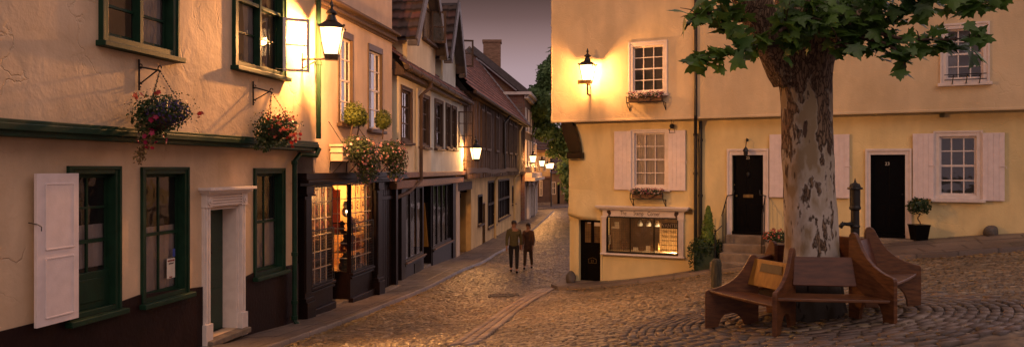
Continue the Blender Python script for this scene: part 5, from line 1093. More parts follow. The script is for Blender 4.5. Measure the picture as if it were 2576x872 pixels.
# timber bracket under the overhanging corner
m=MB(); bpl=Plane(tuple(RL.W(lo0,.02,0))[:2],tuple(RL.W(lo0-1,.02,0))[:2])
pts=[]; 
outer=[(RL.s(1417),3.06),(RL.s(1422),2.75),(RL.s(1428),2.55),(RL.s(1434),2.35),(RL.s(1437),2.20)]
inner=[(RL.s(1467),2.20),(RL.s(1464),2.45),(RL.s(1459),2.70),(RL.s(1452),2.92),(RL.s(1446),3.06)]
m.poly([RL.W(s,.04,z) for s,z in outer+inner],Vector((RL.n.x,RL.n.y,0))*.16); m.box(RL,RL.s(1433),RL.s(1470),.0,.24,2.02,2.195); obj('corner_bracket',m,M['shop'],hr.r,bevel=.01)
# downpipes
s=RR.s(1752); pipe(hr.r,[W(s,.08,8.2),W(s,.08,3.15),Wl(RL.s(1752),.12,2.6),Wl(RL.s(1752),.12,-1.0)],.045,M['iron'],collars=[W(s,.08,4.35),W(s,.08,6.3),Wl(RL.s(1752),.12,1.6),Wl(RL.s(1752),.12,-.4),Wl(RL.s(1752),.12,2.65)])
s=RL.s(1764); pipe(hr.r,[Wl(s,.08,3.02),Wl(s,.08,-.9)],.05,M['iron'],collars=[Wl(s,.08,2.5),Wl(s,.08,1.0)])
m=MB().tube([Wl(RL.s(1797),.02,.4),Wl(RL.s(1797),.02,-.9)],.022,6); obj('conduit',m,M['yellow'],hr.r)
# alarm box, floodlight
q=RL.W(RL.s(2369),.05,RL.z(2369,290)); m=MB().box(RL,RL.s(2363),RL.s(2376),0,.1,RL.z(2369,295),RL.z(2369,286)); o=obj('junction_box',m,M['post'],hr.r,bevel=.01)
s=RL.s(1693); z=RL.z(1693,316); m=MB().tube([RL.W(s-.08,.02,z+.2),RL.W(s-.02,.08,z+.14),RL.W(s,.1,z)],.01,6).ball(RL.W(s,.1,z-.02),.07).tube([RL.W(s-.05,.08,z-.05),RL.W(s-.08,.1,z-.2),RL.W(s+.08,.1,z-.2),RL.W(s+.04,.08,z-.02)],.008,6); obj('wall_fitting',m,M['iron'],hr.r)
# ---- steps at 25
gb=gz(*RL.W(a25,1.2,0)[:2])+.05
t=thing('stone_steps','worn stone steps climbing to black door 25','steps',RL.W((a25+b25)/2,.6,gb))
n=4; zs_=z25-.09; rise=(zs_-gb)/n
for k in range(n):
    m=MB().box(RL,a25-.12-(.18 if k==3 else .0),b25+.12+.03*k,.0 if k==0 else .30*k+.05,.32*(k+1)+.04,gb-.3,zs_-rise*k-.002*k); obj('step',m,M['stone'],t,bevel=.02)
def rail(x,sgn,label):
    s=RL.s(x); zt=RL.z(x,480); m=MB(); t=thing('handrail',label,'handrail',RL.W(s,.3,zs_-.4),'iron handrails of the steps')
    top=[RL.W(s+.16*sgn,.03,zt+.02),RL.W(s+.14*sgn,.06,zt-.1),RL.W(s,.12,zt-.12),RL.W(s-.02*sgn,.7,zt-.62)]; m.tube(top,.016,6); obj('rail',m,M['iron'],t)
    for k,dd in enumerate((.2,.35,.52,.68)):
        m=MB().tube([RL.W(s-.01*sgn,dd,zt-.14-.83*max(dd-.12,0)),RL.W(s,dd+.05,zs_-rise*min(int(dd/.31)+1,3)+.02)],.010,5); obj('baluster',m,M['iron'],t)
rail(1832,1,'black iron handrail on the conifer side of the steps to door 25'); rail(1927,-1,'black iron handrail on the tree side of the steps to door 25')
m=MB().tube([RL.W(RL.s(1818),.9,gb),RL.W(RL.s(1818),.9,gb+.95)],.018,6).tube([RL.W(RL.s(1818),.9,gb+.93),RL.W(RL.s(1832),.7,gb+1.1)],.012,5); m.ball(RL.W(RL.s(1818),.9,gb+.96),.028); o=obj('handrail_post',m,M['iron'],loc=RL.W(RL.s(1818),.9,gb)); tag(o,'thin black iron newel post at the foot of the steps by the planter','post')
m=MB().box(RL,a23-.25,b23+.2,.0,.45,z23-.5,z23-.09); m.box(RL,a23-.35,b23+.25,.452,.8,z23-.6,z23-.24); o=obj('doorstep',m,M['stone'],hr.r,bevel=.02)
# pendant lamp at 25 (unlit)
q=RL.W(RL.s(1880),.22,RL.z(1880,392)); t=thing('porch_lantern','small unlit black lantern on a curved bracket above door 25','lantern',q)
m=MB().lathe(q,[(.05,0),(.065,.12)],6); obj('glass_body',m,M['iron'],t); m=MB().lathe(q,[(.09,.12),(.05,.19),(.015,.24)],6); obj('cap',m,M['iron'],t)
m=MB().tube([q+Vector((0,0,.22)),q+Vector((0.02,0,.40)),RL.W(RL.s(1880),.12,q.z+.46),RL.W(RL.s(1880),.0,q.z+.42)],.012,6).ball(RL.W(RL.s(1880),.02,q.z+.42),.04); obj('bracket',m,M['iron'],t)

rough_edge(RR,e0,-.012,zj,8.2,M['peach'],hr.r,.028)
rough_edge(RL,lo0,-.012,.2,zj-.03,M['yellow'],hr.r,.024)
# ================================================================ STREET LANTERNS
Z3=Vector((0,0,1))
def lantern(c,sc,label,arm_from=None,power=60,post=None,name='street_lantern',rot=0.,col=(1,.42,.12),radius=.07,under=None,plate=None,far=False):
    """c = centre of the glass; sc = glass top width"""
    c=Vector(c); t=thing(name,label,'street lamp',c,'lit street lanterns'); w=sc; h=sc*1.14
    zb=c.z-h/2; zt=c.z+h/2
    def ring(r,z): return [Vector((c.x+r*math.cos(rot+math.pi/4+i*math.pi/2),c.y+r*math.sin(rot+math.pi/4+i*math.pi/2),z)) for i in range(4)]
    rt,rb=w*.70,w*.42; T=ring(rt,zt);B=ring(rb,zb)
    m=MB(); bw=.022*w/.5
    for i in range(4): m.bar(B[i],T[i],bw); m.bar(B[i],B[(i+1)%4],bw); m.bar(T[i],T[(i+1)%4],bw*1.3)
    obj('lantern_frame',m,M['iron'],t)
    m=MB()
    for i in range(4): m.add([B[i]*.98+Vector((c.x,c.y,B[i].z))*.02,B[(i+1)%4]*.98+Vector((c.x,c.y,B[i].z))*.02,T[(i+1)%4]*.98+Vector((c.x,c.y,T[i].z))*.02,T[i]*.98+Vector((c.x,c.y,T[i].z))*.02],[(0,1,2,3)])
    obj('lamp_glass',m,M['lampglass'],t,recalc=False)
    k=w/.5
    m=MB(); o=len(m.v); R0=ring(rt*1.10,zt); R1=ring(w*.26,zt+.17*k)
    m.add(R0+R1+[p+Z3*.025*k for p in R0],[(0,1,2,3),(8,9,5,4),(9,10,6,5),(10,11,7,6),(11,8,4,7),(0,8,9,1)[:4],(1,9,10,2),(2,10,11,3),(3,11,8,0),(4,5,6,7)])
    m.lathe((c.x,c.y,zt+.16*k),[(.13*k,0),(.10*k,.07*k),(.085*k,.13*k),(.12*k,.16*k),(.12*k,.19*k),(.06*k,.24*k),(.03*k,.27*k),(.03*k,.30*k),(.045*k,.33*k),(.035*k,.38*k),(.008*k,.46*k)],12)
    for p in R0: m.ball(p+Z3*.03*k,.03*k,6,4)
    obj('lantern_roof',m,M['iron'],t)
    m=MB(); m.lathe((c.x,c.y,zb-.10*k),[(rb*.86,0),(rb*.98,.04*k),(rb*1.02,.092*k)],4,sq=True) if False else m.add(ring(rb*.92,zb-.10*k)+ring(rb*1.03,zb-.012*k),[(0,3,2,1),(4,5,6,7),(0,1,5,4),(1,2,6,5),(2,3,7,6),(3,0,4,7)]); obj('lantern_base',m,M['iron'],t)
    m=MB().ball(c+Z3*.06*k,(.045*k,.045*k,.08*k),8,6); obj('bulb',m,M['mantle'] if not far else M['farbulb'],t,smooth=True)
    if arm_from is not None:
        a=Vector(arm_from); e=Vector((c.x,c.y,zb-.07*k)); m=MB().tube([a,a*.5+e*.5,e],.022*k,8).tube([a-Z3*.2*k,a*.55+e*.45-Z3*.05*k],.014*k,6); m.ball(a,.05*k,8,6).tube([a-Z3*.26*k,a+Z3*.14*k],.024*k,6); obj('wall_bracket',m,M['iron'],t)
    if under is not None:
        a=Vector(under); e=Vector((c.x,c.y,zb-.1*k)); m=MB().tube([e,Vector((e.x,e.y,a.z+.0))*.5+e*.5,Vector((e.x,e.y,a.z)),a],.028,8).tube([e-Z3*.0,a+Z3*(e.z-a.z)],.02,8); obj('wall_bracket',m,M['iron'],t)
    if post is not None:
        m=MB().tube([Vector((c.x,c.y,post)),Vector((c.x,c.y,zb-.1*k))],.07,8); obj('lamp_post',m,M['iron'],t)
    l=bpy.data.lights.new('lantern_light','POINT'); l.energy=power; l.color=col; l.shadow_soft_size=radius; lo=bpy.data.objects.new('lantern_light',l); C.objects.link(lo); lo.parent=t; lo.location=Vector((0,0,.05*k))
    return t
D1=.62
s=LU.s(760); c1=LU.W(s,D1,0); Yl=c1.y; s=s+0
l1=lantern(LU.W(s,D1,pz(106,Yl)),.46,'large black street lantern glowing beside the open casement of the cream house',arm_from=LU.W(s,.0,pz(150,LU.Y(760))),power=P1,rot=.17)
D2=.42; s=RR.s(1486); Y2=RR.W(RR.s(1478,D2),D2,0).y; s2=RR.s(1478,D2)
l2=lantern(RR.W(s2,D2,pz(184,Y2)),.385,'black street lantern numbered 20559 glowing on the yellow upper wall',under=RR.W(RR.s(1485),.02,pz(240,RR.Y(1485))),power=P2,rot=math.atan2(RR.u.y,RR.u.x)+.12)
pl=Plane(tuple(RR.W(s2-.2,D2+.23,0))[:2],tuple(RR.W(s2+.2,D2+.23,0))[:2]); zc_=pz(208,Y2)
m=MB().box(pl,.0,.36,0,.012,zc_-.055,zc_+.055); o=obj('number_plate',m,M['brass'],l2); text('20559',.085,pl,.18,.014,zc_,M['ink'],o)
s=L3.s(1165); l3=lantern(L3.W(s,.55,pz(386,L3.W(s,.55,0).y)),.42,'lit street lantern on the corner between the dormer house and the timber house',arm_from=L3.W(s,.0,pz(404,L3.Y(1165))),power=P3,rot=.3)
s=L3.s(1316.5); l4=lantern(L3.W(s,.75,pz(400,L3.W(s,.75,0).y)),.44,'lit street lantern at the far end of the timber house',arm_from=L3.W(s,.1,pz(407,L3.Y(1316))),power=P3*1.1,rot=.3,far=True)
s=L3.s(1341); l5=lantern(L3.W(s,.8,pz(411,L3.W(s,.8,0).y)),.44,'lit street lantern on the brick house before the bend',arm_from=L3.W(s,.0,pz(417,L3.Y(1341))),power=P3*1.1,rot=.3,far=True)
l6=lantern(px(1386.5,417,84),.5,'lit lantern on a tall thin post at the bend of the street',post=-2.5,power=P3*1.1,rot=.3,far=True)
l7=lantern(px(1377.5,418,85.5),.4,'dimmer lit lantern fixed to the far brown house beside the post lantern',arm_from=px(1372,420,87.5),power=P3*.6,rot=.2,far=True)
# ================================================================ HANGING BASKETS
def basket(top,bc,rad,bracket,label,kinds,trail,seed):
    """top: hook point, bc: basket centre"""
    bc=Vector(bc); t=thing('hanging_basket',label,'hanging basket',bc,'hanging flower baskets')
    m=MB()
    for k in range(3):
        a=k*2.1+.4; e=bc+Vector((math.cos(a)*rad*.6,math.sin(a)*rad*.6,rad*.3))
        n=14
        for i in range(n): m.bar(Vector(top).lerp(e,i/n),Vector(top).lerp(e,(i+.7)/n),.010 if i%2 else .016)
    obj('chain',m,M['iron'],t)
    m=MB().lathe(bc-Z3*rad*.55,[(rad*.15,0),(rad*.4,rad*.2),(rad*.52,rad*.5)],12); obj('bowl',m,M['timber'],t)
    P,Nn=blob(bc,(rad,rad*.75,rad*.62),1500,.3); scatter('foliage',SIMPLE,P,Nn,.05,M['leafd'],t,.7)
    P,Nn=blob(bc+Vector((-rad*.3,0,-rad*.3)),(rad*.6,rad*.5,rad*.6),350,.3); scatter('foliage',SIMPLE,P,Nn,.07,M['leafp'],t,.7)
    # thin outer sprays
    P,Nn=blob(bc+Z3*rad*.12,(rad*1.25,rad*.8,rad*.75),260,.85); scatter('foliage',SIMPLE,P,Nn,.03,M['leafp'],t,.9)
    for (mt,n,off,rr,sz) in kinds:
        P,Nn=blob(bc+Vector(off)*rad,Vector(rr)*rad,n,.55); Nn[:,1]-=.5; scatter('blossom',PET,P,Nn,sz,M[mt],t,.35)
    for (ox,ln,mt) in trail:
        n=170; P=np.array([[bc.x+ox*rad+RNG.normal(0,.03)+.08*u*math.sin(5*u),bc.y-.1+RNG.normal(0,.03),bc.z-rad*.3-u*ln] for u in RNG.uniform(0,1,n)]); scatter('trailing_stems',SIMPLE,P,RNG.normal(0,1,(n,3)),.05,M[mt],t,.6,down=1)
    # bracket on the wall
    w=Vector(bracket[0]); tip=Vector(bracket[1]); m=MB().tube([w+Z3*.02,tip],.012,6).tube([w-Z3*.22,tip-(tip-w)*.12],.010,6).tube([w-Z3*.30,w+Z3*.12],.014,6)
    for (q,r_) in ((tip+Z3*.03,.035),(w-Z3*.22+(tip-w)*.06,.03),(w+(tip-w)*.08+Z3*.03,.03)):
        dv=(tip-w); dv.z=0; dv.normalize(); m.tube([q+dv*r_*math.cos(a)+Z3*r_*math.sin(a) for a in np.linspace(0,5.2,9)],.008,5)
    obj('bracket',m,M['iron'],t); return t
def onL(x,y,d): s=LU.s(x,d); return LU.W(s,d,pz(y,LU.W(s,d,0).y))
b1=basket(onL(402,178,.42),onL(405,285,.42),.40,(onL(350,172,.02),onL(402,178,.42)),'hanging basket of purple and magenta flowers with a long dry trailing stem',
 [('flower_magenta',16,(-.15,-.3,-.85),(.55,.4,.35),.085),('flower_blue',420,(.35,-.2,.0),(.75,.7,.45),.028),('flower_salmon',5,(-.55,-.2,.5),(.3,.3,.12),.075),('flower_red',4,(1.35,-.2,-.05),(.12,.2,.15),.08),('flower_red',4,(-.05,-.1,.65),(.12,.1,.08),.07),('flower_magenta',5,(.2,-.6,-.25),(.3,.2,.15),.08)],[(-.45,.55,'straw'),(-.4,.45,'straw')],1)
b2=basket(onL(683,232,.42),onL(694,320,.42),.40,(onL(637,222,.02),onL(683,232,.42)),'hanging basket of red and salmon geraniums beside the shop corner',
 [('flower_red',26,(.15,-.3,.45),(.8,.5,.3),.06),('flower_salmon',75,(.45,-.3,-.05),(.75,.6,.6),.06),('flower_red',12,(.9,-.3,-.5),(.3,.3,.4),.07)],[(-.6,.25,'leafp'),(-.2,.3,'leafp'),(.5,.2,'leafp')],2)
# ================================================================ PLANTER BOXES on the shop house, with topiary
def onP(pl,x,y,d): s=pl.s(x,d); return pl.W(s,d,pz(y,pl.W(s,d,0).y))
def wbox(x0,x1,y0,y1,label,tops,cx,seed):
    a,b=L2.s(x0,.30),L2.s(x1,.30); z1=L2.z(x0,y0,.3); z0=L2.z(x0,y1,.3)
    t=thing('window_planter',label,'window box',L2.W((a+b)/2,.2,z0),'planters on the shop house wall')
    m=MB().box(L2,a,b,.06,.34,z0,z1).box(L2,a-.03,b+.03,.04,.37,z1+.001,z1+.05).box(L2,a-.02,b+.02,.05,.355,z1-.14,z1-.10).box(L2,a+.08,b-.08,.341,.35,z0+.08,z1-.2); obj('box',m,M['boxwhite'],t,bevel=.008)
    m=MB()
    for s in (a+.1,b-.1): m.tube([L2.W(s,.0,z0-.35),L2.W(s,.3,z0-.02),L2.W(s,.02,z0-.02),L2.W(s,.0,z0-.35)],.012,6)
    m.tube([L2.W(a,.02,z1+.55),L2.W(a+.15,.3,z1+.05)],.008,5); obj('bracket',m,M['iron'],t)
    c=L2.W((a+b)/2+cx[0],.45,z1-.05); P,Nn=blob(c,(.38,.75,.32),1500,.3); scatter('foliage',SIMPLE,P,Nn,.06,M['leafp'],t,.7)
    c2=L2.W((a+b)/2+cx[1],.50,z0-.0); P2,N2=blob(c2,(.30,.55,.55),1700,.3); scatter('foliage',SIMPLE,P2,N2,.06,M['leafp'],t,.7)
    for cc,rr,n in ((c,(.40,.78,.34),60),(c2,(.33,.58,.58),110)):
        P,Nn=blob(cc,rr,n,.85); k=(P[:,1]<cc.y+.3); scatter('blossom',PET,P[k],Nn[k],.07,M['flower_pink'],t,.3)
        P,Nn=blob(cc,rr,n//3,.9); k=(P[:,1]<cc.y+.3); scatter('blossom',PET,P[k],Nn[k],.06,M['flower_white'],t,.3)
    for (tx,ty,r,base) in tops:
        q=onP(L2,tx,ty,.25); bq=onP(L2,base[0],base[1],.22); m=MB().tube([bq,bq.lerp(q,.5)+Vector((.01,0,0)),q],.018,6); obj('topiary_stem',m,M['timber'],t)
        n=1500; P,Nn=blob(q,(r,r,r*1.0),n,.35); P[:,2]+=np.clip(P[:,2]-q.z,0,1)*.35; scatter('topiary_head',SIMPLE,P,Nn,.055,M['leafy'],t,.35)
    return t
wbox(857,905,368,405,'cream planter box with pink flowers and two topiary balls under the near sash window',[(889,290,.27,(880,352)),(905,298,.20,(896,355))],(.05,.55),1)
wbox(930,985,378,402,'planter box with pink trailing flowers and one topiary ball under the far sash window',[(964,304,.22,(962,350))],(.25,.6),2)
# ================================================================ WINDOW BOXES on the yellow house
def ybox(pl,x0,x1,y0,y1,label):
    a,b=pl.s(x0),pl.s(x1); xm=(x0+x1)/2; z1,z0=pl.z(xm,y0,.2),pl.z(xm,y1,.2)
    t=thing('window_box',label,'window box',pl.W((a+b)/2,.2,z0),'window boxes of the yellow house')
    m=MB().box(pl,a+.06,b-.06,.10,.28,z0+.02,z1); obj('trough',m,M['beam'],t,bevel=.01)
    m=MB()
    for s in (a+.02,b-.02): m.tube([pl.W(s,.0,z0-.22),pl.W(s,.02,z0-.02),pl.W(s,.30,z0),pl.W(s,.30,z1)],.012,6).tube([pl.W(s,.30,z0),pl.W(s,.03,z0-.20)],.012,6)
    m.tube([pl.W(a+.02,.30,z0),pl.W(b-.02,.30,z0)],.012,6).tube([pl.W(a+.02,.30,z1-.02),pl.W(b-.02,.30,z1-.02)],.009,6)
    c=(a+b)/2; zz=(z0+z1)/2
    for sg in (-1,1):
        m.tube([pl.W(c+sg*(.10+.07*math.cos(q)),.305,zz+.07*math.sin(q)) for q in np.linspace(-2.2,3.4,12)],.008,5); m.tube([pl.W(c+sg*.12,.305,zz-.07),pl.W(c+sg*.3,.305,zz+.04),pl.W(c+sg*.42,.305,z1-.02)],.008,5)
    obj('iron_bracket',m,M['iron'],t)
    n=500; P=np.array([list(pl.W(RNG.uniform(a+.05,b-.05),RNG.uniform(.06,.34),z1+RNG.uniform(-.05,.10))) for _ in range(n)]); Nn=np.tile([pl.n.x,pl.n.y,.8],(n,1)); scatter('foliage',SIMPLE,P,Nn,.05,M['leafd'],t,.7)
    for mt,n in (('flower_pink',90),('flower_white',60),('flower_magenta',22)):
        P=np.array([list(pl.W(RNG.uniform(a+.02,b-.02),RNG.uniform(.15,.36),z1+RNG.uniform(-.04,.13))) for _ in range(n)]); Nn=np.tile([pl.n.x,pl.n.y,.6],(n,1)); scatter('blossom',PET,P,Nn,.05,M[mt],t,.4)
ybox(RR,1583,1677,242,257,'iron bracketed window box of small pink flowers under the upper window by the lantern')
ybox(RL,1592,1677,484,500,'iron bracketed window box of pink and white flowers above the stamp shop cornice')
# ================================================================ GREEN TUB with conifer and ivy, bay tree pot, rose tub
q=RL.W(RL.s(1782,.5),.5,0); g=gz(q.x,q.y)+.1; t=thing('conifer_planter','dark green square tub with a bright conical conifer and dark ivy by the downpipes','planter',(q.x,q.y,g))
m=MB().box(RL,RL.s(1757,.3),RL.s(1805,.3),.25,.75,g-.05,g+.60).box(RL,RL.s(1757,.3)-.03,RL.s(1805,.3)+.03,.22,.78,g+.54,g+.601); obj('tub',m,M['boxgreen'],t,bevel=.01)
cz=g+.68; q=Vector((q.x,q.y,cz)); n=2600; u=RNG.uniform(0,1,n); a=RNG.uniform(0,6.28,n); r=.19*(1-u)**.75*RNG.uniform(.3,1.15,n)**.6*(1+.25*np.sin(a*3+u*9))+.02; P=np.stack([q.x+r*np.cos(a),q.y+r*np.sin(a),cz+u*.95],1); Nn=np.stack([np.cos(a),np.sin(a),a*0+.6],1); scatter('conifer_foliage',SIMPLE,P,Nn,.05,pm('conifer_leaf',(.17,.27,.03),(.08,.14,.02),14,.6,trans=.25),t,.3)
P,Nn=blob(q+Vector((-.05,0,-.10)),(.50,.38,.30),1300,.3); scatter('ivy_foliage',SIMPLE,P,Nn,.065,M['leafd'],t,.6)
P,Nn=blob(q+Vector((-.38,-.1,-.35)),(.22,.2,.40),350,.3); scatter('ivy_foliage',SIMPLE,P,Nn,.06,M['leafd'],t,.6)
q=RL.W(RL.s(2312,.35),.35,0); g=gz(q.x,q.y)+.11; t=thing('bay_tree_pot','small bay tree with a twisted stem in a black square pot beside door 23','potted tree',(q.x,q.y,g))
m=MB().lathe((q.x,q.y,g),[(.20,0),(.26,.36)],4,sq=True).lathe((q.x,q.y,g+.34),[(.27,0),(.27,.03)],4,sq=True); obj('pot',m,M['black'],t,bevel=.01)
m=MB().tube([Vector((q.x+.035*math.sin(k*1.3),q.y,g+.33+k*.05)) for k in range(7)],.014,6); obj('stem',m,M['timber'],t)
P,Nn=blob((q.x,q.y,g+.80),(.27,.27,.20),520,.3); scatter('foliage',SIMPLE,P,Nn,.075,M['leafd'],t,.6)
q=RL.W(RL.s(1957,.9),.9,0); g=gz(q.x,q.y)+.11; t=thing('geranium_tub','stone tub of orange red geraniums between the steps and the tree','planter',(q.x,q.y,g))
m=MB().box(RL,RL.s(1930,.8),RL.s(1985,.8),.6,1.1,g-.1,g+.42); obj('tub',m,M['stone'],t,bevel=.02)
P,Nn=blob((q.x,q.y,g+.52),(.36,.3,.20),700,.3); scatter('foliage',SIMPLE,P,Nn,.06,M['leafd'],t,.6); P,Nn=blob((q.x,q.y,g+.56),(.36,.3,.22),90,.8); scatter('blossom',PET,P,Nn,.06,M['flower_salmon'],t,.3)
# ================================================================ WATER PUMP
q=px(2151,640,15.2); g=gz(q.x,q.y)-.05; k=1.0; t=thing('water_pump','old black cast iron street water pump with a spout, behind the round bench','water pump',(q.x,q.y,g))
H=pz(452,15.2); hz=lambda y: pz(y,15.2)
m=MB().lathe((q.x,q.y,0),[(0.129,g),(0.129,g+.12),(0.091,g+.2),(0.080,g+.3),(0.080,hz(573)),(0.095,hz(569)),(0.080,hz(565)),(0.076,hz(530)),(0.080,hz(528)),(0.106,hz(525)),(0.106,hz(521)),(0.095,hz(517)),(0.095,hz(476))],20); obj('pump_body',m,M['iron'],t,smooth=False)
m=MB().lathe((q.x,q.y,0),[(0.133,hz(476)),(0.141,hz(474)),(0.133,hz(471)),(0.095,hz(470)),(0.091,hz(466)),(0.068,hz(462)),(0.027,hz(459)),(0.023,hz(457)),(0.006,hz(448))],20)
for i in range(16): a=i*math.pi/8; m.tube([Vector((q.x+.095*math.cos(a),q.y+.095*math.sin(a),hz(470))),Vector((q.x+.068*math.cos(a),q.y+.068*math.sin(a),hz(462)))],.012,5)
obj('cap',m,M['iron'],t)
m=MB().tube([Vector((q.x,q.y,hz(562))),Vector((q.x-.15,q.y-.03,hz(563))),Vector((q.x-.23,q.y-.05,hz(562)))],[.055,.035,.03],8).tube([Vector((q.x-.22,q.y-.05,hz(562))),Vector((q.x-.27,q.y-.06,hz(563))),Vector((q.x-.31,q.y-.06,hz(571)))],[.035,.04,.045],8).tube([Vector((q.x-.27,q.y-.06,hz(562))),Vector((q.x-.265,q.y-.06,hz(556)))],.012,5); obj('spout',m,M['iron'],t,smooth=True)
# ================================================================ BOLLARD, STONES, GRATES
q=px(1802,700,14.2); g=gz(q.x,q.y); m=MB().lathe((q.x,q.y,g),[(.095,-.2),(.095,.28),(.095,pz(660,14.2)-g),(.085,pz(655,14.2)-g),(.05,pz(650,14.2)-g)],14); o=obj('wooden_bollard',m,M['post'],loc=(q.x,q.y,g)); tag(o,'short round weathered timber bollard left of the round bench','bollard')
def stone(q,r,label):
    m=MB().ball(q,r,14,10); m.v=[(v[0]+.03*mn.noise(Vector(v)*5),v[1]+.03*mn.noise(Vector(v)*5+Vector((9,0,0))),v[2]+.03*mn.noise(Vector(v)*4+Vector((0,9,0)))) for v in m.v]; o=obj('guard_stone',m,M['flint'],smooth=True,loc=q); tag(o,label,'stone')
q=RL.W(RL.s(2493,.12),.12,0); stone(Vector((q.x,q.y,gz(q.x,q.y)+.17)),(.17,.15,.17),'round dark guard stone at the foot of the yellow wall right of the shuttered window')
q=RL.W(RL.s(1447,.2),.22,0); stone(Vector((q.x-.12,q.y,gz(q.x,q.y)+.22)),(.15,.16,.22),'upright dark guard stone at the corner beside the stamp shop door')
def grate(c,w,h,ang,nb,name,label):
    u=Vector((math.cos(ang),math.sin(ang),0)); v=Vector((-math.sin(ang),math.cos(ang),0)); m=MB()
    def P(a,b,z=.0):
        q=Vector((c[0],c[1],0))+u*a+v*b; return Vector((q.x,q.y,gz(q.x,q.y)+.026+z))
    m.bar(P(-w/2,-h/2),P(w/2,-h/2),.04,.03).bar(P(-w/2,h/2),P(w/2,h/2),.04,.03).bar(P(-w/2,-h/2),P(-w/2,h/2),.04,.03).bar(P(w/2,-h/2),P(w/2,h/2),.04,.03)
    for i in range(1,nb): a=-w/2+w*i/nb; m.bar(P(a,-h/2),P(a,h/2),.03,.02)
    m.add([P(-w/2,-h/2,-.006),P(w/2,-h/2,-.006),P(w/2,h/2,-.006),P(-w/2,h/2,-.006)],[(0,1,2,3)])
    o=obj(name,m,M['flint'],loc=(c[0],c[1],gz(*c[:2]))); tag(o,label,'drain')
q=px(1266,737,20.6); grate((q.x,q.y),.75,.55,.05,9,'drain_grate','rectangular iron drain grate set in the cobbles of the lane')
q=px(1366,713,22.8); 
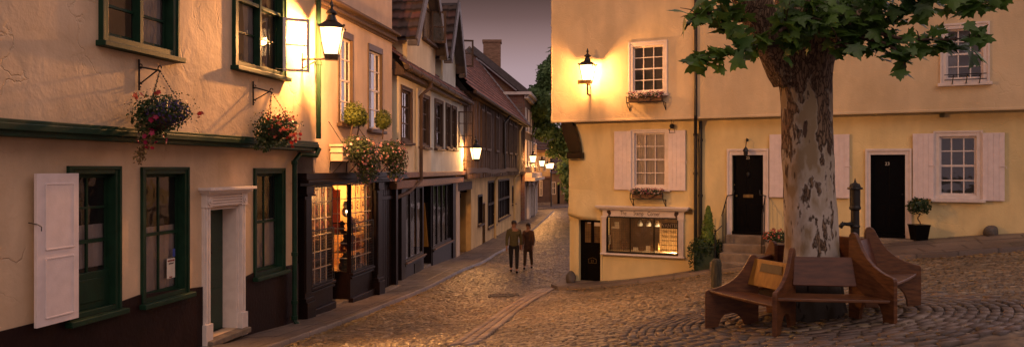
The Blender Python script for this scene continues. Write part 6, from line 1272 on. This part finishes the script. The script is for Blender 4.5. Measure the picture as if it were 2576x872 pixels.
# ================================================================ PLANE TREE
t=thing('plane_tree','huge mottled plane tree rising through the round bench with broad dark green leaves','tree',(TX,TY,gz(TX,TY)))
TREE=t
def bark_mat():
    m,tr,o=nt('plane_bark'); L=tr.links.new; b=N(tr,'ShaderNodeBsdfPrincipled'); b.inputs['Roughness'].default_value=.9; b.inputs['Specular IOR Level'].default_value=.2
    g=N(tr,'ShaderNodeNewGeometry'); mp=N(tr,'ShaderNodeMapping'); mp.inputs['Scale'].default_value=(1,1,.42); L(g.outputs['Position'],mp.inputs[0])
    sep=N(tr,'ShaderNodeSeparateXYZ'); L(g.outputs['Position'],sep.inputs[0])
    n1=N(tr,'ShaderNodeTexNoise'); n1.inputs['Scale'].default_value=5.0; n1.inputs['Detail'].default_value=9; n1.inputs['Roughness'].default_value=.6; L(mp.outputs[0],n1.inputs[0])
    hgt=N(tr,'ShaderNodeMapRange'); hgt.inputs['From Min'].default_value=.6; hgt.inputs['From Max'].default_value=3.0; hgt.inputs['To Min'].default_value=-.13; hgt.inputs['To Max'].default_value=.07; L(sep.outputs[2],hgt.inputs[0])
    ad=N(tr,'ShaderNodeMath',operation='ADD'); L(n1.outputs['Fac'],ad.inputs[0]); L(hgt.outputs[0],ad.inputs[1])
    st=N(tr,'ShaderNodeMapRange'); st.inputs['From Min'].default_value=.48; st.inputs['From Max'].default_value=.51; L(ad.outputs[0],st.inputs[0])   # 1 = old brown bark
    n2=N(tr,'ShaderNodeTexNoise'); n2.inputs['Scale'].default_value=5; n2.inputs['Detail'].default_value=4; L(mp.outputs[0],n2.inputs[0])
    rp=N(tr,'ShaderNodeValToRGB'); e=rp.color_ramp.elements; e[0].position=.38; e[0].color=(.27,.20,.12,1); e[1].position=.55; e[1].color=(.46,.40,.34,1); x=e.new(.47); x.color=(.38,.32,.25,1); rp.color_ramp.interpolation='EASE'; L(n2.outputs['Fac'],rp.inputs[0])
    rb=N(tr,'ShaderNodeValToRGB'); e=rb.color_ramp.elements; e[0].position=.35; e[0].color=(.13,.082,.052,1); e[1].position=.7; e[1].color=(.27,.185,.12,1); L(n2.outputs['Fac'],rb.inputs[0])
    mp2=N(tr,'ShaderNodeMapping'); mp2.inputs['Scale'].default_value=(1,1,.30); L(g.outputs['Position'],mp2.inputs[0])
    wn=N(tr,'ShaderNodeTexNoise'); wn.inputs['Scale'].default_value=7; wn.inputs['Detail'].default_value=5; L(mp2.outputs[0],wn.inputs[0]); wm=N(tr,'ShaderNodeMix',data_type='VECTOR'); wm.inputs[0].default_value=.24; L(mp2.outputs[0],wm.inputs[4]); L(wn.outputs['Color'],wm.inputs[5])
    vo=N(tr,'ShaderNodeTexVoronoi',feature='DISTANCE_TO_EDGE'); vo.inputs['Scale'].default_value=24; L(wm.outputs[1],vo.inputs[0])
    cr=N(tr,'ShaderNodeMapRange'); cr.inputs['From Max'].default_value=.16; L(vo.outputs['Distance'],cr.inputs[0])
    crm=N(tr,'ShaderNodeMix',data_type='RGBA'); crm.inputs[6].default_value=(.055,.034,.022,1); L(cr.outputs[0],crm.inputs[0]); L(rb.outputs[0],crm.inputs[7])
    # long dark cracks in the pale bark
    v2=N(tr,'ShaderNodeTexNoise'); v2.inputs['Scale'].default_value=9; v2.inputs['Detail'].default_value=2; L(mp2.outputs[0],v2.inputs[0]); c2=N(tr,'ShaderNodeMapRange'); c2.inputs['From Min'].default_value=.34; c2.inputs['From Max'].default_value=.37; L(v2.outputs['Fac'],c2.inputs[0])
    pm_=N(tr,'ShaderNodeMix',data_type='RGBA'); pm_.inputs[6].default_value=(.08,.05,.035,1); L(c2.outputs[0],pm_.inputs[0]); L(rp.outputs[0],pm_.inputs[7])
    mx=N(tr,'ShaderNodeMix',data_type='RGBA'); L(st.outputs[0],mx.inputs[0]); L(pm_.outputs[2],mx.inputs[6]); L(crm.outputs[2],mx.inputs[7]); dk=N(tr,'ShaderNodeMapRange'); dk.inputs['From Min'].default_value=.25; dk.inputs['From Max'].default_value=.62; dk.inputs['To Min'].default_value=.13; L(sep.outputs[2],dk.inputs[0]); hv=N(tr,'ShaderNodeHueSaturation'); L(dk.outputs[0],hv.inputs['Value']); L(mx.outputs[2],hv.inputs['Color']); L(hv.outputs[0],b.inputs['Base Color'])  # trunk foot darkened: shade under the bench is put into the bark colour
    h=N(tr,'ShaderNodeMath',operation='MULTIPLY'); L(cr.outputs[0],h.inputs[0]); L(st.outputs[0],h.inputs[1]); h2=N(tr,'ShaderNodeMath',operation='ADD'); L(h.outputs[0],h2.inputs[0]); L(st.outputs[0],h2.inputs[1])
    h3_=N(tr,'ShaderNodeMath',operation='MULTIPLY_ADD'); h3_.inputs[1].default_value=.6; L(n1.outputs['Fac'],h3_.inputs[0]); L(h2.outputs[0],h3_.inputs[2])
    bp=N(tr,'ShaderNodeBump'); bp.inputs['Distance'].default_value=.014; L(h3_.outputs[0],bp.inputs['Height']); L(bp.outputs[0],b.inputs['Normal']); L(b.outputs[0],o.inputs[0]); return m
M['bark']=bark_mat()
def limb(name,path,rad,n=72,res=.03,rough=.02):
    """path pts with radii; smooth interpolated, noisy"""
    path=[Vector(p) for p in path]; k=len(path); L_=[0]
    for a,b in zip(path[:-1],path[1:]): L_.append(L_[-1]+(b-a).length)
    m=int(L_[-1]/res)+2; V=[]; up=Vector((0,-1,0))
    def cat(i,t,A):
        p0,p1,p2,p3=A[max(i-1,0)],A[i],A[min(i+1,k-1)],A[min(i+2,k-1)]; return .5*((2*p1)+(p2-p0)*t+(2*p0-5*p1+4*p2-p3)*t*t+(3*p1-p0-3*p2+p3)*t**3)
    pos=[]; rr=[]
    for q in range(m):
        l=L_[-1]*q/(m-1); i=max(j for j in range(k-1) if L_[j]<=l+1e-9); t=(l-L_[i])/(L_[i+1]-L_[i]); pos.append(cat(i,t,path)); rr.append(cat(i,t,rad))
    pr=None
    for q in range(m):
        T_=(pos[min(q+1,m-1)]-pos[max(q-1,0)]).normalized()
        pr=(Vector((1,0,0))-T_*T_.x).normalized() if pr is None else (pr-T_*pr.dot(T_)).normalized(); w=T_.cross(pr)
        for j in range(n):
            a=2*math.pi*j/n; d=pr*math.cos(a)+w*math.sin(a); p=pos[q]+d*rr[q]
            nz=mn.noise(Vector((p.x*2.2,p.y*2.2,p.z*1.1)))*.10+mn.noise(Vector((p.x*7,p.y*7,p.z*2.5)))*.045+mn.noise(Vector((p.x*22,p.y*22,p.z*8)))*.02
            V.append(pos[q]+d*rr[q]*(1+nz*min(1,.35/rr[q]*.9)))
    Fa=[(q*n+j,q*n+(j+1)%n,(q+1)*n+(j+1)%n,(q+1)*n+j) for q in range(m-1) for j in range(n)]
    return npobj(name,[tuple(v) for v in V],Fa,M['bark'],parent=TREE,smooth=True)
T3=lambda x,y,dy=0.: px(x,y,TY+dy)
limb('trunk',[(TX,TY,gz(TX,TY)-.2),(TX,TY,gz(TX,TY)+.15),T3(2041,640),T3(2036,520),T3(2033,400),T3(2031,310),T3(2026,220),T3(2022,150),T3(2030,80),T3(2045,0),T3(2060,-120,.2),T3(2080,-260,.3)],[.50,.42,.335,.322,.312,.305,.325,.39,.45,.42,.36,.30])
limb('limb',[T3(2000,190),T3(1955,110,-.05),T3(1915,50,-.1),T3(1885,-10,-.2),T3(1840,-120,-.3),T3(1790,-260,-.4)],[.30,.27,.23,.22,.19,.12],n=48)
limb('limb',[T3(2070,120),T3(2120,40,.1),T3(2180,-60,.3),T3(2260,-200,.4)],[.26,.22,.2,.15],n=40)
# boughs carrying the leaves
bough=[[(1862,48,-.7),(1830,42,-.9),(1800,35,-1.1),(1740,45,-1.3)],[(1950,110,-.4),(1880,120,-.9),(1820,140,-1.2),(1765,150,-1.3)],[(2060,40,-.45),(2000,50,-.9),(1960,80,-1.1)],
 [(2080,50,-.4),(2170,75,-.8),(2280,100,-1.1),(2380,100,-1.3),(2470,95,-1.5)],[(2100,20,-.3),(2220,-10,-.8),(2340,0,-1.1),(2450,0,-1.2)],[(2100,70,-.4),(2150,90,-.8),(2230,110,-1.0),(2290,150,-1.1)],[(2060,60,-.45),(2110,110,-.9),(2150,120,-1.0)]]
m=MB()
for b in bough: m.tube([px(x,y,TY+d) for x,y,d in b],[.05,.03,.018,.012,.008][:len(b)],6)
MBOUGH=m
P=[];cl=[]
for b in bough:
    pts=[px(x,y,TY+d) for x,y,d in b]
    for i in range(len(pts)-1):
        for k in range(5): cl.append((pts[i].lerp(pts[i+1],RNG.uniform(0,1)),.12))
ext=[(1716,36,-1.3,.04,2),(1745,48,-1.2,.06,4),(1775,30,-1.2,.07,6),(1800,40,-1.1,.08,7),(1830,60,-1.1,.09,8),(1848,30,-1.,.08,5),(1755,150,-1.3,.05,4),(1785,160,-1.3,.05,4),(1820,145,-1.2,.06,5),(1850,128,-1.1,.07,6),(1880,112,-1.,.06,4),(1912,98,-1.,.07,6),(1975,75,-1.,.08,8),(1995,90,-.9,.12,14),(2005,40,-1.,.12,14),(2040,60,-.9,.15,18),(2030,15,-.9,.2,26),(2085,45,-.9,.15,18),
 (2120,30,-.8,.2,30),(2130,95,-.8,.13,16),(2165,105,-.8,.10,14),(2180,60,-.8,.16,20),(2195,15,-.8,.18,26),(2225,115,-.9,.09,12),(2250,90,-.9,.10,12),(2285,130,-1.1,.06,7),(2275,168,-1.1,.05,5),(2310,105,-1.1,.08,9),(2345,100,-1.1,.07,7),(2375,108,-1.2,.06,6),(2400,118,-1.2,.05,5),(2440,95,-1.4,.05,4),(2478,90,-1.5,.03,2),(2240,5,-1.,.14,18),(2300,-5,-1.1,.13,16),(2350,-10,-1.2,.12,14),(2400,0,-1.2,.10,11),(2450,-2,-1.2,.08,8),(2490,5,-1.2,.07,6),(2512,14,-1.2,.03,2),(2260,30,-1.,.08,7),(1840,-10,-1.2,.10,7),(1975,-5,-1.2,.10,8)]
Pp=[np.array([list(c)])+RNG.normal(0,r*.6,(1,3)) for c,r in cl]
for x,y,d,r,n in ext: Pp.append(np.array(px(x,y,TY+d))+RNG.normal(0,r*.75,(n,3)))
# the crown above the picture
for i in range(46):
    a=RNG.uniform(0,6.28); rr_=RNG.uniform(.5,3.0); c=np.array([TX+rr_*math.cos(a),TY+rr_*math.sin(a)*.9+.8,6.2+RNG.uniform(0,2.8)]); Pp.append(c+RNG.normal(0,.45,(38,3)))
m=MBOUGH; bp_=[q for b in bough for a_,c_ in zip(b[:-1],b[1:]) for q in [px(*a_[:2],TY+a_[2]).lerp(px(*c_[:2],TY+c_[2]),u) for u in (0,.33,.66)]]
for x,y,d,r,n in ext:
    if y<-5: continue
    c=px(x,y,TY+d)
    for k in range(2):
        e_=c+Vector(RNG.normal(0,r*.8,3)); q0=min(bp_,key=lambda q:(q-e_).length); m.tube([q0,q0.lerp(e_,.5)+Vector((0,0,.03)),e_],[.009,.006,.003],5)
obj('branches',m,M['timber'],TREE,smooth=True)
P=np.concatenate(Pp); zl=pz(195,9); P=P[P[:,2]>2.7]; P=P[~((P[:,1]<8)&(P[:,2]<4.5))]
Nn=np.tile([0,-.45,.75],(len(P),1)); scatter('crown',MAPLE,P,Nn,.185,M['leaf'],t,.55,down=.7)
# ================================================================ ROUND BENCH
gb0=gz(TX,TY); t=thing('round_bench','old brown wooden bench of six pew seats circling the plane tree','bench',(TX,TY,gb0))
phi0=R(38); RO=1.30; RI=.60
ang=[-phi0-R(60)+R(60)*k for k in range(6)]   # A,B,C,D,E,F
base=[-.32,-.17,.02,.044,.05,-.2]
def rp(a,r,z): return Vector((TX+r*math.sin(a),TY-r*math.cos(a),z))
def panel(a,bz,th=.052):
    out=[(RO,0),(RO,.47),(RO-.008,.495),(RO-.03,.512),(RO-.10,.528),(RO-.2,.562),(RO-.3,.615),(RO-.39,.69),(RO-.46,.78),(RO-.51,.87),(RO-.545,.935),(RO-.57,.963),(RO-.60,.975),(RO-.63,.965),(RO-.652,.94),(RO-.66,.90),(RO-.66,0)]
    out+=[(RO-.50,0),(RO-.485,.08),(RO-.45,.16),(RO-.39,.22),(RO-.32,.235),(RO-.25,.215),(RO-.2,.16),(RO-.17,.08),(RO-.155,0)]
    tt=Vector((math.cos(a),math.sin(a),0)); m=MB().poly([rp(a,r,bz+z-(.03 if z==0 else 0))-tt*th/2 for r,z in out],tt*th)
    # applied strengthening cheek
    o=obj('end_panel',m,M['wood'],t,bevel=.012)
for a,b in zip(ang,base): panel(a,b)
seatz=[.19,.28,.46,.44,.30,.17]
for k in range(6):
    a0,a1=ang[k],ang[k]+R(60); z=seatz[k]; m=MB(); n=8; V=[]
    e0=.03/RO; 
    for i in range(n+1):
        u=i/n; aa=a0+(a1-a0)*u
        po=rp(a0,RO-.035,z).lerp(rp(a1,RO-.035,z),.02+.96*u); pin=rp(a0,RO-.50,z).lerp(rp(a1,RO-.50,z),.03+.94*u); bow=math.sin(u*math.pi)*.05
        out_=(po-Vector((TX,TY,z))); out_.z=0; po=po+out_.normalized()*bow*.3; V+=[po,pin]
    for p in list(V): V.append(p-Z3*.035)
    q=(n+1)*2; fs=[]
    for i in range(n):
        fs+=[(2*i,2*i+1,2*i+3,2*i+2),(q+2*i,q+2*i+2,q+2*i+3,q+2*i+1),(2*i,2*i+2,q+2*i+2,q+2*i),(2*i+1,q+2*i+1,q+2*i+3,2*i+3)]
    fs+=[(0,q,q+1,1),(2*n,2*n+1,q+2*n+1,q+2*n)]; m.add(V,fs); obj('seat',m,M['wood'],t,bevel=.008)
    # back board
    b0,b1=z+.09,z+.42; r0,r1=RO-.50,RO-.60
    P0=rp(a0,r0,b0).lerp(rp(a1,r0,b0),.05);P1=rp(a0,r0,b0).lerp(rp(a1,r0,b0),.95);P2=rp(a0,r1,b1).lerp(rp(a1,r1,b1),.97);P3=rp(a0,r1,b1).lerp(rp(a1,r1,b1),.03)
    nn=(P1-P0).cross(P3-P0).normalized(); m=MB().poly([P0,P1,P2,P3],nn*-.03 if nn.y<0 else nn*.03); bk=obj('backrest',m,M['woodgold'] if k==0 else M['woodred'],t,bevel=.008)
    if k==0:
        n_=(P1-P0).cross(P3-P0).normalized(); cen=rp((a0+a1)/2,1,0)-Vector((TX,TY,0)); n_=n_ if n_.dot(cen)>0 else -n_
        L=lambda u,v: P0.lerp(P1,u).lerp(P3.lerp(P2,u),v)+n_*.004
        m=MB().poly([L(.24,.55),L(.82,.55),L(.80,.86),L(.25,.86)],n_*.006); obj('plaque',m,pm('dark_bronze',(.075,.05,.025),(.05,.034,.018),14,.5),bk)
# ================================================================ FAR TREES
def far_tree(c,rx,rz,n,lf,label,seed,trunk_z):
    c=Vector(c); t=thing('leafy_tree',label,'tree',(c.x,c.y,trunk_z)); m=MB().tube([(c.x,c.y,trunk_z),(c.x+.2,c.y,c.z-rz*.5),(c.x,c.y,c.z+rz*.3)],[.35,.25,.1],8); obj('trunk',m,M['timber'],t)
    Ps=[];Ns=[]
    for i in range(n):
        d=RNG.normal(0,1,3); d/=np.linalg.norm(d); s=RNG.uniform(.55,1)**.6; q=np.array(c)+d*np.array([rx,rx,rz])*s*(1-.35*max(d[2],0)*(abs(d[0])+.2)); r=RNG.uniform(.5,1.0)
        P,Nn=blob(q,(r,r,r*.75),130,.4); Nn[:,2]+=.4; Ps.append(P);Ns.append(Nn)
    scatter('crown',SIMPLE,np.concatenate(Ps),np.concatenate(Ns),lf,M['elm'],t,.5)
far_tree((5.7,70,7.9),4.1,6.0,300,.34,'tall leafy green tree behind the corner of the yellow house',5,-2.4)
far_tree((5.9,62,1.6),1.9,3.2,70,.28,'lower leafy boughs hanging over the far lane beside the yellow house',6,-2.3)
# ================================================================ PEOPLE (walking down the lane)
def skin(name,pts,edges,rad,mat,parent,sub=2):
    me=bpy.data.meshes.new(name); base=wloc(parent); me.from_pydata([tuple(Vector(p)-base) for p in pts],edges,[]); o=bpy.data.objects.new(name,me); C.objects.link(o); o.parent=parent
    md=o.modifiers.new('skin','SKIN'); me.skin_vertices.new(name='') if not me.skin_vertices else None
    for i,r_ in enumerate(rad): me.skin_vertices[0].data[i].radius=(r_ if hasattr(r_,'__len__') else (r_,r_))
    me.skin_vertices[0].data[0].use_root=True
    md.use_smooth_shade=True; sb=o.modifiers.new('sub','SUBSURF'); sb.levels=sub; sb.render_levels=sub; me.materials.append(mat); return o
def person(x,y,h,yaw,label,top,legs,hair,woman=False,step=1,bag=False):
    g=gz(x,y)+.01; t=thing('person',label,'person',(x,y,g),'people walking in the lane'); s=h/1.75
    f=Vector((math.sin(yaw),math.cos(yaw),0)); r=Vector((f.y,-f.x,0)); O=Vector((x,y,g))
    P=lambda a,b,c: O+r*a*s+f*b*s+Z3*c*s
    sk=pm('skin_%s'%label[:6],(.34,.18,.11),(.3,.15,.09),8,.6)
    fl_,fr=(.20,-.22) if step>0 else (-.22,.20); w=.9 if woman else 1
    pts=[P(0,0,.95),P(0,0,1.18),P(0,.01,1.40),P(0,.01,1.50),P(0,.03,1.61),P(0,.03,1.69),
     P(.10,0,.90),P(.10,fr*.35+.04,.50),P(.09,fr,.09 if fr>0 else .12),P(.09,fr+.14,.03),
     P(-.10,0,.90),P(-.10,fl_*.35+.04,.50),P(-.09,fl_,.09 if fl_>0 else .12),P(-.09,fl_+.14,.03),
     P(.19*w,0,1.40),P(.24*w,-fr*.2,1.12),P(.25*w,-fr*.5+.08,.88),P(.25*w,-fr*.55+.12,.79),
     P(-.19*w,0,1.40),P(-.24*w,-fl_*.2,1.12),P(-.25*w,-fl_*.5+.08,.88),P(-.25*w,-fl_*.55+.12,.79)]
    ed=[(0,1),(1,2),(2,3),(3,4),(4,5),(0,6),(6,7),(7,8),(8,9),(0,10),(10,11),(11,12),(12,13),(2,14),(14,15),(15,16),(16,17),(2,18),(18,19),(19,20),(20,21)]
    rd=[(.13,.10),(.12,.09),(.13,.10),.058,(.082,.095),(.07,.08),.08,.055,.04,.035,.08,.055,.04,.035,.055,.042,.032,.03,.055,.042,.032,.03]; rd=[tuple(q*s for q in v) if hasattr(v,'__len__') else v*s for v in rd]
    skin('body',pts,ed,rd,sk,t)
    # facial relief + hands with five fingers each
    hd=P(0,.03,1.63); m=MB().ball(hd+f*.095*s-Z3*.01,(.014,.014,.02)).ball(hd+r*.03*s+f*.08*s+Z3*.02*s,.012).ball(hd-r*.03*s+f*.08*s+Z3*.02*s,.012).ball(hd+r*.078*s,(.012,.02,.03)).ball(hd-r*.078*s,(.012,.02,.03)); obj('face',m,sk,t,smooth=True)
    for sg,iv in ((1,17),(-1,21)):
        hb=pts[iv]; m=MB().ball(hb,(.03*s,.035*s,.05*s),8,6)
        for k in range(4): q=hb+f*(.024-.016*k)*s; m.tube([q-Z3*.03*s,q-Z3*(.075-.004*abs(k-1))*s+r*-.006*sg,q-Z3*(.105-.008*abs(k-1))*s-r*.018*sg],[.009*s,.008*s,.006*s],6)
        m.tube([hb+f*.03*s,hb+f*.05*s-Z3*.03*s,hb+f*.05*s-Z3*.055*s],[.010*s,.009*s,.007*s],6); obj('hand',m,sk,t,smooth=True)
    # clothes
    j=[P(0,0,.78 if not woman else .62),P(0,0,1.14),P(0,.01,1.38),P(.19*w,0,1.39),P(.24*w,-fr*.2,1.12),P(.25*w,-fr*.5+.07,.90),P(-.19*w,0,1.39),P(-.24*w,-fl_*.2,1.12),P(-.25*w,-fl_*.5+.07,.90),P(0,.01,1.49)]
    skin('jacket',j,[(0,1),(1,2),(2,3),(3,4),(4,5),(2,6),(6,7),(7,8),(2,9)],[tuple(q*s for q in v) for v in [(.175,.14) if not woman else (.20,.17),(.155,.12),(.165,.12),(.078,.078),(.06,.06),(.048,.048),(.078,.078),(.06,.06),(.048,.048),(.07,.07)]],top,t)
    if not woman or legs is not None:
        j=[P(0,0,.94),P(.10,0,.86),P(.10,fr*.35+.04,.50),P(.09,fr,.12),P(-.10,0,.86),P(-.10,fl_*.35+.04,.50),P(-.09,fl_,.12)]
        skin('trousers',j,[(0,1),(1,2),(2,3),(0,4),(4,5),(5,6)],[tuple(q*s for q in v) for v in [(.14,.115),(.098,.098),(.072,.072),(.058,.058),(.098,.098),(.072,.072),(.058,.058)]],legs,t)
    m=MB(); 
    for sx_,fy,zz in ((.09,fr,.04),(-.09,fl_,.04)): m.ball(P(sx_,fy+.06,zz),(.048*s,.12*s,.045*s),10,6)
    obj('shoe',m,M['black'],t,smooth=True)
    m=MB().ball(P(0,.015,1.672),(.093*s,.108*s,.092*s),12,8)
    if woman: m.ball(P(0,-.055,1.58),(.08*s,.05*s,.13*s),10,8)
    obj('hair',m,hair,t,smooth=True)
    if bag: m=MB().ax(P(.30,-.02,.86),.05,.14,.12).tube([P(.28,-.02,.96),P(.1,.02,1.46),P(-.12,0,1.30)],.012,5); o=obj('shoulder_bag',m,M['redcurtain'],loc=P(.3,-.02,.86),bevel=.02); tag(o,'dark red shoulder bag carried by the person in brown','bag')
olive=pm('olive_cloth',(.10,.085,.035),(.07,.06,.025),12,.9); blk=pm('black_cloth',(.008,.007,.008),(.012,.01,.011),12,.9); brn=pm('rust_brown_cloth',(.12,.06,.03),(.08,.035,.02),10,.9); brn2=pm('tan_brown_cloth',(.10,.055,.03),(.075,.04,.022),10,.9); hairm=pm('dark_hair',(.03,.017,.01),(.02,.012,.008),30,.6)
q=px(1293,682,27.1); person(q.x,q.y,1.76,R(178),'person in an olive jacket and black trousers walking on the cobbles',olive,blk,hairm,step=1)
q=px(1329,668,28.6); person(q.x,q.y,1.64,R(196),'person in brown clothes with long hair walking beside the one in olive',brn,brn2,hairm,woman=True,step=-1,bag=True)
# ================================================================ FALLEN LEAVES
LP=[]
def lit(x,y,n,sp): 
    for _ in range(n): LP.append((x+RNG.normal(0,sp),y+RNG.normal(0,sp)))
for k in range(500): u=RNG.uniform(0,1); i=min(int(u*4),3); a_=outerL[1+i]; b_=outerL[2+i]; f=RNG.uniform(0,1); LP.append((a_[0]+(b_[0]-a_[0])*f+.06+abs(RNG.normal(0,.09)),a_[1]+(b_[1]-a_[1])*f))
for k in range(420): i=int(RNG.integers(3,11)); a_=op[i];b_=op[i+1] if i+1<len(op) else op[i]; f=RNG.uniform(0,1); LP.append((a_[0]+(b_[0]-a_[0])*f-.05-abs(RNG.normal(0,.12)),a_[1]+(b_[1]-a_[1])*f-.08-abs(RNG.normal(0,.16))))
for k in range(1500): 
    x,y=RNG.uniform(-4,11.5),RNG.uniform(8,22)
    if abs(x)<.66*y and (x>1.2 or RNG.uniform()<.25): LP.append((x,y))
for k in range(260): a=RNG.uniform(0,6.28); r_=RNG.uniform(.4,1.25); LP.append((TX+r_*math.cos(a),TY+r_*math.sin(a)))
LP=np.array(LP); P=np.c_[LP,gza(LP[:,0],LP[:,1])+.022]; Nn=np.tile([0,0,2.2],(len(P),1)); o=scatter('fallen_leaves',MAPLE,P,Nn,.062,pm('dry_leaf',(.30,.20,.07),(.14,.08,.03),9,.8),None,.35); tag(o,kind='stuff')
# ================================================================ WORLD, SUN, CAMERA
w=bpy.data.worlds.new('World'); bpy.context.scene.world=w; w.use_nodes=True; nt_=w.node_tree; nt_.nodes.clear(); L=nt_.links.new
out=nt_.nodes.new('ShaderNodeOutputWorld'); bg=nt_.nodes.new('ShaderNodeBackground'); bg2=nt_.nodes.new('ShaderNodeBackground')
sky=nt_.nodes.new('ShaderNodeTexSky'); sky.sky_type='NISHITA'; sky.sun_disc=False; sky.sun_elevation=R(2); sky.sun_rotation=SUNROT; sky.dust_density=3
L(sky.outputs[0],bg.inputs[0]); bg.inputs[1].default_value=SKYN
tc=nt_.nodes.new('ShaderNodeTexCoord'); sp=nt_.nodes.new('ShaderNodeSeparateXYZ'); L(tc.outputs['Generated'],sp.inputs[0]); rp_=nt_.nodes.new('ShaderNodeValToRGB'); L(sp.outputs[2],rp_.inputs[0])
e=rp_.color_ramp.elements; e[0].position=0; e[0].color=(.50,.36,.40,1); e[1].position=1; e[1].color=(*SKYTOP,1)
for p_,c_ in ((.085,(.46,.33,.365)),(.12,(.40,.28,.305)),(.155,(.28,.178,.178)),(.185,(.15,.085,.082)),(.212,(.078,.040,.036)),(.36,(.24,.175,.19))):
    x=e.new(p_); x.color=(*c_,1)
gd=Vector((math.sin(R(42))*.97,math.cos(R(42))*.97,.22)).normalized(); dt=nt_.nodes.new('ShaderNodeVectorMath'); dt.operation='DOT_PRODUCT'; L(tc.outputs['Generated'],dt.inputs[0]); dt.inputs[1].default_value=gd
gr=nt_.nodes.new('ShaderNodeValToRGB'); L(dt.outputs['Value'],gr.inputs[0]); ge=gr.color_ramp.elements; ge[0].position=.80; ge[0].color=(0,0,0,1); ge[1].position=.93; ge[1].color=(*GLOW,1); gr.color_ramp.interpolation='EASE'
am=nt_.nodes.new('ShaderNodeMix'); am.data_type='RGBA'; am.blend_type='ADD'; am.inputs[0].default_value=1; am.clamp_result=False; L(rp_.outputs[0],am.inputs[6]); L(gr.outputs[0],am.inputs[7]); L(am.outputs[2],bg2.inputs[0]); bg2.inputs[1].default_value=1.0
ad=nt_.nodes.new('ShaderNodeAddShader'); L(bg.outputs[0],ad.inputs[0]); L(bg2.outputs[0],ad.inputs[1]); L(ad.outputs[0],out.inputs[0])
sn=bpy.data.lights.new('sun','SUN'); sn.energy=SUNE; sn.angle=R(40); sn.color=SUNC; so=bpy.data.objects.new('sun',sn); C.objects.link(so); so.location=(0,-5,12)
az=R(SUNAZ); el=R(SUNEL); dirv=Vector((math.sin(az)*math.cos(el),math.cos(az)*math.cos(el),math.sin(el))); so.rotation_euler=dirv.to_track_quat('Z','Y').to_euler()
cam=bpy.data.cameras.new('camera'); co=bpy.data.objects.new('camera',cam); C.objects.link(co); co.location=(0,0,EYE); co.rotation_euler=(R(90),0,0)
cam.sensor_width=36; cam.lens=36*F/2576; cam.shift_y=-14/2576; cam.clip_end=2000; cam.clip_start=.1; bpy.context.scene.camera=co
sc=bpy.context.scene; sc.view_settings.view_transform='Standard'; sc.view_settings.look='None'; sc.view_settings.exposure=EXPO; sc.view_settings.gamma=1
sc.cycles.max_bounces=8; sc.cycles.transparent_max_bounces=12; sc.cycles.use_denoising=True; sc.cycles.sample_clamp_indirect=6
